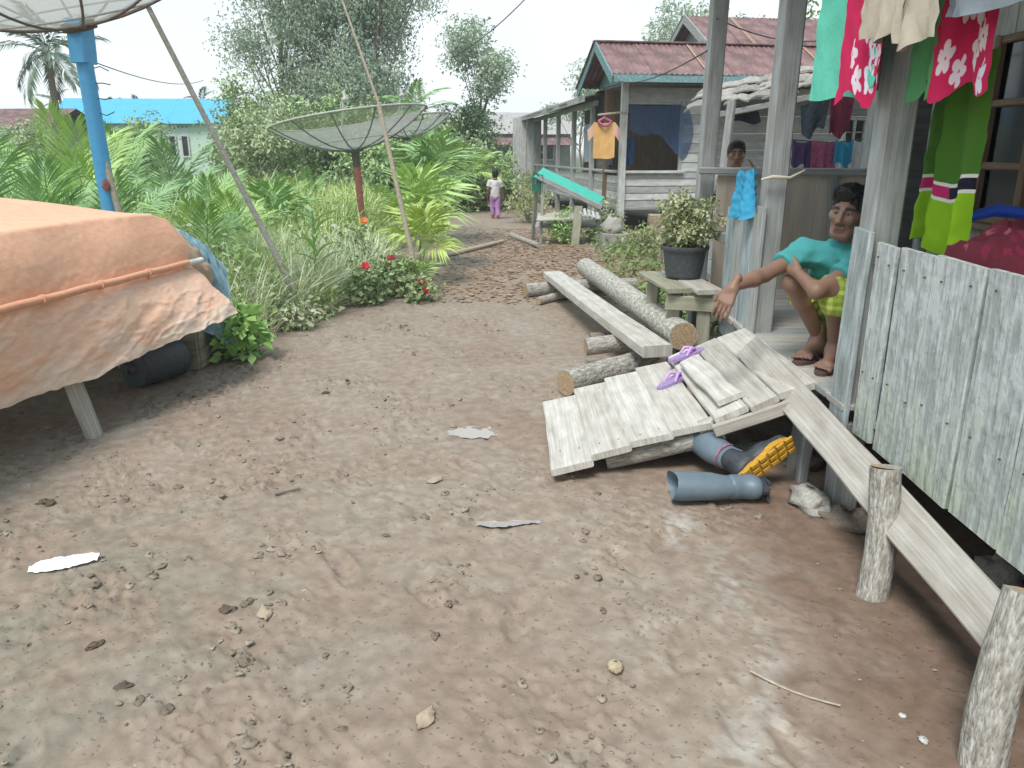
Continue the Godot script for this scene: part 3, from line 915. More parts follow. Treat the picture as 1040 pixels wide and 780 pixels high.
# the half-hidden house between: whitewashed boards under a ragged bark roof
func build_neighbour_house() -> void:
	begin(202)
	var h := thing("bark_roofed_house", "whitewashed plank house under a ragged grey bark roof behind the porch", "house", V(2.0, 0, -8.8))
	var y := 0.42
	for i in 9:
		var w := 0.17
		plank(h, "wall_board", V(2.25 + rr(-0.02, 0.02), y + w * 0.5, -8.85), V(6.2, y + w * 0.5, -8.85), w, 0.02, M.white_board if i % 4 else M.grey, V(0, 0.1, 1), 0.003, 3)
		y += w + 0.006
	for i in 6:
		plank(h, "side_board", V(2.26, 0.42 + i * 0.24 + 0.12, -8.87), V(2.85, 0.42 + i * 0.24 + 0.12, -10.8), 0.235, 0.02, M.grey, Vector3.LEFT, 0.002, 1)
	plank(h, "back_wall", V(2.85, 1.2, -10.8), V(6.2, 1.2, -10.8), 1.6, 0.03, M.grey2, Vector3.BACK, 0.0, 1)
	plank(h, "side_wall", V(6.2, 1.2, -8.87), V(6.2, 1.2, -10.8), 1.6, 0.03, M.grey2, Vector3.LEFT, 0.0, 1)
	for x in [2.9, 3.7, 4.8, 6.1]:
		for zz in [-8.95, -10.7]: plank(h, "stump", V(x, -0.1, zz), V(x, 0.44, zz), 0.11, 0.11, M.grey2)
	plank(h, "floor", V(2.6, 0.42, -9.8), V(6.2, 0.42, -9.8), 2.0, 0.04, M.grey2, Vector3.UP, 0.0, 1)
	plank(h, "floor", V(1.75, 0.40, -7.0), V(5.5, 0.40, -7.0), 2.0, 0.04, M.grey2, Vector3.UP, 0.0, 1)
	for x in [1.8, 3.4, 5.4]:
		plank(h, "stump", V(x, -0.1, -6.2), V(x, 0.38, -6.2), 0.1, 0.1, M.grey2)
	# props holding the eave
	plank(h, "eave_post", V(2.02, 0.42, -7.75), V(2.14, 1.93, -7.95), 0.07, 0.07, M.grey2)
	plank(h, "eave_post", V(3.62, 0.42, -7.15), V(3.62, 2.2, -7.4), 0.07, 0.07, M.grey2)
	plank(h, "eave_post", V(3.04, 0.42, -7.15), V(2.98, 2.12, -7.4), 0.05, 0.05, M.grey2)
	# bark roof: overlapping split pieces on a slope; eave runs up towards the right
	var e0 := V(1.90, 1.86, -8.3); var e1 := V(4.6, 2.36, -7.6)
	var up := V(0.35, 0.20, -1.0).normalized()
	plank(h, "eave_pole", e0 + V(0.05, -0.07, 0), e1 + V(0.05, -0.07, 0), 0.06, 0.06, M.grey2)
	var ex := (e1 - e0).normalized()
	for row in 4:
		for k in 15:
			var f := (k + rr(-0.2, 0.2)) / 14.5
			var a := e0.lerp(e1, f) + up * (row * 0.34 + rr(-0.07, 0.05)) + V(0, 0.006 * row + rr(0.0, 0.04), 0)
			var me := bark_strip(rr(0.22, 0.36), rr(0.42, 0.6))
			put(h, "bark_strip", me, M.thatch if (row + k) % 3 else M.thatch2, Transform3D(Basis(ex, up.cross(ex) * -1.0, up).rotated(up, rr(-0.1, 0.1)), a))
	# louvred window
	var w := Node3D.new()
	w.name = "window"
	h.add_child(w, true)
	for x in [3.62, 3.73, 3.84]: plank(w, "frame", V(x, 1.05, -8.82), V(x, 1.80, -8.82), 0.028, 0.04, M.white, Vector3.BACK)
	for yy in [1.05, 1.42, 1.80]: plank(w, "frame", V(3.61, yy, -8.815), V(3.85, yy, -8.815), 0.03, 0.035, M.white, Vector3.BACK)
	plank(w, "pane", V(3.61, 1.42, -8.835), V(3.85, 1.42, -8.835), 0.75, 0.006, M.glass, Vector3.BACK, 0.0, 1)

func bark_strip(w: float, L: float) -> ArrayMesh:
	var sd := rr(0, 50)
	var f := func(u: float, v: float) -> Vector3:
		var x := (u - 0.5) * w * (1.0 + 0.25 * n1.get_noise_2d(sd * 99, v * 60))
		var z := v * L + (0.05 * n1.get_noise_2d(u * 110 + sd * 50, 3.0) if v < 0.01 else 0.0)
		return Vector3(x, 0.03 * sin(u * PI) + 0.02 * n1.get_noise_2d(u * 70 + sd, v * 70 + sd * 7), z)
	var top := MB.new()
	var nu := 5; var nv := 3
	for s in 2:
		var p := []; var us := PackedVector2Array()
		for j in nv + 1:
			for i in nu + 1:
				var uu := float(i) / nu if s == 0 else 1.0 - float(i) / nu
				p.append(f.call(uu, float(j) / nv) - Vector3(0, 0.016 * s, 0)); us.append(Vector2(sd + uu * 0.3, float(j) / nv * 0.6))
		top.grid(p, us, nv + 1, nu + 1)
	for i in nu:
		var a: Vector3 = f.call(float(i) / nu, 0.0); var b: Vector3 = f.call(float(i + 1) / nu, 0.0)
		top.quad(b, a, a - Vector3(0, 0.016, 0), b - Vector3(0, 0.016, 0))
	return top.mesh()

func build_red_roof_house() -> void:
	begin(303)
	W = Transform3D(Basis(Vector3.UP, 0.149), V(2.06, 0, -15.0))
	var h := thing("red_roofed_house", "weathered plank house on stilts with rusty red corrugated gable roof", "house", V(0, 0, 0))
	# stilts and floor
	for x in [0.05, 1.5, 3.0, 5.0]:
		for z in [-0.1, -1.8]: plank(h, "stump", V(x, -0.1, z), V(x, 0.42, z), 0.12, 0.12, M.grey2)
	plank(h, "floor", V(-0.05, 0.43, -1.1), V(6.0, 0.43, -1.1), 2.3, 0.06, M.grey2, Vector3.UP, 0.0, 1)
	# front wall: boards around the netted opening
	var y := 0.45
	for i in 5:
		plank(h, "wall_board", V(-0.02, y + 0.065, 0.0), V(6.0, y + 0.065, 0.0), 0.125, 0.02, M.white_board if i % 2 else M.grey, V(0, 0.1, 1), 0.002, 2)
		y += 0.13
	for i in 8:
		plank(h, "wall_board", V(1.12, y + 0.085 + i * 0.172, 0.0), V(6.0, y + 0.085 + i * 0.172, 0.0), 0.168, 0.02, M.white_board if (i + 1) % 3 else M.grey, V(0, 0.1, 1), 0.002, 2)
	plank(h, "wall_board", V(0.0, 2.45, 0.0), V(6.0, 2.45, 0.0), 0.30, 0.02, M.grey, V(0, 0.1, 1), 0.002, 2)
	plank(h, "corner_post", V(0.0, 0.3, 0.03), V(0.0, 2.72, 0.03), 0.12, 0.12, M.white_board)
	plank(h, "opening_post", V(1.12, 1.05, 0.02), V(1.12, 2.35, 0.02), 0.07, 0.05, M.grey)
	plank(h, "sill", V(0, 1.10, 0.03), V(1.2, 1.10, 0.03), 0.1, 0.05, M.white_board)
	for i in 8: plank(h, "inner_board", V(0.0 + i * 0.2, 0.45, -1.0), V(0.0 + i * 0.2, 2.6, -1.0), 0.19, 0.02, M.brown, Vector3.BACK, 0.002, 1)
	plank(h, "back_wall", V(0, 1.55, -2.2), V(6.0, 1.55, -2.2), 2.3, 0.03, M.grey2, Vector3.BACK, 0.0, 1)
	plank(h, "partition", V(1.5, 1.55, -0.05), V(1.5, 1.55, -2.2), 2.3, 0.03, M.grey2, Vector3.LEFT, 0.0, 1)
	plank(h, "ceiling", V(0, 2.66, -1.1), V(6.0, 2.66, -1.1), 2.2, 0.02, M.grey2, Vector3.UP, 0.0, 1)
	# gable roof, ridge along x
	roof_sheets(h, V(-0.42, 3.42, -0.62), V(6.3, 3.42, -0.62), V(0, -0.66, 1.28), M.rust_roof, 0.8, [1.75, 4.1])
	roof_sheets(h, V(6.3, 3.42, -0.62), V(-0.42, 3.42, -0.62), V(0, -0.70, -1.35), M.rust_roof, 0.8)
	plank(h, "ridge_cap", V(-0.45, 3.44, -0.62), V(6.3, 3.44, -0.62), 0.16, 0.03, M.rust_roof)
	plank(h, "fascia", V(-0.4, 2.70, 0.64), V(6.2, 2.70, 0.64), 0.15, 0.025, M.teal, V(0, 0.1, 1))
	plank(h, "barge_board", V(-0.42, 3.36, -0.62), V(-0.42, 2.66, 0.66), 0.17, 0.03, M.teal, Vector3.LEFT)
	plank(h, "barge_board", V(-0.42, 3.36, -0.62), V(-0.42, 2.62, -1.95), 0.17, 0.03, M.teal, Vector3.LEFT)
	var g := MB.new()
	g.quad(V(-0.02, 2.68, 0.55), V(-0.02, 3.34, -0.62), V(-0.02, 3.34, -0.64), V(-0.02, 2.68, -1.85))
	put(h, "gable_panel", g.mesh(), M.teal)
	# taller roof behind
	roof_sheets(h, V(2.75, 4.55, -4.6), V(9.1, 4.55, -4.6), V(0, -1.5, 2.9), M.rust_roof, 0.8, [1.1])
	roof_sheets(h, V(9.1, 4.55, -4.6), V(2.75, 4.55, -4.6), V(0, -1.5, -2.9), M.rust_roof, 0.8)
	plank(h, "barge_board", V(2.73, 4.50, -4.6), V(2.73, 3.05, -1.75), 0.2, 0.03, M.grey, Vector3.LEFT)
	plank(h, "barge_board", V(2.73, 4.50, -4.6), V(2.73, 3.05, -7.4), 0.2, 0.03, M.grey, Vector3.LEFT)
	plank(h, "rear_wall", V(3.05, 1.8, -2.3), V(3.05, 1.8, -7.2), 3.0, 0.03, M.grey, Vector3.LEFT, 0.0, 1)
	var g2 := MB.new()
	g2.tri(V(3.04, 3.2, -2.3), V(3.04, 4.46, -4.6), V(3.04, 3.2, -7.0))
	put(h, "gable_panel", g2.mesh(), M.grey2)
	# veranda running back along the path
	for k in 5:
		var zz := -2.1 - k * 1.75
		plank(h, "veranda_post", V(-0.05, 0.3, zz), V(-0.05, 2.42 - k * 0.02, zz), 0.1, 0.1, M.grey)
		plank(h, "stump", V(-0.05, -0.1, zz), V(-0.05, 0.3, zz), 0.12, 0.12, M.grey2)
	plank(h, "veranda_floor", V(0.7, 0.44, -2.2), V(0.7, 0.44, -10.2), 1.6, 0.05, M.grey2, Vector3.UP, 0.0, 1)
	for k in 4:
		for i in 4:
			plank(h, "veranda_board", V(0.0, 0.50 + i * 0.15, -0.15 - k * 1.9), V(0.0, 0.50 + i * 0.15, -2.0 - k * 1.9), 0.145, 0.02, M.white_board if i % 2 else M.grey, Vector3.LEFT, 0.003, 1)
	plank(h, "veranda_rail", V(-0.02, 1.1, -0.1), V(-0.02, 1.1, -9.1), 0.1, 0.05, M.grey)
	plank(h, "eave_beam", V(-0.08, 2.42, -1.7), V(-0.08, 2.36, -9.4), 0.08, 0.1, M.grey)
	roof_sheets(h, V(1.9, 2.98, -1.6), V(1.9, 2.90, -10.2), V(-2.25, -0.46, 0), M.dark_roof, 0.85)
	plank(h, "veranda_fascia", V(-0.36, 2.50, -1.6), V(-0.36, 2.42, -10.2), 0.13, 0.02, M.grey, Vector3.LEFT)
	plank(h, "end_panel", V(-0.42, 0.2, -9.5), V(-0.42, 2.45, -9.5), 0.42, 0.03, M.white_board, Vector3.BACK, 0.0, 1)
	plank(h, "end_panel", V(0.02, 0.2, -9.52), V(0.02, 2.45, -9.52), 0.44, 0.03, M.white_board, Vector3.BACK, 0.0, 1)
	plank(h, "inner_wall", V(1.75, 1.5, -2.3), V(1.75, 1.5, -10.2), 2.4, 0.03, M.brown, Vector3.LEFT, 0.0, 1)
	# fishing net hung in the opening
	var net := sheet(24, 14, func(u: float, v: float) -> Vector3:
		var sag := 0.2 * n1.get_noise_2d(u * 60, v * 40)
		return V(0.1 + u * (1.1 + 0.16 * sin(v * 3.0)), 2.28 - v * (0.45 + 0.5 * u * u + 0.06 * sin(u * 9)) - sag * 0.3, 0.06 + 0.06 * sin(u * 17) * v))
	var no := put(self, "fishing_net", net, M.net)
	tag(no, "bundled blue fishing net hung in the wall opening", "net")
	var b := sheet(10, 10, func(u: float, v: float) -> Vector3: return V(0.12 + u * 0.22 + 0.02 * sin(v * 7), 1.72 - v * 0.5, -0.3 + 0.04 * sin(u * 12)))
	tag(put(self, "blue_cloth", b, M.blue_cloth), "small dark blue cloth hanging inside the netted opening", "cloth")

func simple_house(h: Node3D, w: float, d: float, wall_h: float, rise: float, over: float, wall: Material, roof: Material) -> void:
	var y0 := 0.4
	for s in [-1, 1]:
		plank(h, "wall", V(-w / 2, y0 + wall_h / 2, s * d / 2), V(w / 2, y0 + wall_h / 2, s * d / 2), wall_h, 0.1, wall, Vector3.BACK, 0.0, 1)
		plank(h, "wall", V(s * w / 2, y0 + wall_h / 2, -d / 2), V(s * w / 2, y0 + wall_h / 2, d / 2), wall_h, 0.1, wall, Vector3.LEFT, 0.0, 1)
		var g := MB.new()
		g.tri(V(s * w / 2, y0 + wall_h, -d / 2), V(s * w / 2, y0 + wall_h + rise, 0), V(s * w / 2, y0 + wall_h, d / 2))
		put(h, "gable", g.mesh(), wall)
		roof_sheets(h, V(-s * (w / 2 + over), y0 + wall_h + rise + 0.12, 0), V(s * (w / 2 + over), y0 + wall_h + rise + 0.12, 0), V(0, -rise * 1.2, s * (d / 2) * 1.2), roof, 1.6)
	for x in [-w / 2 + 0.1, 0.0, w / 2 - 0.1]:
		for s in [-1, 1]: plank(h, "stump", V(x, -0.1, s * (d / 2 - 0.1)), V(x, y0, s * (d / 2 - 0.1)), 0.2, 0.2, M.grey2)

func opening(h: Node3D, x: float, y: float, z: float, w: float, hh: float) -> void:
	var f := plank(h, "window", V(x - w / 2, y, z), V(x + w / 2, y, z), hh, 0.06, M.glass, Vector3.BACK, 0.0, 1)
	for s in [-1, 1]:
		plank(f, "frame", V(x + s * w / 2, y - hh / 2, z + 0.03), V(x + s * w / 2, y + hh / 2, z + 0.03), 0.08, 0.06, M.white, Vector3.BACK, 0.0, 1)
		plank(f, "frame", V(x - w / 2, y + s * hh / 2, z + 0.04), V(x + w / 2, y + s * hh / 2, z + 0.04), 0.08, 0.06, M.white, Vector3.BACK, 0.0, 1)

func build_far_houses() -> void:
	begin(404)
	W = Transform3D(Basis(Vector3.UP, 0.06), V(-18.4, 0, -41.5))
	var a := thing("blue_roofed_house", "pale green house under a bright blue metal roof beyond the bushes", "house", V(0, 0, 0))
	simple_house(a, 7.0, 3.6, 2.5, 1.05, 0.7, M.mint, M.blue_roof)
	opening(a, 1.55, 1.75, 1.86, 0.34, 1.0)
	opening(a, 2.15, 1.75, 1.86, 0.34, 1.0)
	opening(a, -1.8, 1.75, 1.86, 0.5, 1.0)
	for k in 5: plank(a, "vent", V(1.45 + k * 0.2, 2.66, 1.87), V(1.55 + k * 0.2, 2.66, 1.87), 0.07, 0.05, M.grey2, Vector3.BACK, 0.0, 1)
	W = Transform3D(Basis(Vector3.UP, -0.1), V(-21.6, 0, -33.5))
	var b := thing("rusty_roofed_house", "low house with rusty brown corrugated roof beside the blue dish pole", "house", V(0, 0, 0))
	simple_house(b, 6.6, 3.4, 2.0, 0.65, 0.6, M.grey2, M.rust_roof)
	plank(b, "door", V(1.4, 0.4, 1.74), V(1.4, 2.2, 1.74), 0.8, 0.06, M.grey2, Vector3.BACK, 0.0, 1)
	opening(b, 2.5, 1.5, 1.74, 0.7, 0.7)
	plank(b, "awning", V(0.2, 1.35, 3.1), V(3.3, 1.35, 3.1), 0.5, 0.04, M.rust_red, V(0, 1, 0.8), 0.0, 1)
	plank(b, "awning_post", V(0.4, 0, 3.1), V(0.4, 1.3, 3.1), 0.08, 0.08, M.grey2)
	plank(b, "awning_post", V(3.2, 0, 3.1), V(3.2, 1.3, 3.1), 0.08, 0.08, M.grey2)
	W = Transform3D(Basis(Vector3.UP, 0.3), V(0.5, 0, -42))
	var c := thing("white_roofed_house", "far house with pale corrugated roof closing the end of the path", "house", V(0, 0, 0))
	simple_house(c, 4.2, 3.0, 2.0, 0.9, 0.5, M.grey, M.pale_roof)
	plank(c, "awning", V(-2.1, 2.0, 2.2), V(2.1, 2.0, 2.2), 1.2, 0.04, M.rust_roof, V(0, 1, 0.35), 0.0, 1)
	plank(c, "door", V(-0.6, 0.4, 1.56), V(-0.6, 2.1, 1.56), 0.8, 0.06, M.grey2, Vector3.BACK, 0.0, 1)
	opening(c, 0.8, 1.5, 1.56, 0.8, 0.8)

func build_ramp() -> void:
	begin(505)
	var h := thing("plank_ramp", "ramp of pale cross planks leading up from the mud to the porch", "ramp", V(0.75, 0, -3.85))
	# near pts, far pts (left and right edge of each plank)
	var mats := [M.pale3, M.pale, M.pale3, M.pale, M.pale3, M.pale2, M.pale, M.pale2]
	var rows := [
		[0.185, 0.365, -3.23, -4.22, 0.055, 0.098], [0.369, 0.549, -3.30, -4.32, 0.10, 0.145], [0.555, 0.745, -3.34, -4.38, 0.147, 0.192],
		[0.75, 0.93, -3.36, -4.45, 0.194, 0.236], [0.935, 1.08, -3.33, -4.44, 0.262, 0.332], [1.084, 1.205, -3.29, -4.40, 0.334, 0.392], [1.209, 1.375, -3.30, -4.40, 0.394, 0.455]]
	for i in rows.size():
		var r: Array = rows[i]
		var xm: float = (r[0] + r[1]) * 0.5
		var tilt := Vector3(-(r[5] - r[4]), r[1] - r[0], 0).normalized()
		var y: float = (r[4] + r[5]) * 0.5
		plank(h, "plank", V(xm, y, r[2]), V(xm, y + 0.002 * (i % 3), r[3]), (r[1] - r[0]) * 1.04 + 0.008, 0.032, mats[i], tilt, 0.0035, 4)
		var pb := h.get_child(h.get_child_count() - 1)
		for zz in [-3.42, -4.24]:
			for k in 2: put(pb, "nail", nail_mesh, M.rust_nail, Transform3D(Basis(), V(xm + (k - 0.5) * 0.09, y + 0.0165 + (k - 0.5) * 0.09 * (r[5] - r[4]) / (r[1] - r[0]), zz + rr(-0.02, 0.02))))
	# stringers under the planks
	for z in [-3.42, -4.25]:
		pole(h, "stringer", V(0.45, 0.035, z), V(1.0, 0.175, z), 0.045, 0.05, M.log, 9, 0.12)
		plank(h, "stringer", V(0.88, 0.20, z + 0.02), V(1.40, 0.40, z + 0.02), 0.045, 0.08, M.pale2)
	plank(h, "edge_board", V(0.93, 0.225, -3.315), V(1.27, 0.37, -3.27), 0.028, 0.06, M.pale2)
	plank(h, "support", V(1.16, -0.05, -4.15), V(1.16, 0.33, -4.15), 0.1, 0.06, M.grey2)
	plank(h, "support", V(0.9, -0.05, -3.8), V(0.9, 0.18, -3.8), 0.1, 0.1, M.grey2)
	var l := plank(self, "loose_board", V(0.99, 0.335, -4.16), V(1.02, 0.345, -3.42), 0.12, 0.028, M.pale3, V(-0.35, 1, 0), 0.012, 4)
	tag(l, "short pale loose board lying on the ramp beside the purple slippers", "board")
	for s in [[V(0.885, 0.247, -4.03), 0.95, "lilac rubber flip-flop lying nearer on the ramp planks"], [V(1.01, 0.325, -4.29), 1.2, "lilac rubber flip-flop on the loose board, farther up the ramp"]]:
		var f := thing("flip_flop", s[2], "flip-flop", s[0], "lilac flip-flops on the ramp")
		var up := V(-0.26, 1, 0).normalized()
		var dir := V(sin(s[1]), 0, -cos(s[1]))
		dir = (dir - up * dir.dot(up)).normalized()
		f.global_transform = Transform3D(Basis(dir, up, dir.cross(up)), s[0])
		flip_flop(f, M.lilac, M.lilac2, 0.25)

# sole lies on the node's xz plane, toe at +x
func flip_flop(f: Node3D, sole_m: Material, strap_m: Material, L: float) -> void:
	var out := []
	var N := 28
	for k in N:
		var a := TAU * k / N
		var x := cos(a) * L * 0.5
		var w := 0.048 if x > 0 else 0.038
		w *= 0.92 if absf(x) < L * 0.14 else 1.0
		out.append(V(x, 0, sin(a) * w * (1.0 if absf(cos(a)) < 0.9 else 1.12)))
	var mb := MB.new()
	for k in N:
		var a: Vector3 = out[k]; var b: Vector3 = out[(k + 1) % N]
		var up := V(0, 0.016, 0)
		mb.quad(a, a + up, b + up, b)
		mb.tri(V(0, 0.0175, 0), b + up, a + up)
		mb.tri(Vector3.ZERO, a, b)
	var keep := W
	W = f.global_transform
	put(f, "sole", mb.mesh(), sole_m)
	for s in [-1, 1]:
		put(f, "strap", tube([V(L * 0.26, 0.014, 0), V(L * 0.2, 0.034, s * 0.012), V(L * 0.06, 0.046, s * 0.030), V(-L * 0.1, 0.014, s * 0.039)], [0.006, 0.009, 0.010, 0.006], 7), strap_m)
	W = keep

func log_thing(called: String, label: String, a: Vector3, b: Vector3, ra: float, rb: float, m: Material, group := "") -> Node3D:
	var o := thing(called, label, "log", a, group)
	pole(o, "trunk", a, b, ra, rb, m, 14, 0.10, 10, rr(-0.02, 0.02))
	var d := (b - a).normalized()
	for e in 2:
		var r := ra if e == 0 else rb
		var p := (a - d * 0.001) if e == 0 else (b + d * 0.001)
		var mb := MB.new()
		var s := d.cross(V(0.2, 1, 0.1)).normalized(); var q := s.cross(d)
		for k in 14:
			var t0 := TAU * k / 14; var t1 := TAU * (k + 1) / 14
			mb.tri(Vector3.ZERO, (s * cos(t0) + q * sin(t0)) * r * 0.93, (s * cos(t1) + q * sin(t1)) * r * 0.93)
		put(o, "cut_end", mb.mesh(), M.log_end, Transform3D(Basis(), p))
	return o

func build_logs() -> void:
	begin(606)
	log_thing("log", "thick grey log with dark sawn end under the ramp's far corner", V(0.33, 0.085, -4.55), V(1.05, 0.10, -5.15), 0.082, 0.09, M.log, "logs stacked beside the ramp")
	log_thing("log", "pale log with sawn end lying above the thick grey log", V(0.52, 0.14, -5.25), V(1.2, 0.15, -5.35), 0.062, 0.068, M.log, "logs stacked beside the ramp")
	log_thing("log", "short reddish log half hidden behind the pale sawn log", V(0.60, 0.07, -5.72), V(1.15, 0.07, -5.72), 0.06, 0.06, M.log_dark, "logs stacked beside the ramp")
	log_thing("log", "far pale log lying across the path under the two long timbers", V(0.14, 0.075, -7.95), V(1.34, 0.075, -8.35), 0.075, 0.068, M.log, "logs stacked beside the ramp")
	log_thing("log", "short grey pole end poking out below the far log", V(0.26, 0.035, -7.55), V(0.75, 0.04, -7.95), 0.04, 0.045, M.log, "logs stacked beside the ramp")
	log_thing("log", "long round mossy white timber slanting onto the log pile", V(0.84, 0.20, -8.75), V(1.11, 0.31, -4.85), 0.105, 0.095, M.log_pale, "logs stacked beside the ramp")
	var p := plank(self, "squared_timber", V(0.43, 0.20, -8.2), V(0.90, 0.27, -4.62), 0.20, 0.075, M.pale, Vector3.UP, 0.008, 6)
	tag(p, "long squared pale timber lying beside the round mossy timber", "timber")
	# thin pale pole laid along the path edge farther up
	var e := pole(self, "path_pole", V(-0.98, 0.03, -11.1), V(-0.15, 0.04, -12.9), 0.035, 0.03, M.bamboo)
	tag(e, "thin bleached pole lying across the path before the child", "pole")
	var e2 := pole(self, "path_pole", V(-0.02, 0.03, -14.0), V(0.42, 0.04, -12.3), 0.05, 0.04, M.log)
	tag(e2, "short grey pole lying near the foot of the teal table", "pole")

func build_bench() -> void:
	begin(707)
	var h := thing("plank_bench", "rough mossy plank bench carrying the potted shrub", "bench", V(1.2, 0, -5.35))
	plank(h, "seat_board", V(1.10, 0.585, -4.98), V(1.03, 0.585, -5.75), 0.17, 0.03, M.moss_wood, Vector3.UP, 0.006)
	plank(h, "seat_board", V(1.28, 0.59, -4.90), V(1.21, 0.588, -5.75), 0.18, 0.03, M.pale2, Vector3.UP, 0.006)
	for p in [[1.08, -5.08], [1.26, -4.98], [1.04, -5.64], [1.22, -5.66]]:
		plank(h, "leg", V(p[0], -0.02, p[1]), V(p[0] + 0.01, 0.57, p[1] - 0.01), 0.09, 0.05, M.moss_wood, V(-0.4, 0, 1), 0.006)
	plank(h, "stretcher", V(1.06, 0.22, -5.08), V(1.04, 0.25, -5.62), 0.06, 0.03, M.grey2, Vector3.LEFT)
	plank(h, "apron", V(1.02, 0.50, -5.04), V(1.33, 0.50, -4.93), 0.10, 0.025, M.moss_wood, Vector3.BACK)
	# the pot
	var pot := thing("flower_pot", "black plastic flower pot on the plank bench holding the pale shrub", "pot", V(1.21, 0.605, -5.42))
	put(pot, "body", lathe([Vector2(0.0, 0.0), Vector2(0.115, 0.0), Vector2(0.125, 0.02), Vector2(0.15, 0.19), Vector2(0.165, 0.195), Vector2(0.168, 0.225), Vector2(0.155, 0.225), Vector2(0.148, 0.19)], 28), M.pot, Transform3D(Basis(), V(1.21, 0.605, -5.42)))
	put(pot, "soil", lathe([Vector2(0.152, 0.195), Vector2(0.08, 0.205), Vector2(0, 0.21)], 20), M.clod, Transform3D(Basis(), V(1.21, 0.605, -5.42)))
	var s := thing("potted_shrub", "fine-leaved pale green shrub growing in the black pot", "shrub", V(1.21, 0.80, -5.42))
	var stems := MB.new()
	var xs := []; var cs := []
	for i in 34:
		var a := rr(0, TAU); var sp := rr(0.05, 1.0)
		var top := V(cos(a) * 0.22 * sp, rr(0.10, 0.44) - 0.08 * sp * sp, sin(a) * 0.22 * sp)
		var mid := top * 0.5 + V(0, 0.05, 0)
		tube_mb(stems, [Vector3.ZERO + top * 0.05, mid, top], [0.005, 0.004, 0.002], 5, 0.0, false)
		for k in 26:
			var f := rr(0.45, 1.05)
			var q := top * f + V(rr(-0.05, 0.05), rr(-0.05, 0.04), rr(-0.05, 0.05))
			xs.append(Transform3D(Basis.from_euler(V(rr(-1, 1), rr(0, TAU), rr(-1, 1))).scaled(Vector3.ONE * rr(0.7, 1.3)), V(1.21, 0.80, -5.42) + q))
			cs.append(Color(0.35, 0.40, 0.20).lerp(Color(0.55, 0.56, 0.36), rr(0, 1)) if rng.randf() < 0.75 else Color(0.18, 0.27, 0.10))
	put(s, "stems", stems.mesh(), M.brown, Transform3D(Basis(), V(1.21, 0.80, -5.42)))
	many(s, "foliage", leaf_cluster(5, 0.03, 0.028, 0.010), M.leaf, xs, cs)

# a sprig of pointed leaves round the origin
func leaf_cluster(n: int, spread: float, L: float, w: float, droop := 0.3) -> ArrayMesh:
	var mb := MB.new()
	for i in n:
		var d := V(rr(-1, 1), rr(-0.5, 1), rr(-1, 1)).normalized()
		var s := d.cross(V(rr(-1, 1), rr(-1, 1), rr(-1, 1))).normalized()
		var p := V(rr(-1, 1), rr(-1, 1), rr(-1, 1)) * spread
		var t := p + d * L * rr(0.7, 1.2) + V(0, -droop * L, 0)
		var m := p + d * L * 0.5
		var g := rr(0.75, 1.1)
		mb.col = Color(g, g, g)
		var nn := d.cross(s)
		mb.tri(p, m + s * w, t, Vector2.ZERO, Vector2(1, 0), Vector2(0, 1))
		mb.tri(p, t, m - s * w + nn * w * 0.3, Vector2.ZERO, Vector2(0, 1), Vector2(1, 0))
	return mb.mesh()

func build_rail() -> void:
	begin(808)
	log_thing("rail_post", "short barked stake with sawn top holding the slanting board", V(1.225, -0.05, -2.30), V(1.265, 0.43, -2.41), 0.052, 0.05, M.log, "barked stakes beside the porch")
	log_thing("rail_post", "thick leaning barked stake at the lower corner, nearest the viewer", V(1.16, -0.05, -1.54), V(1.245, 0.43, -1.63), 0.056, 0.051, M.log, "barked stakes beside the porch")
	var b := plank(self, "slanting_board", V(1.24, 0.475, -3.92), V(1.33, 0.20, -1.72), 0.145, 0.028, M.pale2, V(-1, 0.75, 0.1), 0.005, 8)
	tag(b, "long grey board slanting down from the porch behind the stakes", "board")
	# broken concrete, stones and rubbish by the steps
	var st := [
		[V(1.27, 0.03, -3.0), V(0.07, 0.05, 0.13), "concrete", "long broken concrete lump beside the slanting board", M.concrete],
		[V(1.22, 0.03, -3.62), V(0.10, 0.03, 0.07), "concrete", "flat pale concrete piece in the shade under the ramp", M.concrete],
		[V(1.72, 0.02, -2.42), V(0.09, 0.06, 0.07), "stone", "larger grey stone in the shade under the porch", M.stone],
		[V(1.66, 0.01, -2.56), V(0.05, 0.035, 0.045), "stone", "small grey stone behind the larger one under the porch", M.stone],
		[V(1.86, 0.01, -2.50), V(0.06, 0.05, 0.05), "stone", "grey stone deepest in the shade under the porch", M.stone],
		[V(1.40, 0.0, -3.5), V(0.14, 0.05, 0.10), "earth", "dark heap of earth beneath the end of the ramp", M.clod],
		[V(1.38, 0.0, -2.86), V(0.09, 0.05, 0.12), "earth", "dark clod of earth against the porch stump", M.clod],
		[V(1.06, 0.0, -1.63), V(0.014, 0.007, 0.010), "pebble", "white pebble beside the thick leaning stake", M.white],
		[V(1.05, 0.0, -1.72), V(0.011, 0.006, 0.008), "pebble", "smaller white pebble above the one at the leaning stake", M.white]]
	for i in st.size():
		var a: Array = st[i]
		var o := put(self, ["broken_concrete", "stone", "earth_heap", "pebble"][["concrete", "stone", "earth", "pebble"].find(a[2])], lump(a[1], 0.5, 9, 12, i * 3.7), a[4], Transform3D(Basis(Vector3.UP, i * 0.7), a[0]))
		tag(o, a[3], a[2])

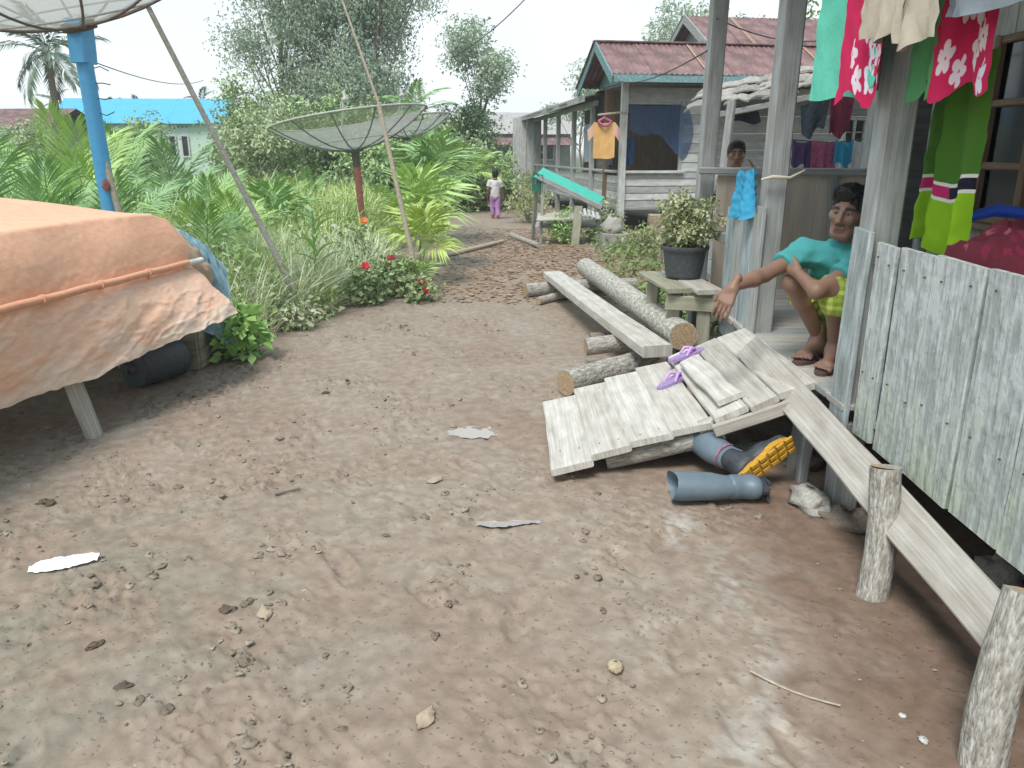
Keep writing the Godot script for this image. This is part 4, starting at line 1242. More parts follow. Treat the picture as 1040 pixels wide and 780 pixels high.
func build_cart() -> void:
	begin(909)
	var h := thing("low_stand", "low wooden stand on short legs hidden beneath the orange sheet", "stand", V(-3.2, 0, -4.0))
	for p in [[-2.21, -3.83], [-2.55, -2.6], [-4.0, -3.9], [-4.0, -2.6], [-2.35, -4.95], [-4.0, -4.95]]:
		plank(h, "leg", V(p[0], -0.03, p[1]), V(p[0] - 0.12, 0.62, p[1] + 0.03), 0.075, 0.06, M.pale2, V(0.3, 0, 1), 0.006)
	plank(h, "top", V(-4.1, 0.64, -3.75), V(-2.62, 0.64, -3.75), 2.5, 0.05, M.grey2, Vector3.UP, 0.0, 1)
	plank(h, "apron", V(-2.62, 0.57, -2.5), V(-2.30, 0.57, -4.9), 0.12, 0.03, M.grey2, Vector3.LEFT)
	var heap := put(self, "covered_load", lump(V(0.75, 0.25, 1.1), 0.10, 12, 16, 4.0), M.sack, Transform3D(Basis(), V(-3.25, 0.80, -3.65)))
	tag(heap, "heaped load filling the orange sheet on the low stand", "load")
	# orange sheet: long parameter follows the path, cross parameter runs from back over the top to the hem
	var lerp_keys := func(k: Array, z: float) -> Vector2:
		for i in k.size() - 1:
			if z <= k[i][0] and z >= k[i + 1][0]:
				var f: float = (k[i][0] - z) / (k[i][0] - k[i + 1][0])
				return Vector2(lerpf(k[i][1], k[i + 1][1], f), lerpf(k[i][2], k[i + 1][2], f))
		return Vector2(k[-1][1], k[-1][2])
	var top_k := [[-1.5, -2.46, 1.09], [-3.6, -2.40, 1.095], [-4.4, -2.33, 1.10], [-4.82, -2.22, 1.09], [-4.92, -2.17, 1.05], [-5.08, -2.10, 0.88]]
	var bam_k := [[-1.5, -2.55, 0.77], [-3.4, -2.31, 0.77], [-4.93, -2.09, 0.77], [-5.08, -2.07, 0.74]]
	var hem_k := [[-1.5, -2.60, 0.26], [-2.8, -2.46, 0.29], [-3.35, -2.36, 0.325], [-3.8, -2.16, 0.34], [-4.25, -2.04, 0.375], [-4.6, -1.88, 0.42], [-4.97, -1.80, 0.45], [-5.08, -1.80, 0.47]]
	var nu := 260; var nv := 130
	var mbs := MB.new()
	var f := func(u: float, v: float) -> Vector3:
		var z := -1.5 - u * 3.47
		var tp: Vector2 = lerp_keys.call(top_k, z); var bm: Vector2 = lerp_keys.call(bam_k, z); var hm: Vector2 = lerp_keys.call(hem_k, z)
		var q: Vector2
		var endf := smoothstep(-4.55, -5.08, z)
		if v < 0.38:
			var g := v / 0.38
			q = Vector2(lerpf(-4.15, tp.x, g), tp.y + 0.10 * smoothstep(0.0, 0.42, 1.0 - g) * (1.0 - 0.6 * endf) + 0.02 * sin(g * 9.0 + z) * (1.0 - g) - 0.4 * (1.0 - smoothstep(0.0, 0.12, g)))
		elif v < 0.62:
			var g := (v - 0.38) / 0.24
			q = Vector2(lerpf(tp.x, bm.x, g) + 0.022 * sin(g * PI) - 0.012 * sin(g * PI) * sin(z * 9.0), lerpf(tp.y, bm.y, g))
		else:
			var g := (v - 0.62) / 0.38
			q = Vector2(lerpf(bm.x, hm.x, g) + 0.03 * sin(g * PI) * n3.get_noise_2d(z * 1.3, 0.0) + 0.02 * sin(g * PI), lerpf(bm.y, hm.y, g))
		var am := 0.28 + 0.6 * smoothstep(0.45, 0.85, v)
		var nn := 0.012 * n3.get_noise_2d(z * 2.4 - v * 5.0, v * 1.2) * smoothstep(0.55, 0.7, v) + 0.008 * n3.get_noise_2d(z * 1.1 + v * 2.0, v * 3.0 - z)
		# sharp creases: diagonal pulls on the flap, a few on the face
		var cr := 0.0
		for q2 in 3:
			var w2 := n3.get_noise_2d((z * [1.0, 1.7, 2.6][q2] - v * [3.0, 2.0, 5.0][q2]) * 1.3 + q2 * 17.0, (v * [3.0, 4.5, 6.0][q2] + z * [0.6, -0.9, 1.2][q2]) * 1.1)
			cr += [0.006, 0.003, 0.002][q2] * maxf(0.0, 1.0 - absf(w2) * [9.0, 10.0, 9.0][q2])
		nn += cr
		var lift := nn * am
		return Vector3(q.x + lift * 1.1, q.y + lift * (0.9 if v < 0.4 else 0.25) + (0.018 * n3.get_noise_2d(z * 5, 7.0) if v > 0.97 else 0.0), z + 0.02 * am * n3.get_noise_2d(z * 3 + 20, v * 8))
	var p := []; var us := PackedVector2Array()
	for j in nv + 1:
		for i in nu + 1:
			p.append(f.call(float(i) / nu, float(j) / nv)); us.append(Vector2(8.0 * i / nu, 7.0 * j / nv))
	mbs.grid(p, us, nv + 1, nu + 1)
	for j in nv + 1:
		for i in nu + 1:
			# the lower flap is the bleached, mud-stained side of the sheet
			var v := float(j) / nv
			var z := 3.58 * i / nu
			var s := smoothstep(0.60, 0.64, v) * 0.38
			s = maxf(s, smoothstep(0.78, 1.0, v + 0.14 * n3.get_noise_2d(z * 2.0, v * 5.0)) * 0.9)
			s = clampf(s + 0.25 * n3.get_noise_2d(z * 4, v * 12), 0.0, 1.0)
			mbs.c[j * (nu + 1) + i] = Color(0.90, 0.49, 0.31).lerp(Color(0.84, 0.68, 0.56), s)
	var tarp := put(self, "orange_tarpaulin", mbs.mesh(), M.tarp)
	tag(tarp, "faded orange tarpaulin draped over the low stand beside the path", "tarpaulin")
	# pole rolled into the sheet
	var bo := thing("bamboo_roll", "bamboo pole rolled into the fold of the orange tarpaulin", "pole", V(-2.31, 0.775, -3.4))
	var pts := []; var rad := []
	for i in 25:
		var z := -1.5 - i * 0.1415
		var q: Vector2 = lerp_keys.call(bam_k, z)
		pts.append(V(q.x + 0.035, q.y + 0.008 + 0.002 * sin(i * 1.9), z)); rad.append(0.020)
	put(bo, "roll", tube(pts, rad, 10, 0.10), M.tarp_roll)
	put(bo, "pole_end", tube([V(-2.07, 0.775, -4.85), V(-2.04, 0.778, -4.96), V(-2.02, 0.78, -5.02)], [0.02, 0.02, 0.02], 9), M.white)
	for i in 7: put(bo, "tie", tube([pts[3 + i * 3] - V(0, 0, 0.012), pts[3 + i * 3] + V(0, 0, 0.012)], [0.0255, 0.0255], 10), M.tarp_roll)
	# brown sack and blue sheet at the far end
	var sk := sheet(24, 20, func(u: float, v: float) -> Vector3:
		var a := -0.35 + u * 2.3
		var r := 0.46 + 0.04 * n3.get_noise_2d(u * 5, v * 5)
		return V(-2.50 + cos(a) * r * 0.98 * sin(0.25 + v * 1.5), 0.58 + r * cos(0.2 + v * 1.45) * 0.88, -5.12 - sin(a) * r * sin(0.25 + v * 1.5)) + V(0.012, 0.012, 0) * n3.get_noise_2d(u * 16, v * 16), 1.0, 1.0)
	tag(put(self, "brown_sack", sk, M.sack), "brown sacking bulging from the far end of the tarpaulin", "sacking")
	var bl := sheet(20, 24, func(u: float, v: float) -> Vector3:
		return V(-2.34 + u * 0.32 + 0.05 * v, 0.98 - 0.32 * u * u - v * 0.70 + 0.1 * u * v, -5.22 - 0.22 * u + 0.10 * v) + V(0.03, 0.01, 0.03) * n3.get_noise_2d(u * 9, v * 9), 1.0, 2.0)
	tag(put(self, "blue_sheet", bl, M.blue_tarp), "crumpled pale blue plastic sheet hanging behind the brown sacking", "plastic sheet")
	# drum and crate in the shade
	var dr := thing("plastic_drum", "dark plastic drum lying in the shade under the tarpaulin", "drum", V(-2.42, 0.13, -4.72))
	var xf := Transform3D(Basis(Vector3.FORWARD, PI / 2).rotated(Vector3.UP, 1.1), V(-2.42, 0.13, -4.72))
	put(dr, "body", lathe([Vector2(0, 0), Vector2(0.12, 0.0), Vector2(0.13, 0.02), Vector2(0.125, 0.12), Vector2(0.132, 0.14), Vector2(0.125, 0.16), Vector2(0.125, 0.34), Vector2(0.1, 0.38), Vector2(0, 0.38)], 24), M.pot, xf)
	put(dr, "cap", lathe([Vector2(0, -0.03), Vector2(0.035, -0.03), Vector2(0.04, -0.0)], 14), M.dark_metal, xf)
	var cr := thing("wooden_crate", "greenish old crate standing under the far end of the tarpaulin", "crate", V(-2.5, 0, -5.3))
	for i in 3:
		plank(cr, "slat", V(-2.72, 0.08 + i * 0.14, -5.12), V(-2.16, 0.08 + i * 0.14, -5.12), 0.13, 0.02, M.moss_wood, Vector3.BACK)
		plank(cr, "slat", V(-2.16, 0.08 + i * 0.14, -5.14), V(-2.16, 0.08 + i * 0.14, -5.6), 0.13, 0.02, M.moss_wood, Vector3.LEFT)
	plank(cr, "lid", V(-2.72, 0.45, -5.36), V(-2.14, 0.45, -5.36), 0.5, 0.02, M.moss_wood)
	plank(cr, "side", V(-2.72, 0.22, -5.14), V(-2.72, 0.22, -5.6), 0.42, 0.02, M.moss_wood, Vector3.LEFT)

# mesh dish: axis points up the local y
func dish(label: String, hub: Vector3, axis: Vector3, R: float, depth: float, rib_m: Material, with_feed: bool, feed_dir := 0.0) -> Node3D:
	var d := thing("satellite_dish", label, "satellite dish", hub, "mesh satellite dishes")
	var y := axis.normalized(); var x := y.cross(V(0, 0, 1)).normalized() * -1.0; var z := x.cross(y)
	var xf := Transform3D(Basis(x, y, z), hub)
	var N := 12
	for k in N:
		var a0 := TAU * k / N; var a1 := TAU * (k + 1) / N
		var me := sheet(4, 7, func(u: float, v: float) -> Vector3:
			var r := R * lerpf(0.08, 1.0, v); var a := lerpf(a0, a1, u)
			return V(cos(a) * r, depth * (r / R) * (r / R), sin(a) * r), 6.0, 9.0)
		put(d, "mesh_panel", me, M.dish_mesh, xf)
		var pts := []; var rad := []
		for i in 8:
			var r := R * i / 7.0
			pts.append(V(cos(a0) * r, depth * (r / R) * (r / R) - 0.014, sin(a0) * r)); rad.append(0.010)
		put(d, "rib", tube(pts, rad, 5), rib_m, xf)
	for q in [0.5, 1.0]:
		var pts := []; var rad := []
		for i in 41:
			var a := TAU * i / 40.0
			pts.append(V(cos(a) * R * q, depth * q * q - 0.005, sin(a) * R * q)); rad.append(0.016 if q > 0.9 else 0.008)
		put(d, "rim" if q > 0.9 else "ring", tube(pts, rad, 5, 0.0, false), M.dish_rim, xf)
	put(d, "hub", lathe([Vector2(0, 0.02), Vector2(0.12, 0.02), Vector2(0.13, -0.04), Vector2(0, -0.06)], 14), rib_m, xf)
	if with_feed:
		put(d, "feed_mast", tube([V(0.1, depth * 0.1, 0), V(0.12, 0.35, 0.0), V(0.02, 0.72, 0)], [0.018, 0.016, 0.014], 6), M.dish_rim, xf)
		put(d, "feed_horn", lathe([Vector2(0, 0.66), Vector2(0.03, 0.66), Vector2(0.055, 0.69), Vector2(0.055, 0.72), Vector2(0.022, 0.74), Vector2(0.022, 0.82), Vector2(0, 0.82)], 12), M.dish_rim, xf)
	return d

func build_dishes() -> void:
	begin(1010)
	var d1 := dish("big grey mesh satellite dish on the blue pole, cut by the frame", V(-3.36, 2.40, -6.5), V(-0.12, 1, 0.30), 1.25, 0.36, M.rib_brown, false)
	pole(d1, "pole", V(-3.30, 0.0, -6.5), V(-3.36, 2.30, -6.5), 0.068, 0.062, M.blue_paint, 14, 0.0)
	plank(d1, "bracket", V(-3.36, 2.12, -6.5), V(-3.36, 2.42, -6.52), 0.2, 0.12, M.blue_paint)
	for yy in [1.2]: put(d1, "rust_patch", lump(V(0.03, 0.05, 0.012), 0.3, 5, 8, yy), M.rust_red, Transform3D(Basis(), V(-3.29, yy, -6.42)))
	for k in 4: put(d1, "wire_loop", tube([V(-3.27, 1.75 + k * 0.11, -6.45), V(-3.2, 1.73 + k * 0.12, -6.42), V(-3.15, 1.76 + k * 0.1, -6.45)], [0.004, 0.004, 0.004], 4), M.wire)
	var d2 := dish("grey mesh satellite dish with feed horn on the red pole", V(-2.33, 1.50, -11.9), V(-0.15, 1, -0.03), 1.16, 0.44, M.rib_grey, true)
	pole(d2, "pole", V(-2.26, 0.0, -11.9), V(-2.31, 1.25, -11.9), 0.055, 0.05, M.red_pole, 10, 0.05)
	pole(d2, "mast", V(-2.31, 1.25, -11.9), V(-2.33, 1.5, -11.9), 0.06, 0.055, M.dark_metal, 10, 0.1)
	var d3 := dish("smaller mesh satellite dish half hidden behind the red-poled dish", V(-1.85, 1.72, -14.4), V(-0.13, 1, -0.03), 0.80, 0.3, M.rib_grey, true)
	pole(d3, "pole", V(-1.82, 0.0, -14.4), V(-1.85, 1.7, -14.4), 0.04, 0.04, M.dish_rim, 8, 0.0)

func cable(called: String, label: String, a: Vector3, b: Vector3, sag: float, r: float) -> void:
	var pts := []; var rad := []
	for i in 17:
		var f := i / 16.0
		pts.append(a.lerp(b, f) - V(0, 4.0 * sag * f * (1 - f), 0)); rad.append(r)
	tag(put(self, called, tube(pts, rad, 5, 0.0, false), M.wire), label, "cable")

func build_poles() -> void:
	begin(1111)
	tag(pole(self, "leaning_pole", V(-1.80, -0.1, -6.85), V(-2.80, 2.52, -6.5), 0.028, 0.020, M.grey_pole, 9, 0.05), "grey wooden pole leaning from the weeds up to the dish", "pole")
	tag(pole(self, "bamboo_prop", V(-3.05, 0.0, -6.35), V(-3.42, 2.05, -6.55), 0.03, 0.022, M.bamboo, 9, 0.05), "tan bamboo prop leaning against the blue dish pole", "pole")
	var b := thing("bamboo_mast", "thin tall bamboo mast rising through the fan palms", "pole", V(-0.95, 0, -8.1))
	pole(b, "butt", V(-0.95, -0.1, -8.1), V(-1.34, 1.92, -8.2), 0.028, 0.022, M.bamboo, 9, 0.05)
	pole(b, "tip", V(-1.34, 1.92, -8.2), V(-1.80, 3.3, -8.3), 0.014, 0.010, M.bamboo, 7, 0.05)
	cable("cable", "thin cable drooping from the blue pole towards the trees", V(-3.33, 2.15, -6.5), V(-6.0, 2.8, -16), 0.12, 0.005)
	cable("cable", "power line slanting up to the roofs above the child", V(-1.5, 3.9, -22), V(1.5, 6.2, -20), 0.25, 0.014)
	cable("cable", "dark wire looping beside the porch post towards the red roof", V(1.40, 2.15, -5.97), V(1.85, 2.65, -14.3), 0.1, 0.006)
	cable("cable", "dark wire drooping from the porch post above the red roof", V(1.44, 2.35, -5.9), V(4.6, 3.3, -9.5), 0.35, 0.005)

func gnd(x: float, z: float) -> Vector3:
	return V(x, hgt(x, z), z)

# a feathered leaf along +x: rachis with paired leaflets; spread 0 = fan at the tip, 1 = all along
func frond(L: float, leaf: float, w: float, n: int, droop: float, from := 0.2, col := Color.WHITE, ang := 0.9) -> ArrayMesh:
	var mb := MB.new()
	var at := func(f: float) -> Vector3: return V(L * (f - 0.16 * droop * f * f), L * (0.28 * f - droop * f * f * 0.62), 0)
	mb.col = col * 0.9
	var pts := []; var rad := []
	for i in 6: pts.append(at.call(i / 5.0)); rad.append(lerpf(0.011, 0.004, i / 5.0) * maxf(L, 0.5))
	tube_mb(mb, pts, rad, 4, 0.0, false)
	for i in n:
		var f := lerpf(from, 1.0, float(i) / (n - 1))
		var p: Vector3 = at.call(f)
		var d: Vector3 = (at.call(minf(f + 0.03, 1.0)) - at.call(f - 0.03)).normalized()
		var len := leaf * (0.45 + 0.55 * sin(PI * clampf(0.15 + 0.75 * (f - from) / (1.0 - from), 0, 1))) * rr(0.85, 1.1)
		for s in [-1, 1]:
			var a := lerpf(ang * 1.25, ang * 0.35, (f - from) / (1.0 - from)) * rr(0.9, 1.1)
			var dir := (d * cos(a) + V(0, 0, s) * sin(a) + V(0, rr(0.0, 0.25), 0)).normalized()
			var mid := p + dir * len * 0.5
			var tip := p + dir * len + V(0, -len * rr(0.15, 0.4) * (0.5 + droop), 0)
			var side := dir.cross(V(0, 1, 0)).normalized() * w
			var g := rr(0.72, 1.12)
			mb.col = col * g
			mb.tri(p, mid + side, mid - side + V(0, w * 0.5, 0))
			mb.tri(mid + side, tip, mid - side + V(0, w * 0.5, 0))
	return mb.mesh()

func blades(n: int, L: float, w: float, lean: float) -> ArrayMesh:
	var mb := MB.new()
	for i in n:
		var a := rr(0, TAU); var l := L * rr(0.55, 1.15); var k := lean * rr(0.3, 1.3)
		var d := V(cos(a), 0, sin(a)); var s := V(-d.z, 0, d.x).rotated(Vector3.UP, rr(-0.6, 0.6))
		var p := d * rr(0, 0.09)
		var g := rr(0.65, 1.15)
		mb.col = Color(g, g, g)
		var prev := p; var pw := w * 0.5
		for j in 4:
			var f := (j + 1) / 4.0
			var q := p + V(0, l * (f - 0.45 * k * f * f), 0) + d * l * k * f * f
			var ww := w * (1.0 - f * f) * 0.9 + 0.0005
			mb.quad(prev - s * pw, prev + s * pw, q + s * ww, q - s * ww)
			prev = q; pw = ww
	return mb.mesh()

func tree(called: String, label: String, at: Vector3, H: float, R: Vector3, base_f: float, n_lobes: int, per: int, lobe_r: float, cl: ArrayMesh, c0: Color, c1: Color, group := "", bark: Variant = null) -> void:
	var t := thing(called, label, "tree", at, group)
	var mb := MB.new()
	var bend := V(rr(-0.3, 0.3), 0, rr(-0.3, 0.3))
	var trunk := []; var rad := []
	for i in 9:
		var f := i / 8.0
		trunk.append(V(0, -0.2 + (H * 0.86 + 0.2) * f, 0) + bend * sin(f * 3.0) + V(0.05, 0, 0.03) * sin(f * 11)); rad.append(lerpf(0.014 * H, 0.003 * H, f))
	tube_mb(mb, trunk, rad, 7, 0.1, false)
	var cen := V(0, H * (base_f + 1.0) * 0.5, 0) + bend * 0.8
	var xs := []; var cs := []
	for l in n_lobes:
		var d := V(rr(-1, 1), rr(-1, 1), rr(-1, 1))
		while d.length() > 1.0: d = V(rr(-1, 1), rr(-1, 1), rr(-1, 1))
		d = d.normalized() * pow(d.length(), 0.55)
		var c := cen + d * R
		var k: int = clampi(int((c.y * 0.8 / (H * 0.86)) * 8.0) - 1, 1, 7)
		var s: Vector3 = trunk[k]
		tube_mb(mb, [s, s.lerp(c, 0.5) + V(0, -0.1, 0), c], [rad[k] * 0.4, 0.003 * H, 0.001 * H], 5, 0.0, false)
		var lr := lobe_r * rr(0.6, 1.25)
		var tone := rr(0, 1)
		for i in int(per * rr(0.6, 1.3)):
			var q := V(rng.randfn(), rng.randfn() * 0.75, rng.randfn()) * lr * 0.5
			xs.append(Transform3D(Basis.from_euler(V(rr(-0.6, 0.6), rr(0, TAU), rr(-0.6, 0.6))).scaled(Vector3.ONE * rr(0.6, 1.3)), at + c + q))
			cs.append(c0.lerp(c1, clampf(tone * 0.7 + rr(0, 0.4), 0, 1)))
	put(t, "trunk", mb.mesh(), bark if bark else M.log_dark, Transform3D(Basis(), at))
	many(t, "crown", cl, M.leaf, xs, cs)

func palm(called: String, label: String, at: Vector3, trunk_h: float, n: int, meshes: Array, scale: float, mat_: Material, elev0: float, elev1: float, group := "", cat := "palm") -> Node3D:
	var t := thing(called, label, cat, at, group)
	if trunk_h > 0.02:
		pole(t, "trunk", at - V(0, 0.15, 0), at + V(0.02 * trunk_h, trunk_h, 0), 0.034 * clampf(trunk_h, 0.5, 3.0), 0.024 * clampf(trunk_h, 0.5, 3.0), M.log_dark, 8, 0.08)
	var top := at + V(0.02 * trunk_h, trunk_h, 0)
	for i in n:
		var a := TAU * i / n * 1.618 * n / 2.0 + rr(-0.3, 0.3)
		var e := lerpf(elev0, elev1, float(i) / maxf(n - 1, 1)) + rr(-0.1, 0.1)
		var b := Basis(Vector3.UP, a) * Basis(Vector3.BACK, e) * Basis(Vector3.RIGHT, rr(-0.4, 0.4))
		put(t, "frond", meshes[i % meshes.size()], mat_, Transform3D(b.scaled(Vector3.ONE * scale * rr(0.85, 1.12)), top))
	return t

func build_trees() -> void:
	begin(1212)
	var fine := leaf_cluster(30, 0.36, 0.12, 0.020, 0.7)
	var mid := leaf_cluster(30, 0.26, 0.13, 0.035, 0.4)
	var ca := Color(0.28, 0.37, 0.27); var cb := Color(0.52, 0.62, 0.48)
	var g := "tall grey-green trees beyond the dishes"
	tree("feathery_tree", "tallest feathery grey-green tree behind the dish with the red pole", V(-5.9, 0.1, -27), 10.5, V(2.2, 4.0, 1.9), 0.16, 48, 32, 1.1, fine, ca, cb, g)
	tree("feathery_tree", "feathery tree with open left side next to the leaning pole", V(-7.9, 0.1, -28.5), 9.2, V(1.3, 3.4, 1.4), 0.2, 24, 20, 0.95, fine, ca, cb, g)
	tree("feathery_tree", "feathery tree behind the bamboo mast, right of the tallest one", V(-4.0, 0.1, -26.5), 9.2, V(1.4, 3.6, 1.5), 0.2, 26, 20, 0.95, fine, ca, cb, g)
	tree("lone_tree", "slender tree with one loose round crown against the sky", V(-1.35, 0.0, -31), 6.4, V(1.0, 1.35, 1.0), 0.5, 12, 22, 0.65, mid, ca, cb)
	tree("dark_tree", "low dark tree under the loose round crown", V(-1.4, 0.0, -28), 3.4, V(0.9, 1.2, 0.9), 0.2, 16, 20, 0.7, mid, Color(0.10, 0.17, 0.09), Color(0.22, 0.30, 0.16))
	tree("roadside_tree", "small tree rising behind the veranda roof end", V(3.4, 0, -38), 4.9, V(1.3, 1.2, 1.0), 0.45, 12, 18, 0.8, mid, ca, cb)
	tree("roof_tree", "treetop showing just above the taller rusty roof", V(7.1, 0, -33), 7.7, V(1.6, 1.5, 1.2), 0.5, 12, 18, 0.9, mid, ca, cb)
	tree("bright_tree", "bright green treetop between porch post and hanging towel", V(9.5, 0, -22), 7.2, V(1.6, 1.5, 1.2), 0.5, 14, 20, 0.9, mid, Color(0.12, 0.24, 0.05), Color(0.3, 0.42, 0.12))
	# bushes and low trees that close the view to the left
	var names_ := ["rounded bush left of the feathery trees against the sky", "dense low tree before the feathery trees", "dense dark bush under the feathery trees", "broad bush behind the red-poled dish", "bush left of the blue roof's end", "bush hiding the right end of the blue-roofed house", "bush hiding the middle of the blue-roofed house", "bush before the rusty roof", "bush on the far left edge of the view", "bush behind the fan palms", "bush at the bend of the path", "bush just left of the walking child", "low bush beyond the walking child"]
	var spots := [[-8.0, -26, 3.6, 0.9], [-6.9, -24, 3.0, 1.1], [-5.4, -24, 2.9, 1.3], [-3.6, -22, 2.6, 1.1], [-17.6, -30, 2.2, 0.9], [-9.9, -29, 1.9, 0.7], [-13.6, -30, 2.3, 0.8], [-17.4, -26.5, 1.9, 1.0], [-15.6, -21, 2.0, 1.0], [-2.3, -19, 2.0, 0.9], [-1.5, -23, 2.0, 0.9], [-0.95, -21.5, 1.2, 0.6], [-0.2, -25.5, 1.0, 0.5]]
	for i in spots.size():
		var s: Array = spots[i]
		var pale := i % 3 == 1
		tree("bush", names_[i], gnd(s[0], s[1]), s[2], V(s[3], s[2] * 0.42, s[3] * 0.9), 0.08, 15, 18, 0.75, mid, Color(0.22, 0.34, 0.15) if not pale else Color(0.30, 0.40, 0.22), Color(0.44, 0.57, 0.28) if not pale else Color(0.55, 0.63, 0.40), "bushes closing the view")
	# palms
	var cf := [frond(2.0, 0.62, 0.030, 30, 0.95, 0.15), frond(2.1, 0.6, 0.030, 30, 0.7, 0.15)]
	palm("coconut_palm", "coconut palm seen through the mesh of the big dish", V(-11.25, 0, -20), 3.75, 15, cf, 0.62, M.palm_dark, 1.1, -0.75, "", "palm")
	palm("coconut_palm", "leafy palm crown behind the smaller satellite dish", V(-2.55, 0, -21), 2.3, 11, cf, 0.55, M.palm_mid, 1.2, -0.3)
	palm("coconut_palm", "bright low palm left of the walking child", V(-1.0, 0, -20), 0.85, 10, cf, 0.42, M.palm_lime, 1.2, 0.0)
	var lb := ["first", "second", "third", "fourth", "fifth", "sixth", "seventh"]
	var px := [-19.3, -16.0, -13.3, -20.8, -23.5, -9.5, -14.8]
	for i in 7:
		palm("horizon_palm", "%s small palm top from the left along the far skyline" % lb[i] if i < 0 else ["palm top above the middle of the blue roof", "palm top above the blue roof near its right end", "palm top right of the blue roof", "palm top above the left end of the blue roof", "palm top over the rusty roof", "palm beside the leaning pole's middle", "palm top behind the blue roof's right slope"][i], V(px[i] * 1.12, 0, -47.0), 3.7 + 0.5 * sin(i * 2.1), 9, cf, 0.55, M.palm_dark, 1.2, -0.4, "palms on the skyline")

func shrub(called: String, label: String, at: Vector3, R: Vector3, n: int, cl: ArrayMesh, c0: Color, c1: Color, cat := "shrub", group := "") -> Node3D:
	var t := thing(called, label, cat, at, group)
	var mb := MB.new()
	var xs := []; var cs := []
	for i in int(maxf(5, n / 12.0)):
		var a := rr(0, TAU); var s := rr(0.2, 0.9)
		var top := V(cos(a) * R.x * s, R.y * rr(0.9, 1.7), sin(a) * R.z * s)
		tube_mb(mb, [V(0, -0.04, 0), top * 0.5 + V(rr(-0.03, 0.03), 0.02, 0), top], [0.009, 0.006, 0.003], 5, 0.0, false)
	for i in n:
		var d := V(rr(-1, 1), rr(-1, 1), rr(-1, 1))
		while d.length() > 1.0: d = V(rr(-1, 1), rr(-1, 1), rr(-1, 1))
		xs.append(Transform3D(Basis.from_euler(V(rr(-0.7, 0.7), rr(0, TAU), rr(-0.7, 0.7))).scaled(Vector3.ONE * rr(0.7, 1.3)), at + V(0, R.y, 0) + d * R))
		cs.append(c0.lerp(c1, rr(0, 1)))
	put(t, "stems", mb.mesh(), M.stem, Transform3D(Basis(), at))
	many(t, "foliage", cl, M.leaf, xs, cs)
	return t

func flower(t: Node3D, at: Vector3, r: float, m: Material) -> void:
	var mb := MB.new()
	for k in 9:
		var a := TAU * k / 9.0; var up := 0.35 if k % 2 else 0.9
		var d := V(cos(a), up, sin(a)).normalized(); var s := V(-sin(a), 0, cos(a))
		mb.quad(Vector3.ZERO, d * r * 0.6 - s * r * 0.42, d * r * 1.05 + V(0, r * 0.1, 0), d * r * 0.6 + s * r * 0.42)
	put(t, "flower", mb.mesh(), m, Transform3D(Basis.from_euler(V(0.7, rr(0, TAU), 0.2)), at))

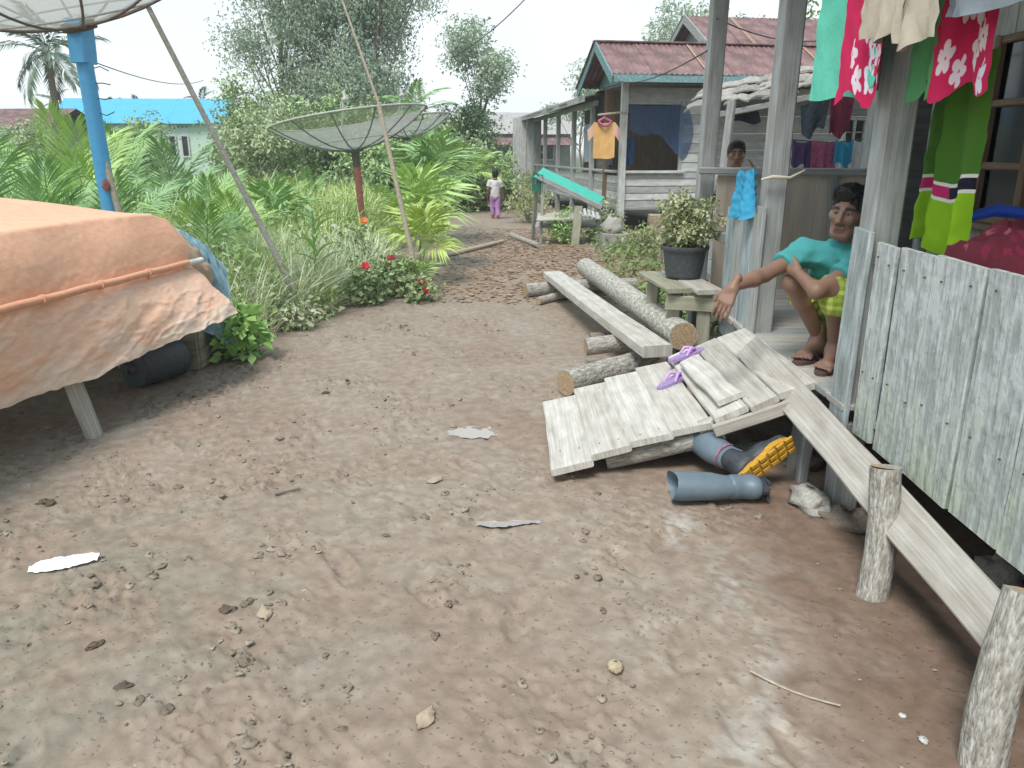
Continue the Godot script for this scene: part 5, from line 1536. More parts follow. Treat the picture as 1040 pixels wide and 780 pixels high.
func build_plants() -> void:
	begin(1313)
	# grass and weeds nobody could count
	var tall := blades(18, 0.75, 0.009, 0.75)
	var thin := blades(16, 0.55, 0.006, 1.1)
	var xs := []; var cs := []; var xd := []; var cd := []
	for i in 5200:
		var z := -5.2 - pow(rng.randf(), 1.5) * 22.0
		var e := edge_x(z)
		var x := e - 0.05 - pow(rng.randf(), 1.3) * (1.6 + 0.55 * absf(z))
		if z > -5.9 and x > -2.75 : continue
		var dens := n2.get_noise_2d(x * 0.35, z * 0.35)
		var s := rr(0.65, 1.4) * (0.85 + 0.35 * dens) * (0.55 + 0.45 * smoothstep(0.0, 1.0, e - x))
		var t := Transform3D(Basis(Vector3.UP, rr(0, TAU)).scaled(V(1, 1, 1) * s), gnd(x, z) - V(0, 0.03, 0))
		var q := n2.get_noise_2d(x * 0.6 + 20, z * 0.6)
		var dry := e - x < 1.3 and z > -9.0 and rng.randf() < 0.6
		if dry or rng.randf() < 0.08:
			xd.append(t); cd.append(Color(0.76, 0.72, 0.58).lerp(Color(0.58, 0.58, 0.42), rr(0, 1)))
		else:
			xs.append(t); cs.append(Color(0.36, 0.50, 0.18).lerp(Color(0.66, 0.78, 0.32), clampf(0.45 + q + rr(-0.3, 0.3), 0, 1)))
	for i in 300:
		var z := rr(-9.6, -5.6)
		var x := edge_x(z) - 0.15 - pow(rng.randf(), 1.2) * 1.7
		if z > -6.0 and x > -2.6: continue
		xs.append(Transform3D(Basis(Vector3.UP, rr(0, TAU)).scaled(V(1, 1, 1) * rr(0.6, 1.0)), gnd(x, z) - V(0, 0.02, 0)))
		cs.append(Color(0.78, 0.80, 0.62).lerp(Color(0.58, 0.68, 0.42), rr(0, 1)))
	tag(many(self, "grass", tall, M.leaf, xs, cs), "tall green grass and sedge filling the ground beyond the path", "grass", "", "stuff")
	tag(many(self, "dry_grass", thin, M.leaf, xd, cd), "bleached drooping dry grass along the edge of the path", "grass", "", "stuff")
	var wl := leaf_cluster(16, 0.13, 0.085, 0.018, 0.3)
	var xw := []; var cw := []
	for i in 2600:
		var z := -5.4 - pow(rng.randf(), 1.4) * 20.0
		var e := edge_x(z)
		var x := e - pow(rng.randf(), 1.6) * (1.2 + 0.5 * absf(z))
		if z > -5.9 and x > -2.7: continue
		if n2.get_noise_2d(x * 0.8 + 50, z * 0.8) < (0.05 if z > -10.0 else -0.15): continue
		var yy := rr(0.02, 0.55) * smoothstep(-0.1, 0.7, e - x)
		xw.append(Transform3D(Basis.from_euler(V(rr(-0.5, 0.5), rr(0, TAU), 0)).scaled(Vector3.ONE * rr(0.6, 1.3)), gnd(x, z) + V(0, yy, 0)))
		cw.append(Color(0.30, 0.45, 0.17).lerp(Color(0.56, 0.68, 0.32), rr(0, 1)) if rng.randf() < 0.8 else Color(0.58, 0.60, 0.44))
	# a few tufts on the house side of the path
	for i in 260:
		var z := rr(-16, -5.6); var x := rr(1.2, 2.0) + (0.25 if z > -9 else 0.0)
		if z > -7.0 and x < 1.25: continue
		xw.append(Transform3D(Basis(Vector3.UP, rr(0, TAU)).scaled(Vector3.ONE * rr(0.5, 1.1)), gnd(x, z) + V(0, rr(0.0, 0.15), 0)))
		cw.append(Color(0.14, 0.24, 0.07).lerp(Color(0.28, 0.38, 0.14), rr(0, 1)))
	tag(many(self, "weeds", wl, M.leaf, xw, cw), "mixed leafy weeds growing through the grass beside the path", "weeds", "", "stuff")
	# ferns and young nipa fronds
	var fr := [frond(1.25, 0.36, 0.010, 38, 0.85, 0.12), frond(1.4, 0.42, 0.011, 36, 0.6, 0.12), frond(1.1, 0.32, 0.009, 36, 1.05, 0.1)]
	var fp := []
	var fixed := [[-6.3, -9.3, 1.4, 0], [-5.0, -8.3, 1.1, 1], [-4.4, -8.7, 1.05, 0], [-3.6, -9.0, 0.9, 2], [-5.7, -10.5, 1.2, 2], [-7.4, -10.5, 1.3, 0], [-3.0, -7.6, 0.8, 1], [-4.0, -7.3, 0.85, 0], [-6.8, -8.2, 1.0, 2], [-8.6, -12.5, 1.7, 1], [-7.0, -12.8, 1.6, 2], [-10.2, -14.5, 1.9, 0], [-5.4, -12.6, 1.45, 0], [-9.3, -16.5, 1.9, 2], [-7.6, -15.5, 1.7, 1]]
	for f in fixed: fp.append(f)
	for i in 15:
		var z := rr(-19, -8.5)
		fp.append([edge_x(z) - 0.8 - rng.randf() * (1.0 + 0.5 * absf(z)), z, rr(0.7, 1.15), i % 3])
	var lab := ["arching dark green fern clump growing in the weeds left of the path", "arching mid green fern clump growing in the weeds left of the path", "arching yellow-green fern clump growing in the weeds left of the path"]
	for i in fp.size():
		var f: Array = fp[i]
		var big_lab := ["huge arching fern just right of the blue dish pole", "fern clump behind the brown sacking", "fern clump behind the leaning pole's foot", "drooping fern clump under the leaning pole", "tall drooping fern behind the big one by the blue pole", "largest fern clump on the left edge behind the tarpaulin", "lower fern clump left of the stalk plant", "fern clump just above the tarpaulin's far end", "drooping fern clump behind the tarpaulin left of the blue pole", "tall fern left of the blue pole before the rusty roof", "tall yellow-green fern just right of the blue pole", "tall dark fern on the left edge before the rusty roof", "tall dark fern behind the foot of the leaning pole", "tall yellow-green fern before the left end of the blue-roofed house", "tall mid green fern before the blue-roofed house wall"]
		palm("fern", big_lab[i] if i < 15 else lab[f[3]], gnd(f[0], f[1]), 0.0, 9, fr, f[2] * 0.9, [M.fern_dark, M.palm_mid, M.palm_lime][f[3]], 1.45, 0.55, "ferns in the weeds beside the path", "fern")
	# fan palms along the path edge
	var fan := [frond(0.62, 0.52, 0.02, 13, 0.35, 0.45, Color.WHITE, 1.25), frond(0.6, 0.5, 0.02, 13, 0.6, 0.42, Color.WHITE, 1.2)]
	palm("fan_palm", "tall dark green fan palm behind the bamboo mast", gnd(-1.35, -13.2), 0.95, 13, fan, 1.15, M.palm_mid, 1.5, 0.2, "young fan palms at the path edge")
	palm("fan_palm", "light green fan palm in the middle of the path-edge row", gnd(-1.22, -10.2), 0.62, 13, fan, 0.95, M.palm_lime, 1.5, 0.1, "young fan palms at the path edge")
	palm("fan_palm", "yellow-green fan palm nearest the bare path", gnd(-1.02, -8.9), 0.40, 12, fan, 0.68, M.palm_yellow, 1.5, 0.1, "young fan palms at the path edge")
	palm("fan_palm", "small sprouting fan palm beside the red flowers", gnd(-0.98, -8.15), 0.12, 5, fan, 0.48, M.palm_lime, 1.5, 0.6, "young fan palms at the path edge")
	palm("fan_palm", "dark fan palm left of the red dish pole", gnd(-3.4, -11.2), 0.3, 9, fan, 0.95, M.palm_mid, 1.5, 0.3, "young fan palms at the path edge")
	# leafy stalk plant
	var st := thing("stalk_plant", "upright green stalk plant with long narrow leaves at the weed edge", "plant", gnd(-1.85, -7.2))
	var b0 := gnd(-1.85, -7.2)
	pole(st, "stalk", b0, b0 + V(0.02, 0.95, 0), 0.014, 0.010, M.stem_green, 7, 0.0)
	for i in 12:
		var a := rr(0, TAU); var e := rr(0.2, 0.9)
		var me := blades_one(rr(0.3, 0.45), 0.026)
		put(st, "leaf", me, M.palm_mid, Transform3D(Basis(Vector3.UP, a) * Basis(Vector3.BACK, e), b0 + V(0.02, 0.42 + i * 0.05, 0)))
	# broad-leaved clumps at the edge
	var broad := leaf_cluster(9, 0.05, 0.095, 0.026, 0.15)
	shrub("leafy_clump", "bright green leafy clump at the corner of the tarpaulin", gnd(-1.98, -5.45), V(0.17, 0.17, 0.17), 60, broad, Color(0.24, 0.46, 0.12), Color(0.46, 0.66, 0.22))
	shrub("leafy_clump", "low pale spotted bush where the leaning pole stands", gnd(-1.95, -6.55), V(0.26, 0.12, 0.24), 70, leaf_cluster(10, 0.06, 0.055, 0.016, 0.2), Color(0.30, 0.40, 0.18), Color(0.70, 0.72, 0.56))
	var hib := leaf_cluster(9, 0.06, 0.06, 0.02, 0.2)
	var hs := [[-1.45, -7.55, "flowering shrub with deep red blooms beside the stalk plant", [[0.05, 0.40, 0.22]]], [-1.22, -8.0, "flowering shrub with a bright pink bloom behind the red ones", [[0.0, 0.42, 0.2]]], [-0.92, -7.7, "low flowering shrub with two red blooms at the bare path", [[0.05, 0.12, 0.12], [0.02, 0.2, 0.1]]], [-1.7, -8.6, "flowering shrub with an orange bloom under the red pole", [[0.1, 0.72, 0.15]]]]
	for i in hs.size():
		var s: Array = hs[i]
		var at := gnd(s[0], s[1])
		var hgh := 0.2 if i != 3 else 0.36
		if i == 2: hgh = 0.11
		var t := shrub("flowering_shrub", s[2], at, V(0.2, hgh, 0.2), 60 if i < 2 else 40, hib, Color(0.15, 0.25, 0.10), Color(0.42, 0.50, 0.26), "shrub", "flowering shrubs at the path edge")
		for f in s[3]: flower(t, at + V(f[0], f[1], f[2]), 0.055, [M.red_flower, M.pink_flower, M.red_flower, M.orange_flower][i])
	# house side
	var small := leaf_cluster(12, 0.07, 0.06, 0.014, 0.2)
	shrub("green_bush", "bright green bush growing beside the legs of the teal table", gnd(0.86, -12.9), V(0.28, 0.30, 0.2), 70, small, Color(0.22, 0.42, 0.12), Color(0.44, 0.62, 0.24))
	shrub("grey_shrub", "dusty grey-green shrub at the red-roofed house corner", gnd(1.62, -13.5), V(0.32, 0.36, 0.25), 80, small, Color(0.30, 0.36, 0.22), Color(0.52, 0.57, 0.40))
	shrub("flowering_weed", "loose weed with orange flower beside the concrete block", gnd(1.95, -11.3), V(0.32, 0.22, 0.25), 55, small, Color(0.20, 0.28, 0.10), Color(0.42, 0.46, 0.22))
	shrub("roadside_bush", "dry tangled bush between the child and the veranda", gnd(0.35, -16.8), V(0.5, 0.42, 0.5), 130, small, Color(0.30, 0.36, 0.16), Color(0.55, 0.55, 0.34))
	shrub("roadside_bush", "greener bush at the far end of the veranda", gnd(0.35, -21.0), V(0.55, 0.5, 0.5), 110, small, Color(0.14, 0.24, 0.08), Color(0.32, 0.42, 0.16))
	shrub("green_bush", "small green weed beside the mossy timber and bench", gnd(1.30, -6.9), V(0.2, 0.18, 0.3), 50, small, Color(0.12, 0.24, 0.06), Color(0.28, 0.40, 0.14))

func blades_one(L: float, w: float) -> ArrayMesh:
	return sheet(2, 6, func(u: float, v: float) -> Vector3:
		var ww := w * sin(PI * clampf(0.12 + 0.88 * v, 0, 1)) + 0.002
		return V(L * v, 0.3 * L * v - 0.55 * L * v * v + absf(u - 0.5) * ww, (u - 0.5) * 2.0 * ww))

# cloth hung from a to b, falling L, with folds
func hung(a: Vector3, b: Vector3, L: float, folds: float, amp: float, taper := 0.0, hem := 0.02, nu := 40, nv := 24, sd := 0.0) -> ArrayMesh:
	var side := (b - a).normalized().cross(Vector3.UP).normalized()
	return sheet(nu, nv, func(u: float, v: float) -> Vector3:
		var m := 1.0 + taper * v
		var uu := 0.5 + (u - 0.5) * m
		var k := 0.35 + 0.65 * v
		var d := amp * k * (sin(u * TAU * folds + sd + 0.8 * sin(v * 2.0 + sd)) + 0.5 * sin(u * TAU * folds * 1.7 + sd * 2.0)) + 0.012 * n3.get_noise_2d(u * 6 + sd * 10, v * 6)
		return a.lerp(b, uu) - V(0, L * v * (1.0 + hem * sin(u * 9 + sd)) + 0.02 * sin(u * PI), 0) + side * d, 1.0, 1.0)

func pattern(w: int, h: int, base: Color, spots: Array, n: int, r: float, petals: int) -> Array:
	var im := Image.create_empty(w, h, false, Image.FORMAT_RGB8)
	im.fill(base)
	for i in n:
		var cx := rr(0, w); var cy := rr(0, h); var c: Color = spots[i % spots.size()]; var ro := rr(0, TAU); var R := r * rr(0.7, 1.2)
		for y in range(int(cy - R), int(cy + R) + 1):
			for x in range(int(cx - R), int(cx + R) + 1):
				var dx := x - cx; var dy := y - cy
				var d := sqrt(dx * dx + dy * dy)
				var a := atan2(dy, dx) + ro
				if d < R * (0.55 + 0.45 * absf(cos(a * petals * 0.5))) and d > R * 0.1: im.set_pixel(posmod(x, w), posmod(y, h), c)
	return [ImageTexture.create_from_image(im), null]

func bands(list: Array, w := 64, h := 512) -> Array:
	var im := Image.create_empty(w, h, false, Image.FORMAT_RGB8)
	for b in list: im.fill_rect(Rect2i(int(b[2] * w) if b.size() > 3 else 0, int(b[0] * h), int((b[3] - b[2]) * w) if b.size() > 3 else w, int((b[1] - b[0]) * h)), b[-1])
	return [ImageTexture.create_from_image(im), null]

func build_laundry() -> void:
	begin(1414)
	tag(put(self, "washing_line", tube([V(1.30, 2.44, -4.36), V(1.30, 2.36, -3.2), V(1.30, 2.34, -2.4), V(1.32, 2.42, -0.6)], [0.004, 0.004, 0.004, 0.004], 5, 0.0, false), M.wire), "thin washing line strung along the porch edge", "washing line")
	var g := "washing hung along the porch edge"
	var pink := pattern(256, 256, Color(0.80, 0.10, 0.34), [Color(0.92, 0.86, 0.90), Color(0.93, 0.90, 0.95), Color(0.62, 0.48, 0.75)], 17, 21, 5)
	var mp := mat(Color.WHITE, 0.9, pink, 1.0); mp.backlight_enabled = true; mp.backlight = Color(0.2, 0.1, 0.12)
	var mint := mat(lin(0.16, 0.70, 0.52), 0.95, T.cloth, 0.4, 6.0); mint.backlight_enabled = true; mint.backlight = Color(0.25, 0.3, 0.25)
	tag(put(self, "mint_towel", hung(V(1.34, 2.36, -3.62), V(1.34, 2.36, -3.0), 0.68, 1.2, 0.018, 0.0, 0.015, 30, 20, 1.0), mint), "mint green towel hanging at the far end of the line", "towel", g)
	tag(put(self, "floral_cloth", hung(V(1.30, 2.36, -3.27), V(1.30, 2.36, -2.90), 0.70, 0.8, 0.02, -0.12, 0.05, 30, 20, 2.0), mp), "pink cloth with white flowers hanging over the mint towel", "cloth", g)
	var sh := thing("beige_shorts", "beige shorts hanging in front of the porch post", "shorts", V(1.27, 2.3, -2.8), g)
	put(sh, "leg", hung(V(1.27, 2.34, -3.01), V(1.27, 2.34, -2.76), 0.50, 1.3, 0.022, 0.12, 0.02, 24, 16, 3.0), M.beige)
	put(sh, "leg", hung(V(1.265, 2.34, -2.77), V(1.265, 2.34, -2.54), 0.55, 1.2, 0.022, 0.12, 0.02, 24, 16, 4.0), M.beige)
	tag(put(self, "grey_trousers", hung(V(1.30, 2.36, -2.56), V(1.30, 2.36, -1.95), 0.52, 1.2, 0.02, 0.0, 0.01, 30, 16, 5.0), M.slate), "slate grey garment hanging at the top right of the line", "garment", g)
	tag(put(self, "floral_skirt", hung(V(1.42, 2.30, -2.78), V(1.40, 2.30, -2.42), 0.65, 1.0, 0.02, 0.0, 0.05, 30, 20, 6.0), mp), "pink skirt with white flowers hanging above the lime dress", "skirt", g)
	tag(put(self, "green_shirt", hung(V(1.44, 2.2, -2.95), V(1.42, 2.2, -2.72), 0.53, 1.4, 0.02, -0.1, 0.08, 24, 16, 7.0), M.green_cloth), "small green shirt hanging behind the pink floral skirt", "shirt", g)
	tag(put(self, "maroon_cloth", hung(V(1.6, 2.3, -3.6), V(1.62, 2.3, -3.35), 0.55, 1.4, 0.02, -0.1, 0.08, 20, 14, 8.0), M.maroon), "dark maroon cloth hanging behind the floral one", "cloth", g)
	# lime dress with a striped band
	var dt := bands([[0.0, 0.62, Color(0.30, 0.50, 0.14)], [0.62, 0.64, Color(0.95, 0.95, 0.9)], [0.64, 0.70, 0.0, 0.55, Color(0.82, 0.16, 0.45)], [0.64, 0.70, 0.55, 1.0, Color(0.08, 0.10, 0.20)], [0.70, 0.72, Color(0.95, 0.95, 0.9)], [0.72, 1.0, Color(0.60, 0.80, 0.10)]])
	var md := mat(Color(0.95, 0.95, 0.95), 0.9, dt); md.backlight_enabled = true; md.backlight = Color(0.3, 0.3, 0.2)
	var dr := thing("lime_dress", "long lime green dress with pink and navy band on the porch", "dress", V(1.6, 1.2, -2.9), g)
	put(dr, "skirt", hung(V(1.62, 1.78, -3.12), V(1.58, 1.78, -2.72), 0.66, 2.2, 0.028, 0.10, 0.03, 60, 40, 9.0), md)
	put(dr, "bodice", hung(V(1.61, 2.25, -3.02), V(1.59, 2.25, -2.80), 0.5, 1.0, 0.02, 0.3, 0.0, 24, 14, 9.5), M.green_cloth)
	# heap of cloth and blue chair behind the rail
	var mrn := pattern(128, 128, Color(0.36, 0.06, 0.14), [Color(0.60, 0.30, 0.36), Color(0.45, 0.08, 0.22)], 90, 3, 4)
	var hp := sheet(40, 26, func(u: float, v: float) -> Vector3:
		var x := 1.44 + v * 0.34
		return V(x, 1.135 + 0.075 * sin(v * PI) * (0.7 + 0.5 * sin(u * 9.0)) + 0.05 * n3.get_noise_2d(u * 5, v * 4) - (0.05 if v < 0.05 else 0.0), -2.62 + u * 0.85 + 0.03 * n3.get_noise_2d(u * 4, v * 5 + 9)))
	tag(put(self, "patterned_cloth", hp, mat(Color.WHITE, 0.9, mrn)), "crumpled maroon patterned cloth thrown over the porch rail", "cloth")
	var ch := thing("plastic_chair", "bright blue plastic chair standing behind the porch rail", "chair", V(1.9, 0.456, -2.6))
	put(ch, "backrest", sheet(16, 10, func(u: float, v: float) -> Vector3: return V(1.98 - 0.1 * sin(u * PI) + 0.12, 0.92 + 0.42 * v * (0.85 + 0.15 * sin(u * PI)), -2.98 + u * 0.5)), M.blue_plastic)
	put(ch, "seat", board(0.44, 0.44, 0.03), M.blue_plastic, Transform3D(Basis(), V(1.86, 0.88, -2.73)))
	put(ch, "armrest", tube([V(2.02, 1.22, -2.97), V(1.85, 1.24, -3.0), V(1.68, 1.2, -2.98), V(1.66, 0.9, -2.96)], [0.02, 0.024, 0.024, 0.02], 8), M.blue_plastic)
	put(ch, "armrest", tube([V(2.02, 1.22, -2.5), V(1.85, 1.24, -2.47), V(1.68, 1.2, -2.49), V(1.66, 0.9, -2.51)], [0.02, 0.024, 0.024, 0.02], 8), M.blue_plastic)
	for p in [[1.67, -2.93], [1.67, -2.53], [2.04, -2.93], [2.04, -2.53]]: pole(ch, "leg", V(p[0], 0.456, p[1]), V(p[0], 0.88, p[1]), 0.018, 0.022, M.blue_plastic, 8, 0.0, 2)
	# blue cloth on the far porch post
	tag(put(self, "blue_towel", hung(V(1.37, 1.35, -4.80), V(1.355, 1.38, -4.45), 0.27, 1.6, 0.028, 0.35, 0.04, 40, 24, 1.5), M.sky_cloth), "bright blue cloth hanging on the far porch post", "cloth")
	tag(put(self, "knotted_cord", tube([V(1.35, 1.31, -4.30), V(1.40, 1.325, -4.27), V(1.50, 1.32, -4.29), V(1.58, 1.36, -4.3)], [0.006, 0.012, 0.009, 0.004], 6), M.cream), "cream cord knotted round the far porch post", "cord")
	# neighbour's washing between the two houses
	var g2 := "washing hung before the bark-roofed house"
	tag(put(self, "washing_line", tube([V(2.20, 1.56, -6.7), V(2.7, 1.53, -6.8), V(3.35, 1.6, -6.9)], [0.005, 0.005, 0.005], 5, 0.0, false), M.wire), "washing line strung before the bark-roofed house", "washing line")
	var xs := [[2.34, 0.20, 0.20, M.purple, "purple cloth first on the neighbour's washing line"], [2.50, 0.24, 0.25, M.pink_cloth, "pink cloth on the neighbour's washing line"], [2.70, 0.20, 0.19, M.sky_cloth, "blue cloth on the neighbour's washing line"], [2.85, 0.24, 0.27, M.white_cloth, "white cloth on the neighbour's washing line"], [3.03, 0.34, 0.14, M.plum, "plum patterned cloth last on the neighbour's washing line"]]
	for i in xs.size():
		var s: Array = xs[i]
		tag(put(self, "hung_cloth", hung(V(s[0], 1.55, -6.72), V(s[0] + s[1], 1.55, -6.78), s[2], 2.2, 0.014, 0.0, 0.14, 24, 12, i * 1.3), s[3]), s[4], "cloth", g2)
	tag(put(self, "hung_cloth", hung(V(2.70, 2.02, -6.95), V(2.92, 2.03, -6.95), 0.42, 1.6, 0.02, -0.2, 0.06, 16, 14, 3.0), M.maroon), "long maroon cloth hanging from the bark roof eave", "cloth", g2)
	tag(put(self, "hung_cloth", hung(V(2.48, 1.83, -7.0), V(2.74, 1.98, -7.0), 0.28, 1.2, 0.02, -0.3, 0.1, 16, 14, 5.0), M.dark_cloth), "dark teal jacket hanging beside the long maroon cloth", "jacket", g2)
	var cap := sheet(18, 10, func(u: float, v: float) -> Vector3: return V(2.46 + (u - 0.5) * 0.36 * (0.55 + 0.45 * v), 1.90 - 0.15 * v * v + 0.02 * sin(u * 7), -8.6 + 0.16 * sin(u * PI) * v))
	tag(put(self, "hanging_bag", cap, M.dark_cloth), "black folded umbrella cloth hanging on the whitewashed wall", "umbrella")
	# shirt on a hanger at the veranda
	W = Transform3D(Basis(Vector3.UP, 0.149), V(2.06, 0, -15.0))
	var ts := thing("hung_shirt", "orange shirt with pink trim on a hanger at the veranda", "shirt", V(-0.45, 2.1, 0.3))
	put(ts, "body", hung(V(-0.64, 1.98, 0.3), V(-0.24, 1.98, 0.3), 0.62, 0.9, 0.02, 0.02, 0.01, 16, 12, 1.0), M.orange_shirt)
	for s in [-1, 1]:
		put(ts, "sleeve", sheet(4, 5, func(u: float, v: float) -> Vector3: return V(-0.44 + s * (0.19 + 0.12 * v - 0.02 * u), 1.98 - 0.14 * v - 0.2 * u, 0.3 + 0.02 * sin(v * 4))), M.peach)
	put(ts, "collar", tube([V(-0.56, 1.99, 0.32), V(-0.50, 1.93, 0.34), V(-0.44, 1.91, 0.35), V(-0.38, 1.93, 0.34), V(-0.32, 1.99, 0.32), V(-0.44, 2.05, 0.28), V(-0.56, 1.99, 0.32)], [0.025, 0.025, 0.025, 0.025, 0.025, 0.025, 0.025], 6), M.pink_cloth)
	put(ts, "hanger", tube([V(-0.44, 2.02, 0.3), V(-0.44, 2.1, 0.3), V(-0.42, 2.12, 0.3)], [0.006, 0.006, 0.006], 5), M.pink_cloth)
	tag(pole(self, "drying_pole", V(-0.55, 2.10, 0.25), V(0.05, 2.17, 0.12), 0.02, 0.02, M.bamboo), "short pole carrying the orange shirt out from the corner post", "pole")
	tag(put(self, "hung_cloth", hung(V(-0.05, 2.05, -2.3), V(-0.05, 2.05, -2.75), 0.8, 1.4, 0.03, -0.1, 0.03, 14, 12, 2.0), M.slate), "pale blue cloth hanging between the veranda posts", "cloth")
	tag(put(self, "hung_cloth", hung(V(-0.05, 2.0, -0.5), V(-0.05, 2.0, -0.9), 0.8, 1.4, 0.03, -0.1, 0.03, 14, 12, 4.0), M.dark_cloth), "dark trousers hanging beside the veranda corner post", "trousers")

func build_rack() -> void:
	begin(1515)
	var t := thing("tilted_table", "tilted rough table topped with a bright teal sheet by the veranda", "table", V(0.95, 0, -13.2))
	var a := V(0.44, 1.13, -13.3); var b := V(1.46, 0.66, -13.0)
	plank(t, "teal_top", a, b, 0.34, 0.03, M.teal_sheet, V(0.45, 1, 0.75), 0.01, 5)
	plank(t, "frame", a + V(0, -0.07, 0.2), b + V(0, -0.07, 0.2), 0.08, 0.05, M.grey2, V(0, 0, 1))
	plank(t, "leg", V(0.36, -0.05, -13.55), V(0.42, 1.08, -13.2), 0.06, 0.05, M.grey2)
	plank(t, "leg", V(0.48, -0.05, -13.0), V(0.52, 1.02, -13.1), 0.06, 0.05, M.grey)
	plank(t, "leg", V(1.02, -0.05, -12.6), V(1.08, 0.62, -12.75), 0.13, 0.06, M.moss_wood, V(0, 0, 1))
	plank(t, "leg", V(1.42, -0.05, -12.9), V(1.42, 0.62, -12.9), 0.08, 0.06, M.grey)
	plank(t, "shelf", V(0.42, 0.42, -13.0), V(1.45, 0.46, -12.9), 0.4, 0.035, M.pale2, V(0, 1, 0.2))
	plank(t, "shelf", V(0.40, 0.28, -13.2), V(1.4, 0.30, -13.1), 0.3, 0.03, M.grey, V(0, 1, 0.2))
	for k in 5: plank(t, "drying_fish_slat", V(1.1 + k * 0.07, 0.6 - k * 0.02, -12.75), V(1.12 + k * 0.07, 0.5 - k * 0.02, -12.7), 0.05, 0.02, M.white_board)
	tag(put(self, "hung_cloth", hung(V(0.36, 1.16, -13.25), V(0.52, 1.10, -13.05), 0.30, 1.0, 0.03, 0.0, 0.05, 10, 8, 1.0), M.dark_green), "dark green cloth draped over the table's raised corner", "cloth")
	var bl := thing("concrete_block", "pale concrete trough with a stone heaped in it by the house corner", "block", V(1.62, 0, -12.2))
	plank(bl, "trough", V(1.40, 0.12, -12.3), V(1.84, 0.12, -12.3), 0.3, 0.24, M.concrete, Vector3.UP, 0.01)
	put(bl, "stone", lump(V(0.16, 0.17, 0.13), 0.5, 9, 12, 2.0), M.concrete, Transform3D(Basis(), V(1.58, 0.32, -12.3)))
	var bx := thing("cardboard_box", "tan box standing on a ledge under the house floor", "box", V(2.35, 0, -12.6))
	plank(bx, "box", V(2.2, 0.30, -12.6), V(2.65, 0.30, -12.6), 0.3, 0.4, M.tan, Vector3.UP, 0.004)
	plank(bx, "ledge", V(2.0, 0.05, -12.6), V(2.9, 0.05, -12.6), 0.4, 0.1, M.grey2)

# rubber boot: toe along +x, shaft leans from the heel; modelled standing, then laid down
func boot(t: Node3D, xf: Transform3D, shaft_m: Material, sole_m: Material, foot_m: Material) -> void:
	var keep := W
	W = xf.scaled_local(Vector3.ONE * 1.08)
	var mb := MB.new()
	var path := [V(0.02, 0.36, 0), V(0.015, 0.33, 0), V(0.0, 0.22, 0), V(0.0, 0.15, 0), V(0.01, 0.10, 0)]
	var p := []; var us := PackedVector2Array()
	var rx := [0.072, 0.070, 0.064, 0.056, 0.055]; var rz := [0.058, 0.058, 0.055, 0.046, 0.042]
	for i in 5:
		for k in 19:
			var a := TAU * k / 18.0
			p.append(path[i] + V(cos(a) * rx[i], 0.008 * sin(a * 2 + i), sin(a) * rz[i] * (1.0 + 0.06 * sin(a * 3 + i * 2.0)))); us.append(Vector2(k / 18.0, path[i].y))
	mb.grid(p, us, 5, 19, true)
	put(t, "shaft", mb.mesh(), shaft_m)
	var f := Field.new(V(-0.09, -0.02, -0.08), V(0.26, 0.18, 0.08), 0.008)
	f.cap(V(0.0, 0.12, 0), V(0.01, 0.06, 0), 0.05, 0.048, 0.02)
	f.cap(V(-0.015, 0.035, 0), V(0.10, 0.045, 0), 0.042, 0.04, 0.03)
	f.cap(V(0.10, 0.04, 0), V(0.185, 0.03, 0), 0.042, 0.036, 0.03)
	f.cut(V(0, 0.012, 0), V(0, -1, 0))
	f.cut(V(0, 0.14, 0), V(0, 1, 0))
	var fm := MB.new()
	f.build(fm, func(_q: Vector3) -> Color: return Color.WHITE)
	put(t, "foot", fm.mesh(), foot_m)
	var sm := MB.new()
	var N := 30; var ring := []
	for k in N:
		var a := TAU * k / N
		var x := 0.08 + cos(a) * 0.145
		var w := (0.050 if x > 0.1 else 0.040) * (0.86 if x > 0.03 and x < 0.09 else 1.0)
		ring.append(V(x, 0, sin(a) * w * (1.0 if absf(cos(a)) < 0.92 else 1.15)))
	for k in N:
		var a: Vector3 = ring[k]; var b: Vector3 = ring[(k + 1) % N]; var lo := V(0, -0.008, 0); var up := V(0, 0.018, 0)
		sm.quad(a + lo, a + up, b + up, b + lo); sm.tri(V(0.08, -0.008, 0), a + lo, b + lo); sm.tri(V(0.08, 0.018, 0), b + up, a + up)
	var so := put(t, "sole", sm.mesh(), sole_m)
	for ix in 6:
		for iz in 3:
			var c := V(-0.03 + ix * 0.046, -0.011, -0.028 + iz * 0.028)
			put(so, "tread", board(0.034, 0.020, 0.012, 0.001, 1), sole_m, Transform3D(Basis(), c))
	W = keep

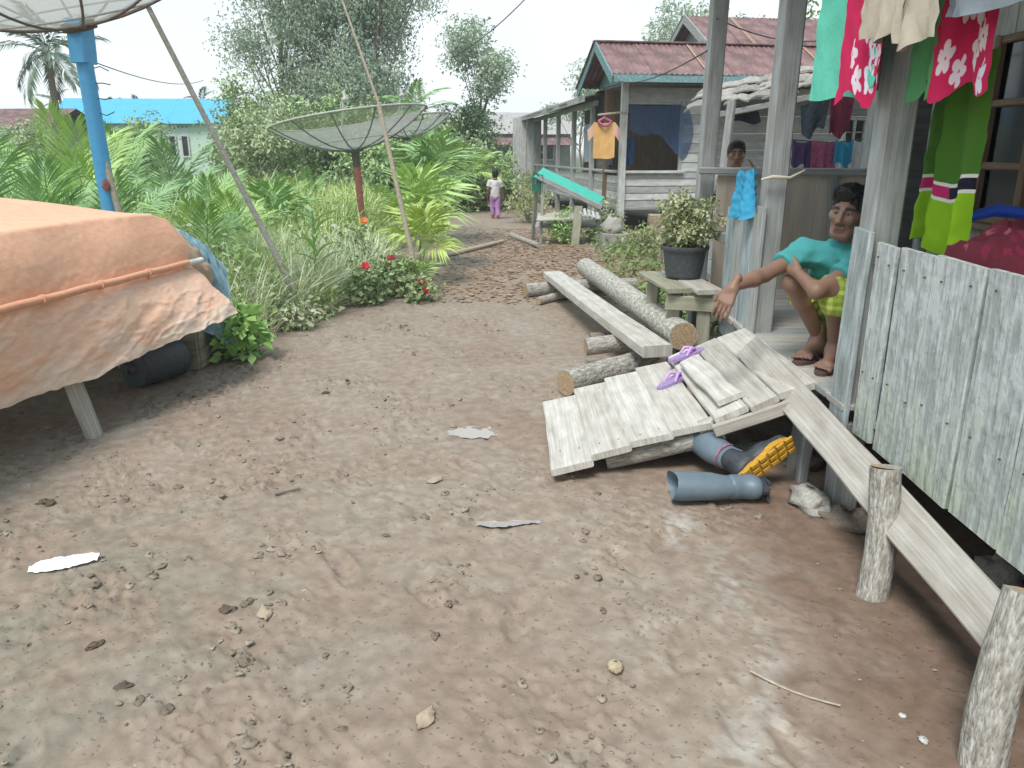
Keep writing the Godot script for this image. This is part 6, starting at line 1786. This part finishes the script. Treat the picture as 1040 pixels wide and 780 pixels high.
func build_boots() -> void:
	begin(1616)
	var a := thing("rubber_boot", "blue-grey rubber boot lying with its yellow sole facing out", "boot", V(0.98, 0.06, -3.2), "pair of rubber boots by the ramp")
	# shaft opening towards the ramp, sole towards the lower right
	var y := V(-0.42, 0.06, -0.88).normalized()
	var x := (V(0.80, 0.45, -0.33) - y * V(0.80, 0.45, -0.33).dot(y)).normalized()
	boot(a, Transform3D(Basis(x, y, x.cross(y)), V(1.045, 0.115, -3.10)), M.boot, M.sole, M.boot_dark)
	W = Transform3D(Basis(x, y, x.cross(y)), V(1.045, 0.115, -3.10)).scaled_local(Vector3.ONE * 1.08)
	put(a, "pink_trim", lathe([Vector2(0.0582, 0.149), Vector2(0.059, 0.153), Vector2(0.0582, 0.157)], 20), M.pink_cloth)
	W = Transform3D()
	var b := thing("rubber_boot", "blue-grey rubber boot lying flat on the mud, shaft towards the path", "boot", V(0.88, 0.05, -3.06), "pair of rubber boots by the ramp")
	var y2 := V(-0.985, 0.03, 0.06).normalized()
	var x2 := (V(0.1, -0.12, -1.0) - y2 * V(0.1, -0.12, -1.0).dot(y2)).normalized()
	boot(b, Transform3D(Basis(x2, y2, x2.cross(y2)), V(1.08, 0.066, -3.05)), M.boot, M.boot_dark, M.boot)

func build_litter() -> void:
	begin(1717)
	# shallow puddle: a still sheet that the mud dips under
	var pm := MB.new()
	var pr := func(a: float) -> Vector3:
		var r := 0.15 * (1.0 + 0.5 * n2.get_noise_2d(cos(a) * 0.9, sin(a) * 0.9 + 4.0))
		return V(cos(a) * r, 0, -sin(a) * r * 0.75)
	for k in 40: pm.tri(Vector3.ZERO, pr.call(TAU * k / 40.0), pr.call(TAU * (k + 1) / 40.0))
	var pd := put(self, "puddle", pm.mesh(), M.puddle, Transform3D(Basis(Vector3.UP, 0.2), V(-0.17, hgt(-0.17, -3.92) + 0.005, -3.92)))
	tag(pd, "small pale puddle on the mud path", "puddle", "", "structure")
	# single lumps of mud one can pick out
	var big := [[-2.0, -3.01, 0.055, "dark oblong clod near the white plastic scrap"], [-1.29, -2.43, 0.03, "dark clod just right of the white plastic scrap"], [-0.83, -2.45, 0.028, "round dark clod right of the plastic scrap's row"], [-0.94, -2.22, 0.04, "clod left of the crumbled pale dirt"], [-0.89, -2.26, 0.035, "pair clod touching the crumbled pale dirt"], [-0.17, -2.9, 0.02, "dark round clod left of the flat grey wrapper"], [-1.17, -4.6, 0.03, "small clod far up the left of the mud"], [-0.93, -1.73, 0.04, "clod near the lower left of the mud"], [-0.79, -1.95, 0.045, "long low clod below the crumbled dirt"], [-1.1, -1.83, 0.035, "clod at the lower left beside greenish mud"], [0.3, -2.2, 0.025, "brown clod above the pale round shell"], [-0.5, -2.73, 0.022, "small clod in the middle of the bare mud"], [-1.27, -2.01, 0.035, "wet dark clod below the plastic scrap"], [-0.24, -2.06, 0.028, "flat clod left of the pale shell"]]
	for i in big.size():
		var c: Array = big[i]
		var at := gnd(c[0], c[1])
		tag(put(self, "mud_clod", lump(V(c[2] * 0.72, c[2] * 0.30, c[2] * 0.45), 0.8, 9, 12, i * 1.9), M.clod if i % 3 else M.clod_dark, Transform3D(Basis(Vector3.UP, i * 1.1), at + V(0, c[2] * 0.04, 0))), c[3], "clod", "mud clods on the path")
	tag(put(self, "pale_shell", lump(V(0.024, 0.017, 0.024), 0.25, 8, 12, 8.0), M.shell, Transform3D(Basis(), gnd(0.3, -1.9) + V(0, 0.012, 0))), "pale round shell lying on the mud at the front", "shell")
	tag(pole(self, "stick", gnd(0.69, -1.89) + V(0, 0.012, 0), gnd(0.89, -1.74) + V(0, 0.012, 0), 0.004, 0.003, M.bamboo, 6, 0.1, 6, 0.012), "thin straw-coloured stick on the mud near the stakes", "stick")
	tag(pole(self, "stick", gnd(-1.04, -3.09) + V(0, 0.01, 0), gnd(-0.95, -3.16) + V(0, 0.01, 0), 0.006, 0.004, M.log_dark, 6, 0.1), "short dark stick on the mud below the weeds", "stick")
	var o := gnd(-1.64, -2.52)
	var bag := sheet(22, 12, func(u: float, v: float) -> Vector3:
		var x := (u - 0.5) * 0.21; var ww := 0.055 * (0.45 + 0.55 * sin(PI * clampf(u + 0.08, 0, 1)))
		return V(x, 0.008 + 0.030 * sin(v * PI) * (0.5 + 0.5 * n3.get_noise_2d(u * 4, v * 3)) + 0.006 * n3.get_noise_2d(u * 9, v * 5), (v - 0.5) * ww * 2.0 - x * 0.35))
	tag(put(self, "plastic_scrap", bag, M.white_plastic, Transform3D(Basis(), o)), "crumpled white plastic scrap on the mud at the left", "plastic scrap")
	var wr := sheet(14, 8, func(u: float, v: float) -> Vector3: return V((u - 0.5) * 0.26 + 0.02 * n3.get_noise_2d(v * 4, u * 3), 0.006 + 0.014 * absf(n3.get_noise_2d(u * 4 + 5, v * 3)), (v - 0.5) * 0.075 * (0.6 + 0.5 * n3.get_noise_2d(u * 3.0, 2.0)) + 0.012 * sin(u * 5)))
	tag(put(self, "wrapper", wr, M.grey_plastic, Transform3D(Basis(), gnd(-0.01, -2.82))), "flat grey wrapper pressed into the middle of the mud", "wrapper")
	var dl := sheet(8, 6, func(u: float, v: float) -> Vector3: return V((u - 0.5) * 0.085, 0.010 + 0.014 * sin(v * PI) * u + 0.012 * n3.get_noise_2d(u * 5, v * 5), (v - 0.5) * 0.04 * (1.0 + 0.6 * n3.get_noise_2d(u * 7, 1.0)) * sin(PI * clampf(u * 0.9 + 0.05, 0, 1))))
	tag(put(self, "dry_leaf", dl, M.straw, Transform3D(Basis(Vector3.UP, 0.5), gnd(-0.36, -3.27))), "curled dry leaf on the mud above the grey wrapper", "leaf", "dry leaves lying on the mud")
	tag(put(self, "dry_leaf", dl, M.straw, Transform3D(Basis(Vector3.UP, 2.0), gnd(-0.81, -2.19))), "pale crumbled husk leaf at the left of the mud", "leaf", "dry leaves lying on the mud")
	tag(put(self, "dry_leaf", dl, M.straw, Transform3D(Basis(Vector3.UP, 1.2), gnd(-0.23, -1.69))), "pale dry leaf at the bottom middle of the mud", "leaf", "dry leaves lying on the mud")
	# crumbs of mud and leaf litter, beyond counting
	var crumbs := lump(V(0.012, 0.0045, 0.008), 0.8, 5, 8, 3.0)
	var xs := []; var cs := []
	for i in 9000:
		var z := -1.2 - pow(rng.randf(), 1.7) * 9.5
		var x := rr(-3.6, 1.35) * clampf(0.55 + absf(z) * 0.2, 0.6, 1.0)
		if n2.get_noise_2d(x * 1.5 + 30, z * 1.5) * 1.3 + 0.30 * clampf(-x, -0.8, 1.0) < rr(0.0, 0.6): continue
		var s := 0.25 + 1.7 * pow(rng.randf(), 5.0) + 0.3 * rng.randf()
		xs.append(Transform3D(Basis.from_euler(V(rr(-0.3, 0.3), rr(0, TAU), rr(-0.3, 0.3))).scaled(Vector3.ONE * s), gnd(x, z) + V(0, 0.001, 0)))
		cs.append(Color(0.17, 0.135, 0.10).lerp(Color(0.34, 0.285, 0.23), rr(0, 1)))
	tag(many(self, "mud_crumbs", crumbs, M.crumb, xs, cs), "crumbs of mud scattered over the trodden path", "mud", "", "stuff")
	var lf := leaf_cluster(3, 0.03, 0.06, 0.018, 0.0)
	var xl := []; var cl := []
	for i in 3000:
		var z := rr(-15.5, -7.6)
		var x := rng.randfn(0.45, 0.85)
		if x > 1.9 or x < edge_x(z) : continue
		xl.append(Transform3D(Basis(Vector3.UP, rr(0, TAU)).scaled(V(1, 0.35, 1) * rr(0.6, 1.3)), gnd(x, z) + V(0, 0.012, 0)))
		cl.append(Color(0.22, 0.12, 0.06).lerp(Color(0.48, 0.32, 0.20), rr(0, 1)))
	for i in 160:
		var z := -1.4 - pow(rng.randf(), 1.3) * 6.0
		var x := rr(-2.6, 1.3)
		xl.append(Transform3D(Basis(Vector3.UP, rr(0, TAU)).scaled(V(1, 0.3, 1) * rr(0.12, 0.35)), gnd(x, z) + V(0, 0.005, 0)))
		cl.append(Color(0.26, 0.20, 0.14).lerp(Color(0.60, 0.55, 0.46), pow(rr(0, 1), 3.0)))
	tag(many(self, "leaf_litter", lf, M.leaf, xl, cl), "brown fallen leaves scattered thickly over the upper path", "leaf litter", "", "stuff")

# head in its own frame: +z is the face, +y up, about 0.25 m tall at scale 1
func head_field() -> Field:
	var f := Field.new(V(-0.10, -0.17, -0.13), V(0.10, 0.15, 0.14), 0.0045)
	f.ell(V(0, 0.035, -0.015), V(0.077, 0.092, 0.098), 0.02)
	f.ell(V(0, -0.03, 0.022), V(0.062, 0.082, 0.072), 0.03)
	f.cap(V(-0.02, -0.098, 0.062), V(0.02, -0.098, 0.062), 0.022, 0.022, 0.03)
	for s in [-1.0, 1.0]:
		f.cap(V(s * 0.058, -0.05, 0.0), V(s * 0.03, -0.09, 0.05), 0.02, 0.02, 0.03)
		f.cap(V(s * 0.046, -0.012, 0.068), V(s * 0.058, -0.006, 0.045), 0.019, 0.02, 0.025)
		f.cap(V(s * 0.018, 0.034, 0.084), V(s * 0.05, 0.030, 0.070), 0.011, 0.010, 0.014)
		f.dig(V(s * 0.031, 0.010, 0.101), 0.017, 0.012)
		f.ell(V(s * 0.031, 0.011, 0.076), V(0.0145, 0.011, 0.012), 0.004)
		f.cap(V(s * 0.079, 0.018, -0.012), V(s * 0.076, -0.022, -0.005), 0.013, 0.010, 0.008)
		f.cap(V(s * 0.012, -0.033, 0.093), V(s * 0.014, -0.034, 0.090), 0.010, 0.010, 0.008)
	f.cap(V(0, 0.022, 0.088), V(0, -0.026, 0.108), 0.010, 0.014, 0.012)
	f.cap(V(-0.019, -0.061, 0.083), V(0.019, -0.061, 0.083), 0.009, 0.009, 0.008)
	f.cap(V(-0.016, -0.074, 0.082), V(0.016, -0.074, 0.082), 0.010, 0.010, 0.008)
	f.cap(V(0, -0.06, -0.02), V(0, -0.16, -0.045), 0.056, 0.056, 0.03)
	return f

func head_color(p: Vector3, skin: Color, moustache: bool) -> Color:
	var c := skin * (1.0 + 0.16 * n1.get_noise_3d(p.x * 900, p.y * 900, p.z * 900))
	c.a = 1.0
	var ax := absf(p.x)
	var e := Vector2((ax - 0.031) / 0.013, (p.y - 0.009) / 0.0046)
	if p.z > 0.06 and e.length() < 1.0:
		c = Color(0.22, 0.18, 0.155)
		if absf(ax - 0.031) < 0.0062: c = Color(0.015, 0.01, 0.01)
	elif p.z > 0.06 and e.length() < 1.6 and p.y > 0.010: c = Color(0.05, 0.03, 0.02)
	if p.z > 0.05 and ax > 0.012 and ax < 0.056 and absf(p.y - 0.037 + ax * ax * 2.0) < 0.0065: c = Color(0.03, 0.02, 0.018)
	if p.z > 0.07 and ax < 0.025 and p.y < -0.054 and p.y > -0.083: c = Color(skin.r * 0.80, skin.g * 0.66, skin.b * 0.68)
	if p.z > 0.08 and ax < 0.024 and absf(p.y + 0.0675) < 0.0022: c = skin * 0.25
	if moustache and p.z > 0.07 and ax < 0.026 and absf(p.y + 0.048) < 0.006: c = c.lerp(Color(0.04, 0.03, 0.028), 0.65)
	return c

func hair_mesh(style: int) -> MB:
	var f := Field.new(V(-0.12, -0.20, -0.16), V(0.12, 0.18, 0.16), 0.006)
	f.ell(V(0, 0.04, -0.016), V(0.087, 0.100, 0.106), 0.02)
	if style == 0:
		f.ell(V(0, 0.108, 0.035), V(0.066, 0.034, 0.070), 0.03)
		f.cut(V(0, 0.066, 0.074), V(0, -0.42, 0.9))
		f.cut(V(0, -0.05, 0), V(0, -0.95, 0.35))
	else:
		f.ell(V(0, -0.03, -0.05), V(0.085, 0.10, 0.07), 0.03)
		f.cut(V(0, 0.06, 0.078), V(0, -0.40, 0.91))
	for s in [-1.0, 1.0]: f.dig(V(s * 0.075, -0.03, 0.075), 0.058, 0.01)
	f.wrinkle(n1, 0.011, V(1400, 300, 1400))
	var mb := MB.new()
	f.build(mb, func(_p: Vector3) -> Color: return Color.WHITE)
	return mb

# open hand hanging from a wrist; d along the fingers, n out of the back of the hand
func hand(mb: MB, wrist: Vector3, d: Vector3, n: Vector3, thumb: float, curl: float, skin: Color, k := 1.0) -> void:
	d = d.normalized(); n = (n - d * n.dot(d)).normalized()
	var s := d.cross(n)
	var f := Field.new(wrist - Vector3.ONE * 0.20 * k, wrist + Vector3.ONE * 0.20 * k, 0.0042 * k)
	for i in 4:
		var o := (i - 1.5) * 0.0195 * k
		var base := wrist + d * (0.088 - 0.005 * absf(i - 1.2)) * k + s * o
		f.cap(wrist + d * 0.008 * k + s * o * 0.55, base, 0.0155 * k, 0.0125 * k, 0.012 * k)
		var p := base
		var dir := d
		var ln: Array = [0.040, 0.045, 0.042, 0.033]
		for j in 3:
			dir = (dir.rotated(s, -curl * (0.7 + 0.3 * j) - 0.05 * i) + s * (i - 1.5) * 0.05).normalized()
			var l: float = ln[i if thumb > 0 else 3 - i] * [1.0, 0.68, 0.52][j] * k
			f.cap(p, p + dir * l, (0.0092 - 0.0008 * j) * k, (0.0086 - 0.0011 * j) * k, 0.003 * k)
			p += dir * l
	var tb := wrist + d * 0.03 * k - s * 0.022 * k * thumb
	var t1 := tb + (d * 0.7 - s * 0.65 * thumb - n * 0.3).normalized() * 0.042 * k
	f.cap(wrist + d * 0.015 * k, tb, 0.017 * k, 0.014 * k, 0.012 * k)
	f.cap(tb, t1, 0.0125 * k, 0.0105 * k, 0.008 * k)
	f.cap(t1, t1 + (d * 0.95 - s * 0.2 * thumb - n * 0.3).normalized() * 0.030 * k, 0.0102 * k, 0.0085 * k, 0.003 * k)
	f.cap(wrist - d * 0.05 * k, wrist + d * 0.01 * k, 0.021 * k, 0.020 * k, 0.02 * k)
	f.build(mb, func(_p: Vector3) -> Color: return skin)

func foot(mb: MB, ankle: Vector3, toe: Vector3, inner: float, skin: Color) -> void:
	var d := (toe - ankle) * V(1, 0, 1)
	var L := d.length(); d = d.normalized()
	var s := V(-d.z, 0, d.x) * inner
	var y := toe.y
	var at := func(f: float, w: float, h: float) -> Vector3: return V(ankle.x, y + h, ankle.z) + d * f + s * w
	var f := Field.new(Vector3(minf(ankle.x, toe.x), y, minf(ankle.z, toe.z)) - V(0.1, 0.02, 0.1), Vector3(maxf(ankle.x, toe.x), y + 0.16, maxf(ankle.z, toe.z)) + V(0.1, 0, 0.1), 0.005)
	f.cap(at.call(-0.035, 0, 0.032), at.call(0.0, 0, 0.035), 0.031, 0.031, 0.02)
	f.cap(ankle, at.call(0.0, 0, 0.05), 0.037, 0.036, 0.03)
	f.cap(ankle + V(0, 0.06, 0), ankle, 0.036, 0.036, 0.02)
	f.cap(at.call(0.0, 0, 0.055), at.call(L * 0.7, 0.005, 0.026), 0.034, 0.022, 0.03)
	f.cap(at.call(L * 0.7, 0.026, 0.018), at.call(L * 0.68, -0.024, 0.016), 0.02, 0.018, 0.02)
	for i in 5:
		var w := 0.033 - i * 0.0165
		var l := L * (0.98 - 0.045 * i)
		f.cap(at.call(L * 0.74, w, 0.015), at.call(l, w * 1.12, 0.013), 0.012 if i == 0 else 0.0095, 0.012 if i == 0 else 0.0085, 0.004)
	f.cut(V(0, y, 0), V(0, -1, 0))
	f.build(mb, func(_p: Vector3) -> Color: return skin)

func build_man() -> void:
	begin(1818)
	var skin := Color(0.24, 0.138, 0.098)
	var o := thing("person", "man in teal shirt and green checked shorts squatting on the porch step", "person", V(1.55, 0.456, -3.65))
	var J := {"neck": V(1.575, 1.04, -3.665), "rsh": V(1.41, 0.985, -3.73), "lsh": V(1.655, 0.98, -3.57), "relb": V(1.185, 0.90, -3.60), "rwr": V(1.005, 0.865, -3.47), "lelb": V(1.37, 0.852, -3.43), "lwr": V(1.33, 0.915, -3.58), "rkn": V(1.345, 0.855, -3.655), "lkn": V(1.465, 0.85, -3.475), "ran": V(1.525, 0.545, -3.735), "lan": V(1.55, 0.545, -3.585), "pel": V(1.70, 0.68, -3.86), "che": V(1.62, 0.89, -3.76), "rhip": V(1.64, 0.66, -3.90), "lhip": V(1.72, 0.66, -3.79)}
	var rtoe := V(1.41, 0.474, -3.635); var ltoe := V(1.435, 0.474, -3.435)
	var mb := MB.new()
	var f := Field.new(V(0.95, 0.50, -4.08), V(1.88, 1.16, -3.34), 0.0115)
	f.cap(J.pel, J.che, 0.12, 0.115, 0.05)
	f.cap(J.che, J.neck - V(0, 0.02, 0), 0.105, 0.045, 0.05)
	f.cap(J.rsh, J.lsh, 0.042, 0.042, 0.04)
	f.cap(J.neck, J.neck + V(-0.02, 0.08, 0.03), 0.056, 0.054, 0.03)
	f.cap(J.rsh, J.relb, 0.042, 0.033, 0.03)
	f.cap(J.relb, J.relb.lerp(J.rwr, 0.35), 0.033, 0.036, 0.02)
	f.cap(J.relb.lerp(J.rwr, 0.35), J.rwr, 0.036, 0.023, 0.02)
	f.cap(J.lsh, J.lelb, 0.043, 0.035, 0.03)
	f.cap(J.lelb, J.lwr, 0.036, 0.024, 0.02)
	f.cap(J.rhip, J.rkn, 0.078, 0.052, 0.03)
	f.cap(J.lhip, J.lkn, 0.078, 0.052, 0.03)
	for s in ["r", "l"]:
		var k: Vector3 = J[s + "kn"]; var a: Vector3 = J[s + "an"]
		var calf := k.lerp(a, 0.32) + V(0.012, 0, -0.012)
		f.cap(k, calf, 0.049, 0.046, 0.02)
		f.cap(calf, a + V(0, 0.03, 0), 0.045, 0.030, 0.02)
	f.build(mb, func(_p: Vector3) -> Color: return skin)
	foot(mb, J.ran, rtoe, 1.0, skin)
	foot(mb, J.lan, ltoe, -1.0, skin)
	hand(mb, J.rwr, V(-0.45, -0.80, 0.28), V(-0.45, 0.30, 0.85), -1.0, 0.22, skin, 0.96)
	hand(mb, J.lwr, V(-0.25, 0.5, -0.75), V(-0.6, 0.3, 0.4), 1.0, 0.35, skin, 0.9)
	var fwd := V(-0.70, -0.04, 0.71).normalized()
	var side := Vector3.UP.cross(fwd).normalized()
	var hb := Basis(side, fwd.cross(side), fwd).rotated(fwd, -0.10).scaled(Vector3.ONE * 0.93)
	var hx := Transform3D(hb, V(1.548, 1.180, -3.605))
	head_field().build(mb, func(p: Vector3) -> Color: return head_color(p, skin, true), hx)
	put(o, "body", mb.mesh(), M.skin)
	var hm := hair_mesh(0)
	put(o, "hair", hm.mesh(), M.hair, hx)
	var sx := []
	for i in range(0, hm.v.size(), 2):
		var p := hm.v[i]; var nn := hm.n[i]
		var t := (V(0, 0.3, 0.6) - nn * V(0, 0.3, 0.6).dot(nn) + nn * rr(0.15, 0.7) + V(rr(-0.4, 0.4), rr(-0.2, 0.3), rr(-0.2, 0.3))).normalized()
		if p.y < 0.06: t = (V(0, -0.8, -0.2) + nn * rr(0.1, 0.35) + V(rr(-0.2, 0.2), 0, rr(-0.2, 0.2))).normalized()
		var sd := t.cross(nn).normalized()
		sx.append(hx * Transform3D(Basis(sd, t, sd.cross(t)).scaled_local(V(1, rr(0.6, 1.2), 1)), p - nn * 0.003))
	var st := MB.new()
	st.quad(V(-0.0014, 0, 0), V(0.0014, 0, 0), V(0.0005, 0.016, 0.002), V(-0.0005, 0.016, 0.002))
	many(o, "hair_strands", st.mesh(), M.hair, sx)
	# shirt
	var sf := Field.new(V(1.1, 0.56, -4.1), V(1.88, 1.12, -3.40), 0.011)
	sf.cap(J.pel, J.che, 0.158, 0.156, 0.05)
	sf.cap(J.che, J.neck - V(0, 0.03, 0), 0.135, 0.075, 0.05)
	sf.cap(J.rsh - V(0, 0.006, 0), J.lsh - V(0, 0.006, 0), 0.066, 0.066, 0.05)
	sf.cap(J.rsh, J.rsh.lerp(J.relb, 0.66), 0.064, 0.060, 0.03)
	sf.cap(J.lsh, J.lsh.lerp(J.lelb, 0.70), 0.066, 0.062, 0.03)
	sf.wrinkle(n1, 0.020, V(260, 420, 260))
	sf.cut(J.rsh.lerp(J.relb, 0.56), (J.relb - J.rsh).normalized(), 0.115)
	sf.cut(J.lsh.lerp(J.lelb, 0.58), (J.lelb - J.lsh).normalized(), 0.115)
	sf.cut(J.neck + V(-0.015, 0.03, 0.03), V(-0.2, 0.9, 0.4).normalized(), 0.08)
	sf.cut(V(1.7, 0.60, -3.86), V(0, -1, 0))
	var sm := MB.new()
	sf.build(sm, func(_p: Vector3) -> Color: return Color.WHITE)
	put(o, "shirt", sm.mesh(), M.teal_shirt)
	# shorts, the loose leg hanging over the near knee
	var pf := Field.new(V(1.25, 0.52, -4.08), V(1.90, 0.98, -3.36), 0.010)
	pf.cap(J.pel - V(0, 0.03, 0), J.pel + V(0, 0.05, 0), 0.16, 0.155, 0.04)
	pf.cap(J.rhip, J.rhip.lerp(J.rkn, 0.80), 0.106, 0.082, 0.03)
	pf.cap(J.lhip, J.lhip.lerp(J.lkn, 0.98), 0.108, 0.078, 0.03)
	pf.cap(J.lhip.lerp(J.lkn, 0.55) - V(-0.01, 0.05, 0), J.lkn - V(-0.03, 0.075, 0.0), 0.085, 0.068, 0.03)
	pf.wrinkle(n1, 0.014, V(420, 200, 420))
	pf.cut(J.rhip.lerp(J.rkn, 0.76), (J.rkn - J.rhip).normalized(), 0.12)
	pf.cut(J.lkn + V(-0.034, 0, 0.034), V(-0.5, 0.15, 0.85).normalized(), 0.16)
	pf.cut(J.lkn - V(0, 0.118, 0), V(-0.15, -1, 0.1).normalized(), 0.16)
	var pm := MB.new()
	pf.build(pm, func(_p: Vector3) -> Color: return Color.WHITE)
	put(o, "shorts", pm.mesh(), M.check)
	# sandals
	for q in [[J.ran, rtoe], [J.lan, ltoe]]:
		var d: Vector3 = (q[1] - q[0]) * V(1, 0, 1)
		var mid := V(q[0].x, 0.457, q[0].z) + d * 0.40
		var sa := Node3D.new()
		sa.name = "sandal"
		o.add_child(sa, true)
		sa.global_transform = Transform3D(Basis(Vector3.UP, atan2(-d.z, d.x)), mid)
		flip_flop(sa, M.sandal, M.sandal, 0.27)

func small_person(o: Node3D, at: Vector3, h: float, face: float, top_m: Material, leg_m: Material, skin: Color, stride: float, arm_up: bool) -> void:
	var k := h / 1.05
	var mb := MB.new()
	var f := Field.new(V(-0.30, -0.02, -0.28) * k, V(0.30, 0.92, 0.28) * k, 0.011 * k)
	var hip := 0.50 * k; var sh := 0.80 * k
	f.cap(V(0, hip, 0), V(0, sh - 0.05 * k, 0), 0.085 * k, 0.085 * k, 0.03)
	f.cap(V(-0.1, sh - 0.02 * k, 0) * V(k, 1, 1), V(0.1, sh - 0.02 * k, 0) * V(k, 1, 1), 0.042 * k, 0.042 * k, 0.03)
	f.cap(V(0, sh, 0), V(0, sh + 0.08 * k, 0), 0.036 * k, 0.034 * k, 0.02)
	var legs := []
	for s in [-1.0, 1.0]:
		var a := V(s * 0.05 * k, hip - 0.02 * k, 0)
		var kn := V(s * 0.052 * k, 0.27 * k, 0.05 * k * stride * s + 0.02)
		var an := V(s * 0.052 * k, 0.055 * k, 0.10 * k * stride * s)
		legs.append([a, kn, an])
		f.cap(a, kn, 0.062 * k, 0.042 * k, 0.02)
		f.cap(kn, an, 0.042 * k, 0.027 * k, 0.02)
		f.cap(an - V(0, 0.025 * k, 0), an + V(0, -0.03 * k, 0.10 * k), 0.027 * k, 0.022 * k, 0.02)
	var arms := []
	for s in [-1.0, 1.0]:
		var a := V(s * 0.115 * k, sh - 0.02 * k, 0)
		var e := V(s * 0.16 * k, 0.63 * k, -0.05 * k * s * stride)
		var w := V(s * 0.165 * k, 0.48 * k, 0.05 * k)
		if arm_up and s > 0:
			e = V(0.17 * k, 0.66 * k, 0.10 * k); w = V(0.12 * k, 0.84 * k, 0.15 * k)
		arms.append([a, e, w])
		f.cap(a, e, 0.033 * k, 0.027 * k, 0.02)
		f.cap(e, w, 0.027 * k, 0.020 * k, 0.015)
	f.build(mb, func(_p: Vector3) -> Color: return skin)
	for i in 2:
		var w: Vector3 = arms[i][2]; var e: Vector3 = arms[i][1]
		hand(mb, w, w - e, V(1.0 if i else -1.0, 0, 0.2), -1.0 if i else 1.0, 0.2, skin, 0.62 * k)
	var hs := 0.76 * k
	head_field().build(mb, func(p: Vector3) -> Color: return head_color(p, skin, false), Transform3D(Basis().scaled(Vector3.ONE * hs), V(0, sh + 0.165 * k, 0.01)))
	var base := Transform3D(Basis(Vector3.UP, face), at)
	put(o, "body", mb.mesh(), M.skin, base)
	put(o, "hair", hair_mesh(0 if arm_up else 1).mesh(), M.hair, base * Transform3D(Basis().scaled(Vector3.ONE * hs * 1.02), V(0, sh + 0.165 * k, 0.01)))
	var sf := Field.new(V(-0.30, 0.36, -0.2) * k, V(0.30, 0.92, 0.2) * k, 0.011 * k)
	sf.cap(V(0, hip - 0.0 * k, 0), V(0, sh - 0.06 * k, 0), 0.105 * k, 0.098 * k, 0.03)
	sf.cap(V(-0.1 * k, sh - 0.02 * k, 0), V(0.1 * k, sh - 0.02 * k, 0), 0.054 * k, 0.054 * k, 0.03)
	for a in arms: sf.cap(a[0], a[0].lerp(a[1], 0.7), 0.052 * k, 0.052 * k, 0.02)
	sf.wrinkle(n1, 0.012, V(300, 300, 300))
	for a in arms: sf.cut(a[0].lerp(a[1], 0.66), (a[1] - a[0]).normalized(), 0.075 * k)
	sf.cut(V(0, 0.43 * k, 0), V(0, -1, 0))
	sf.cut(V(0, sh + 0.025 * k, 0), V(0, 1, 0), 0.06)
	var sm := MB.new()
	sf.build(sm, func(_p: Vector3) -> Color: return Color.WHITE)
	put(o, "shirt", sm.mesh(), top_m, base)
	var pf := Field.new(V(-0.22, 0.02, -0.25) * k, V(0.22, 0.58, 0.25) * k, 0.011 * k)
	pf.cap(V(0, hip, 0), V(0, hip - 0.03 * k, 0), 0.095 * k, 0.095 * k, 0.03)
	for l in legs:
		pf.cap(l[0], l[1], 0.075 * k, 0.060 * k, 0.02); pf.cap(l[1], l[2], 0.060 * k, 0.048 * k, 0.02)
	pf.wrinkle(n1, 0.010, V(300, 200, 300))
	pf.cut(V(0, 0.065 * k, 0), V(0, -1, 0))
	var pm := MB.new()
	pf.build(pm, func(_p: Vector3) -> Color: return Color.WHITE)
	put(o, "trousers", pm.mesh(), leg_m, base)

func build_children() -> void:
	begin(1919)
	var gy := hgt(-0.38, -17.9)
	var g := thing("person", "child in white shirt and lilac trousers walking away up the path", "person", V(-0.38, gy, -17.9))
	small_person(g, V(-0.38, gy, -17.9), 1.09, PI + 0.1, M.white_shirt, M.lilac_trousers, Color(0.25, 0.14, 0.09), 0.55, false)
	var c := thing("person", "child in a pale shirt peering over the half wall between the houses", "person", V(1.77, 0.42, -6.35))
	small_person(c, V(1.775, 0.42, -6.35), 1.10, -0.15, M.white_shirt, M.slate, Color(0.27, 0.15, 0.10), 0.0, true)
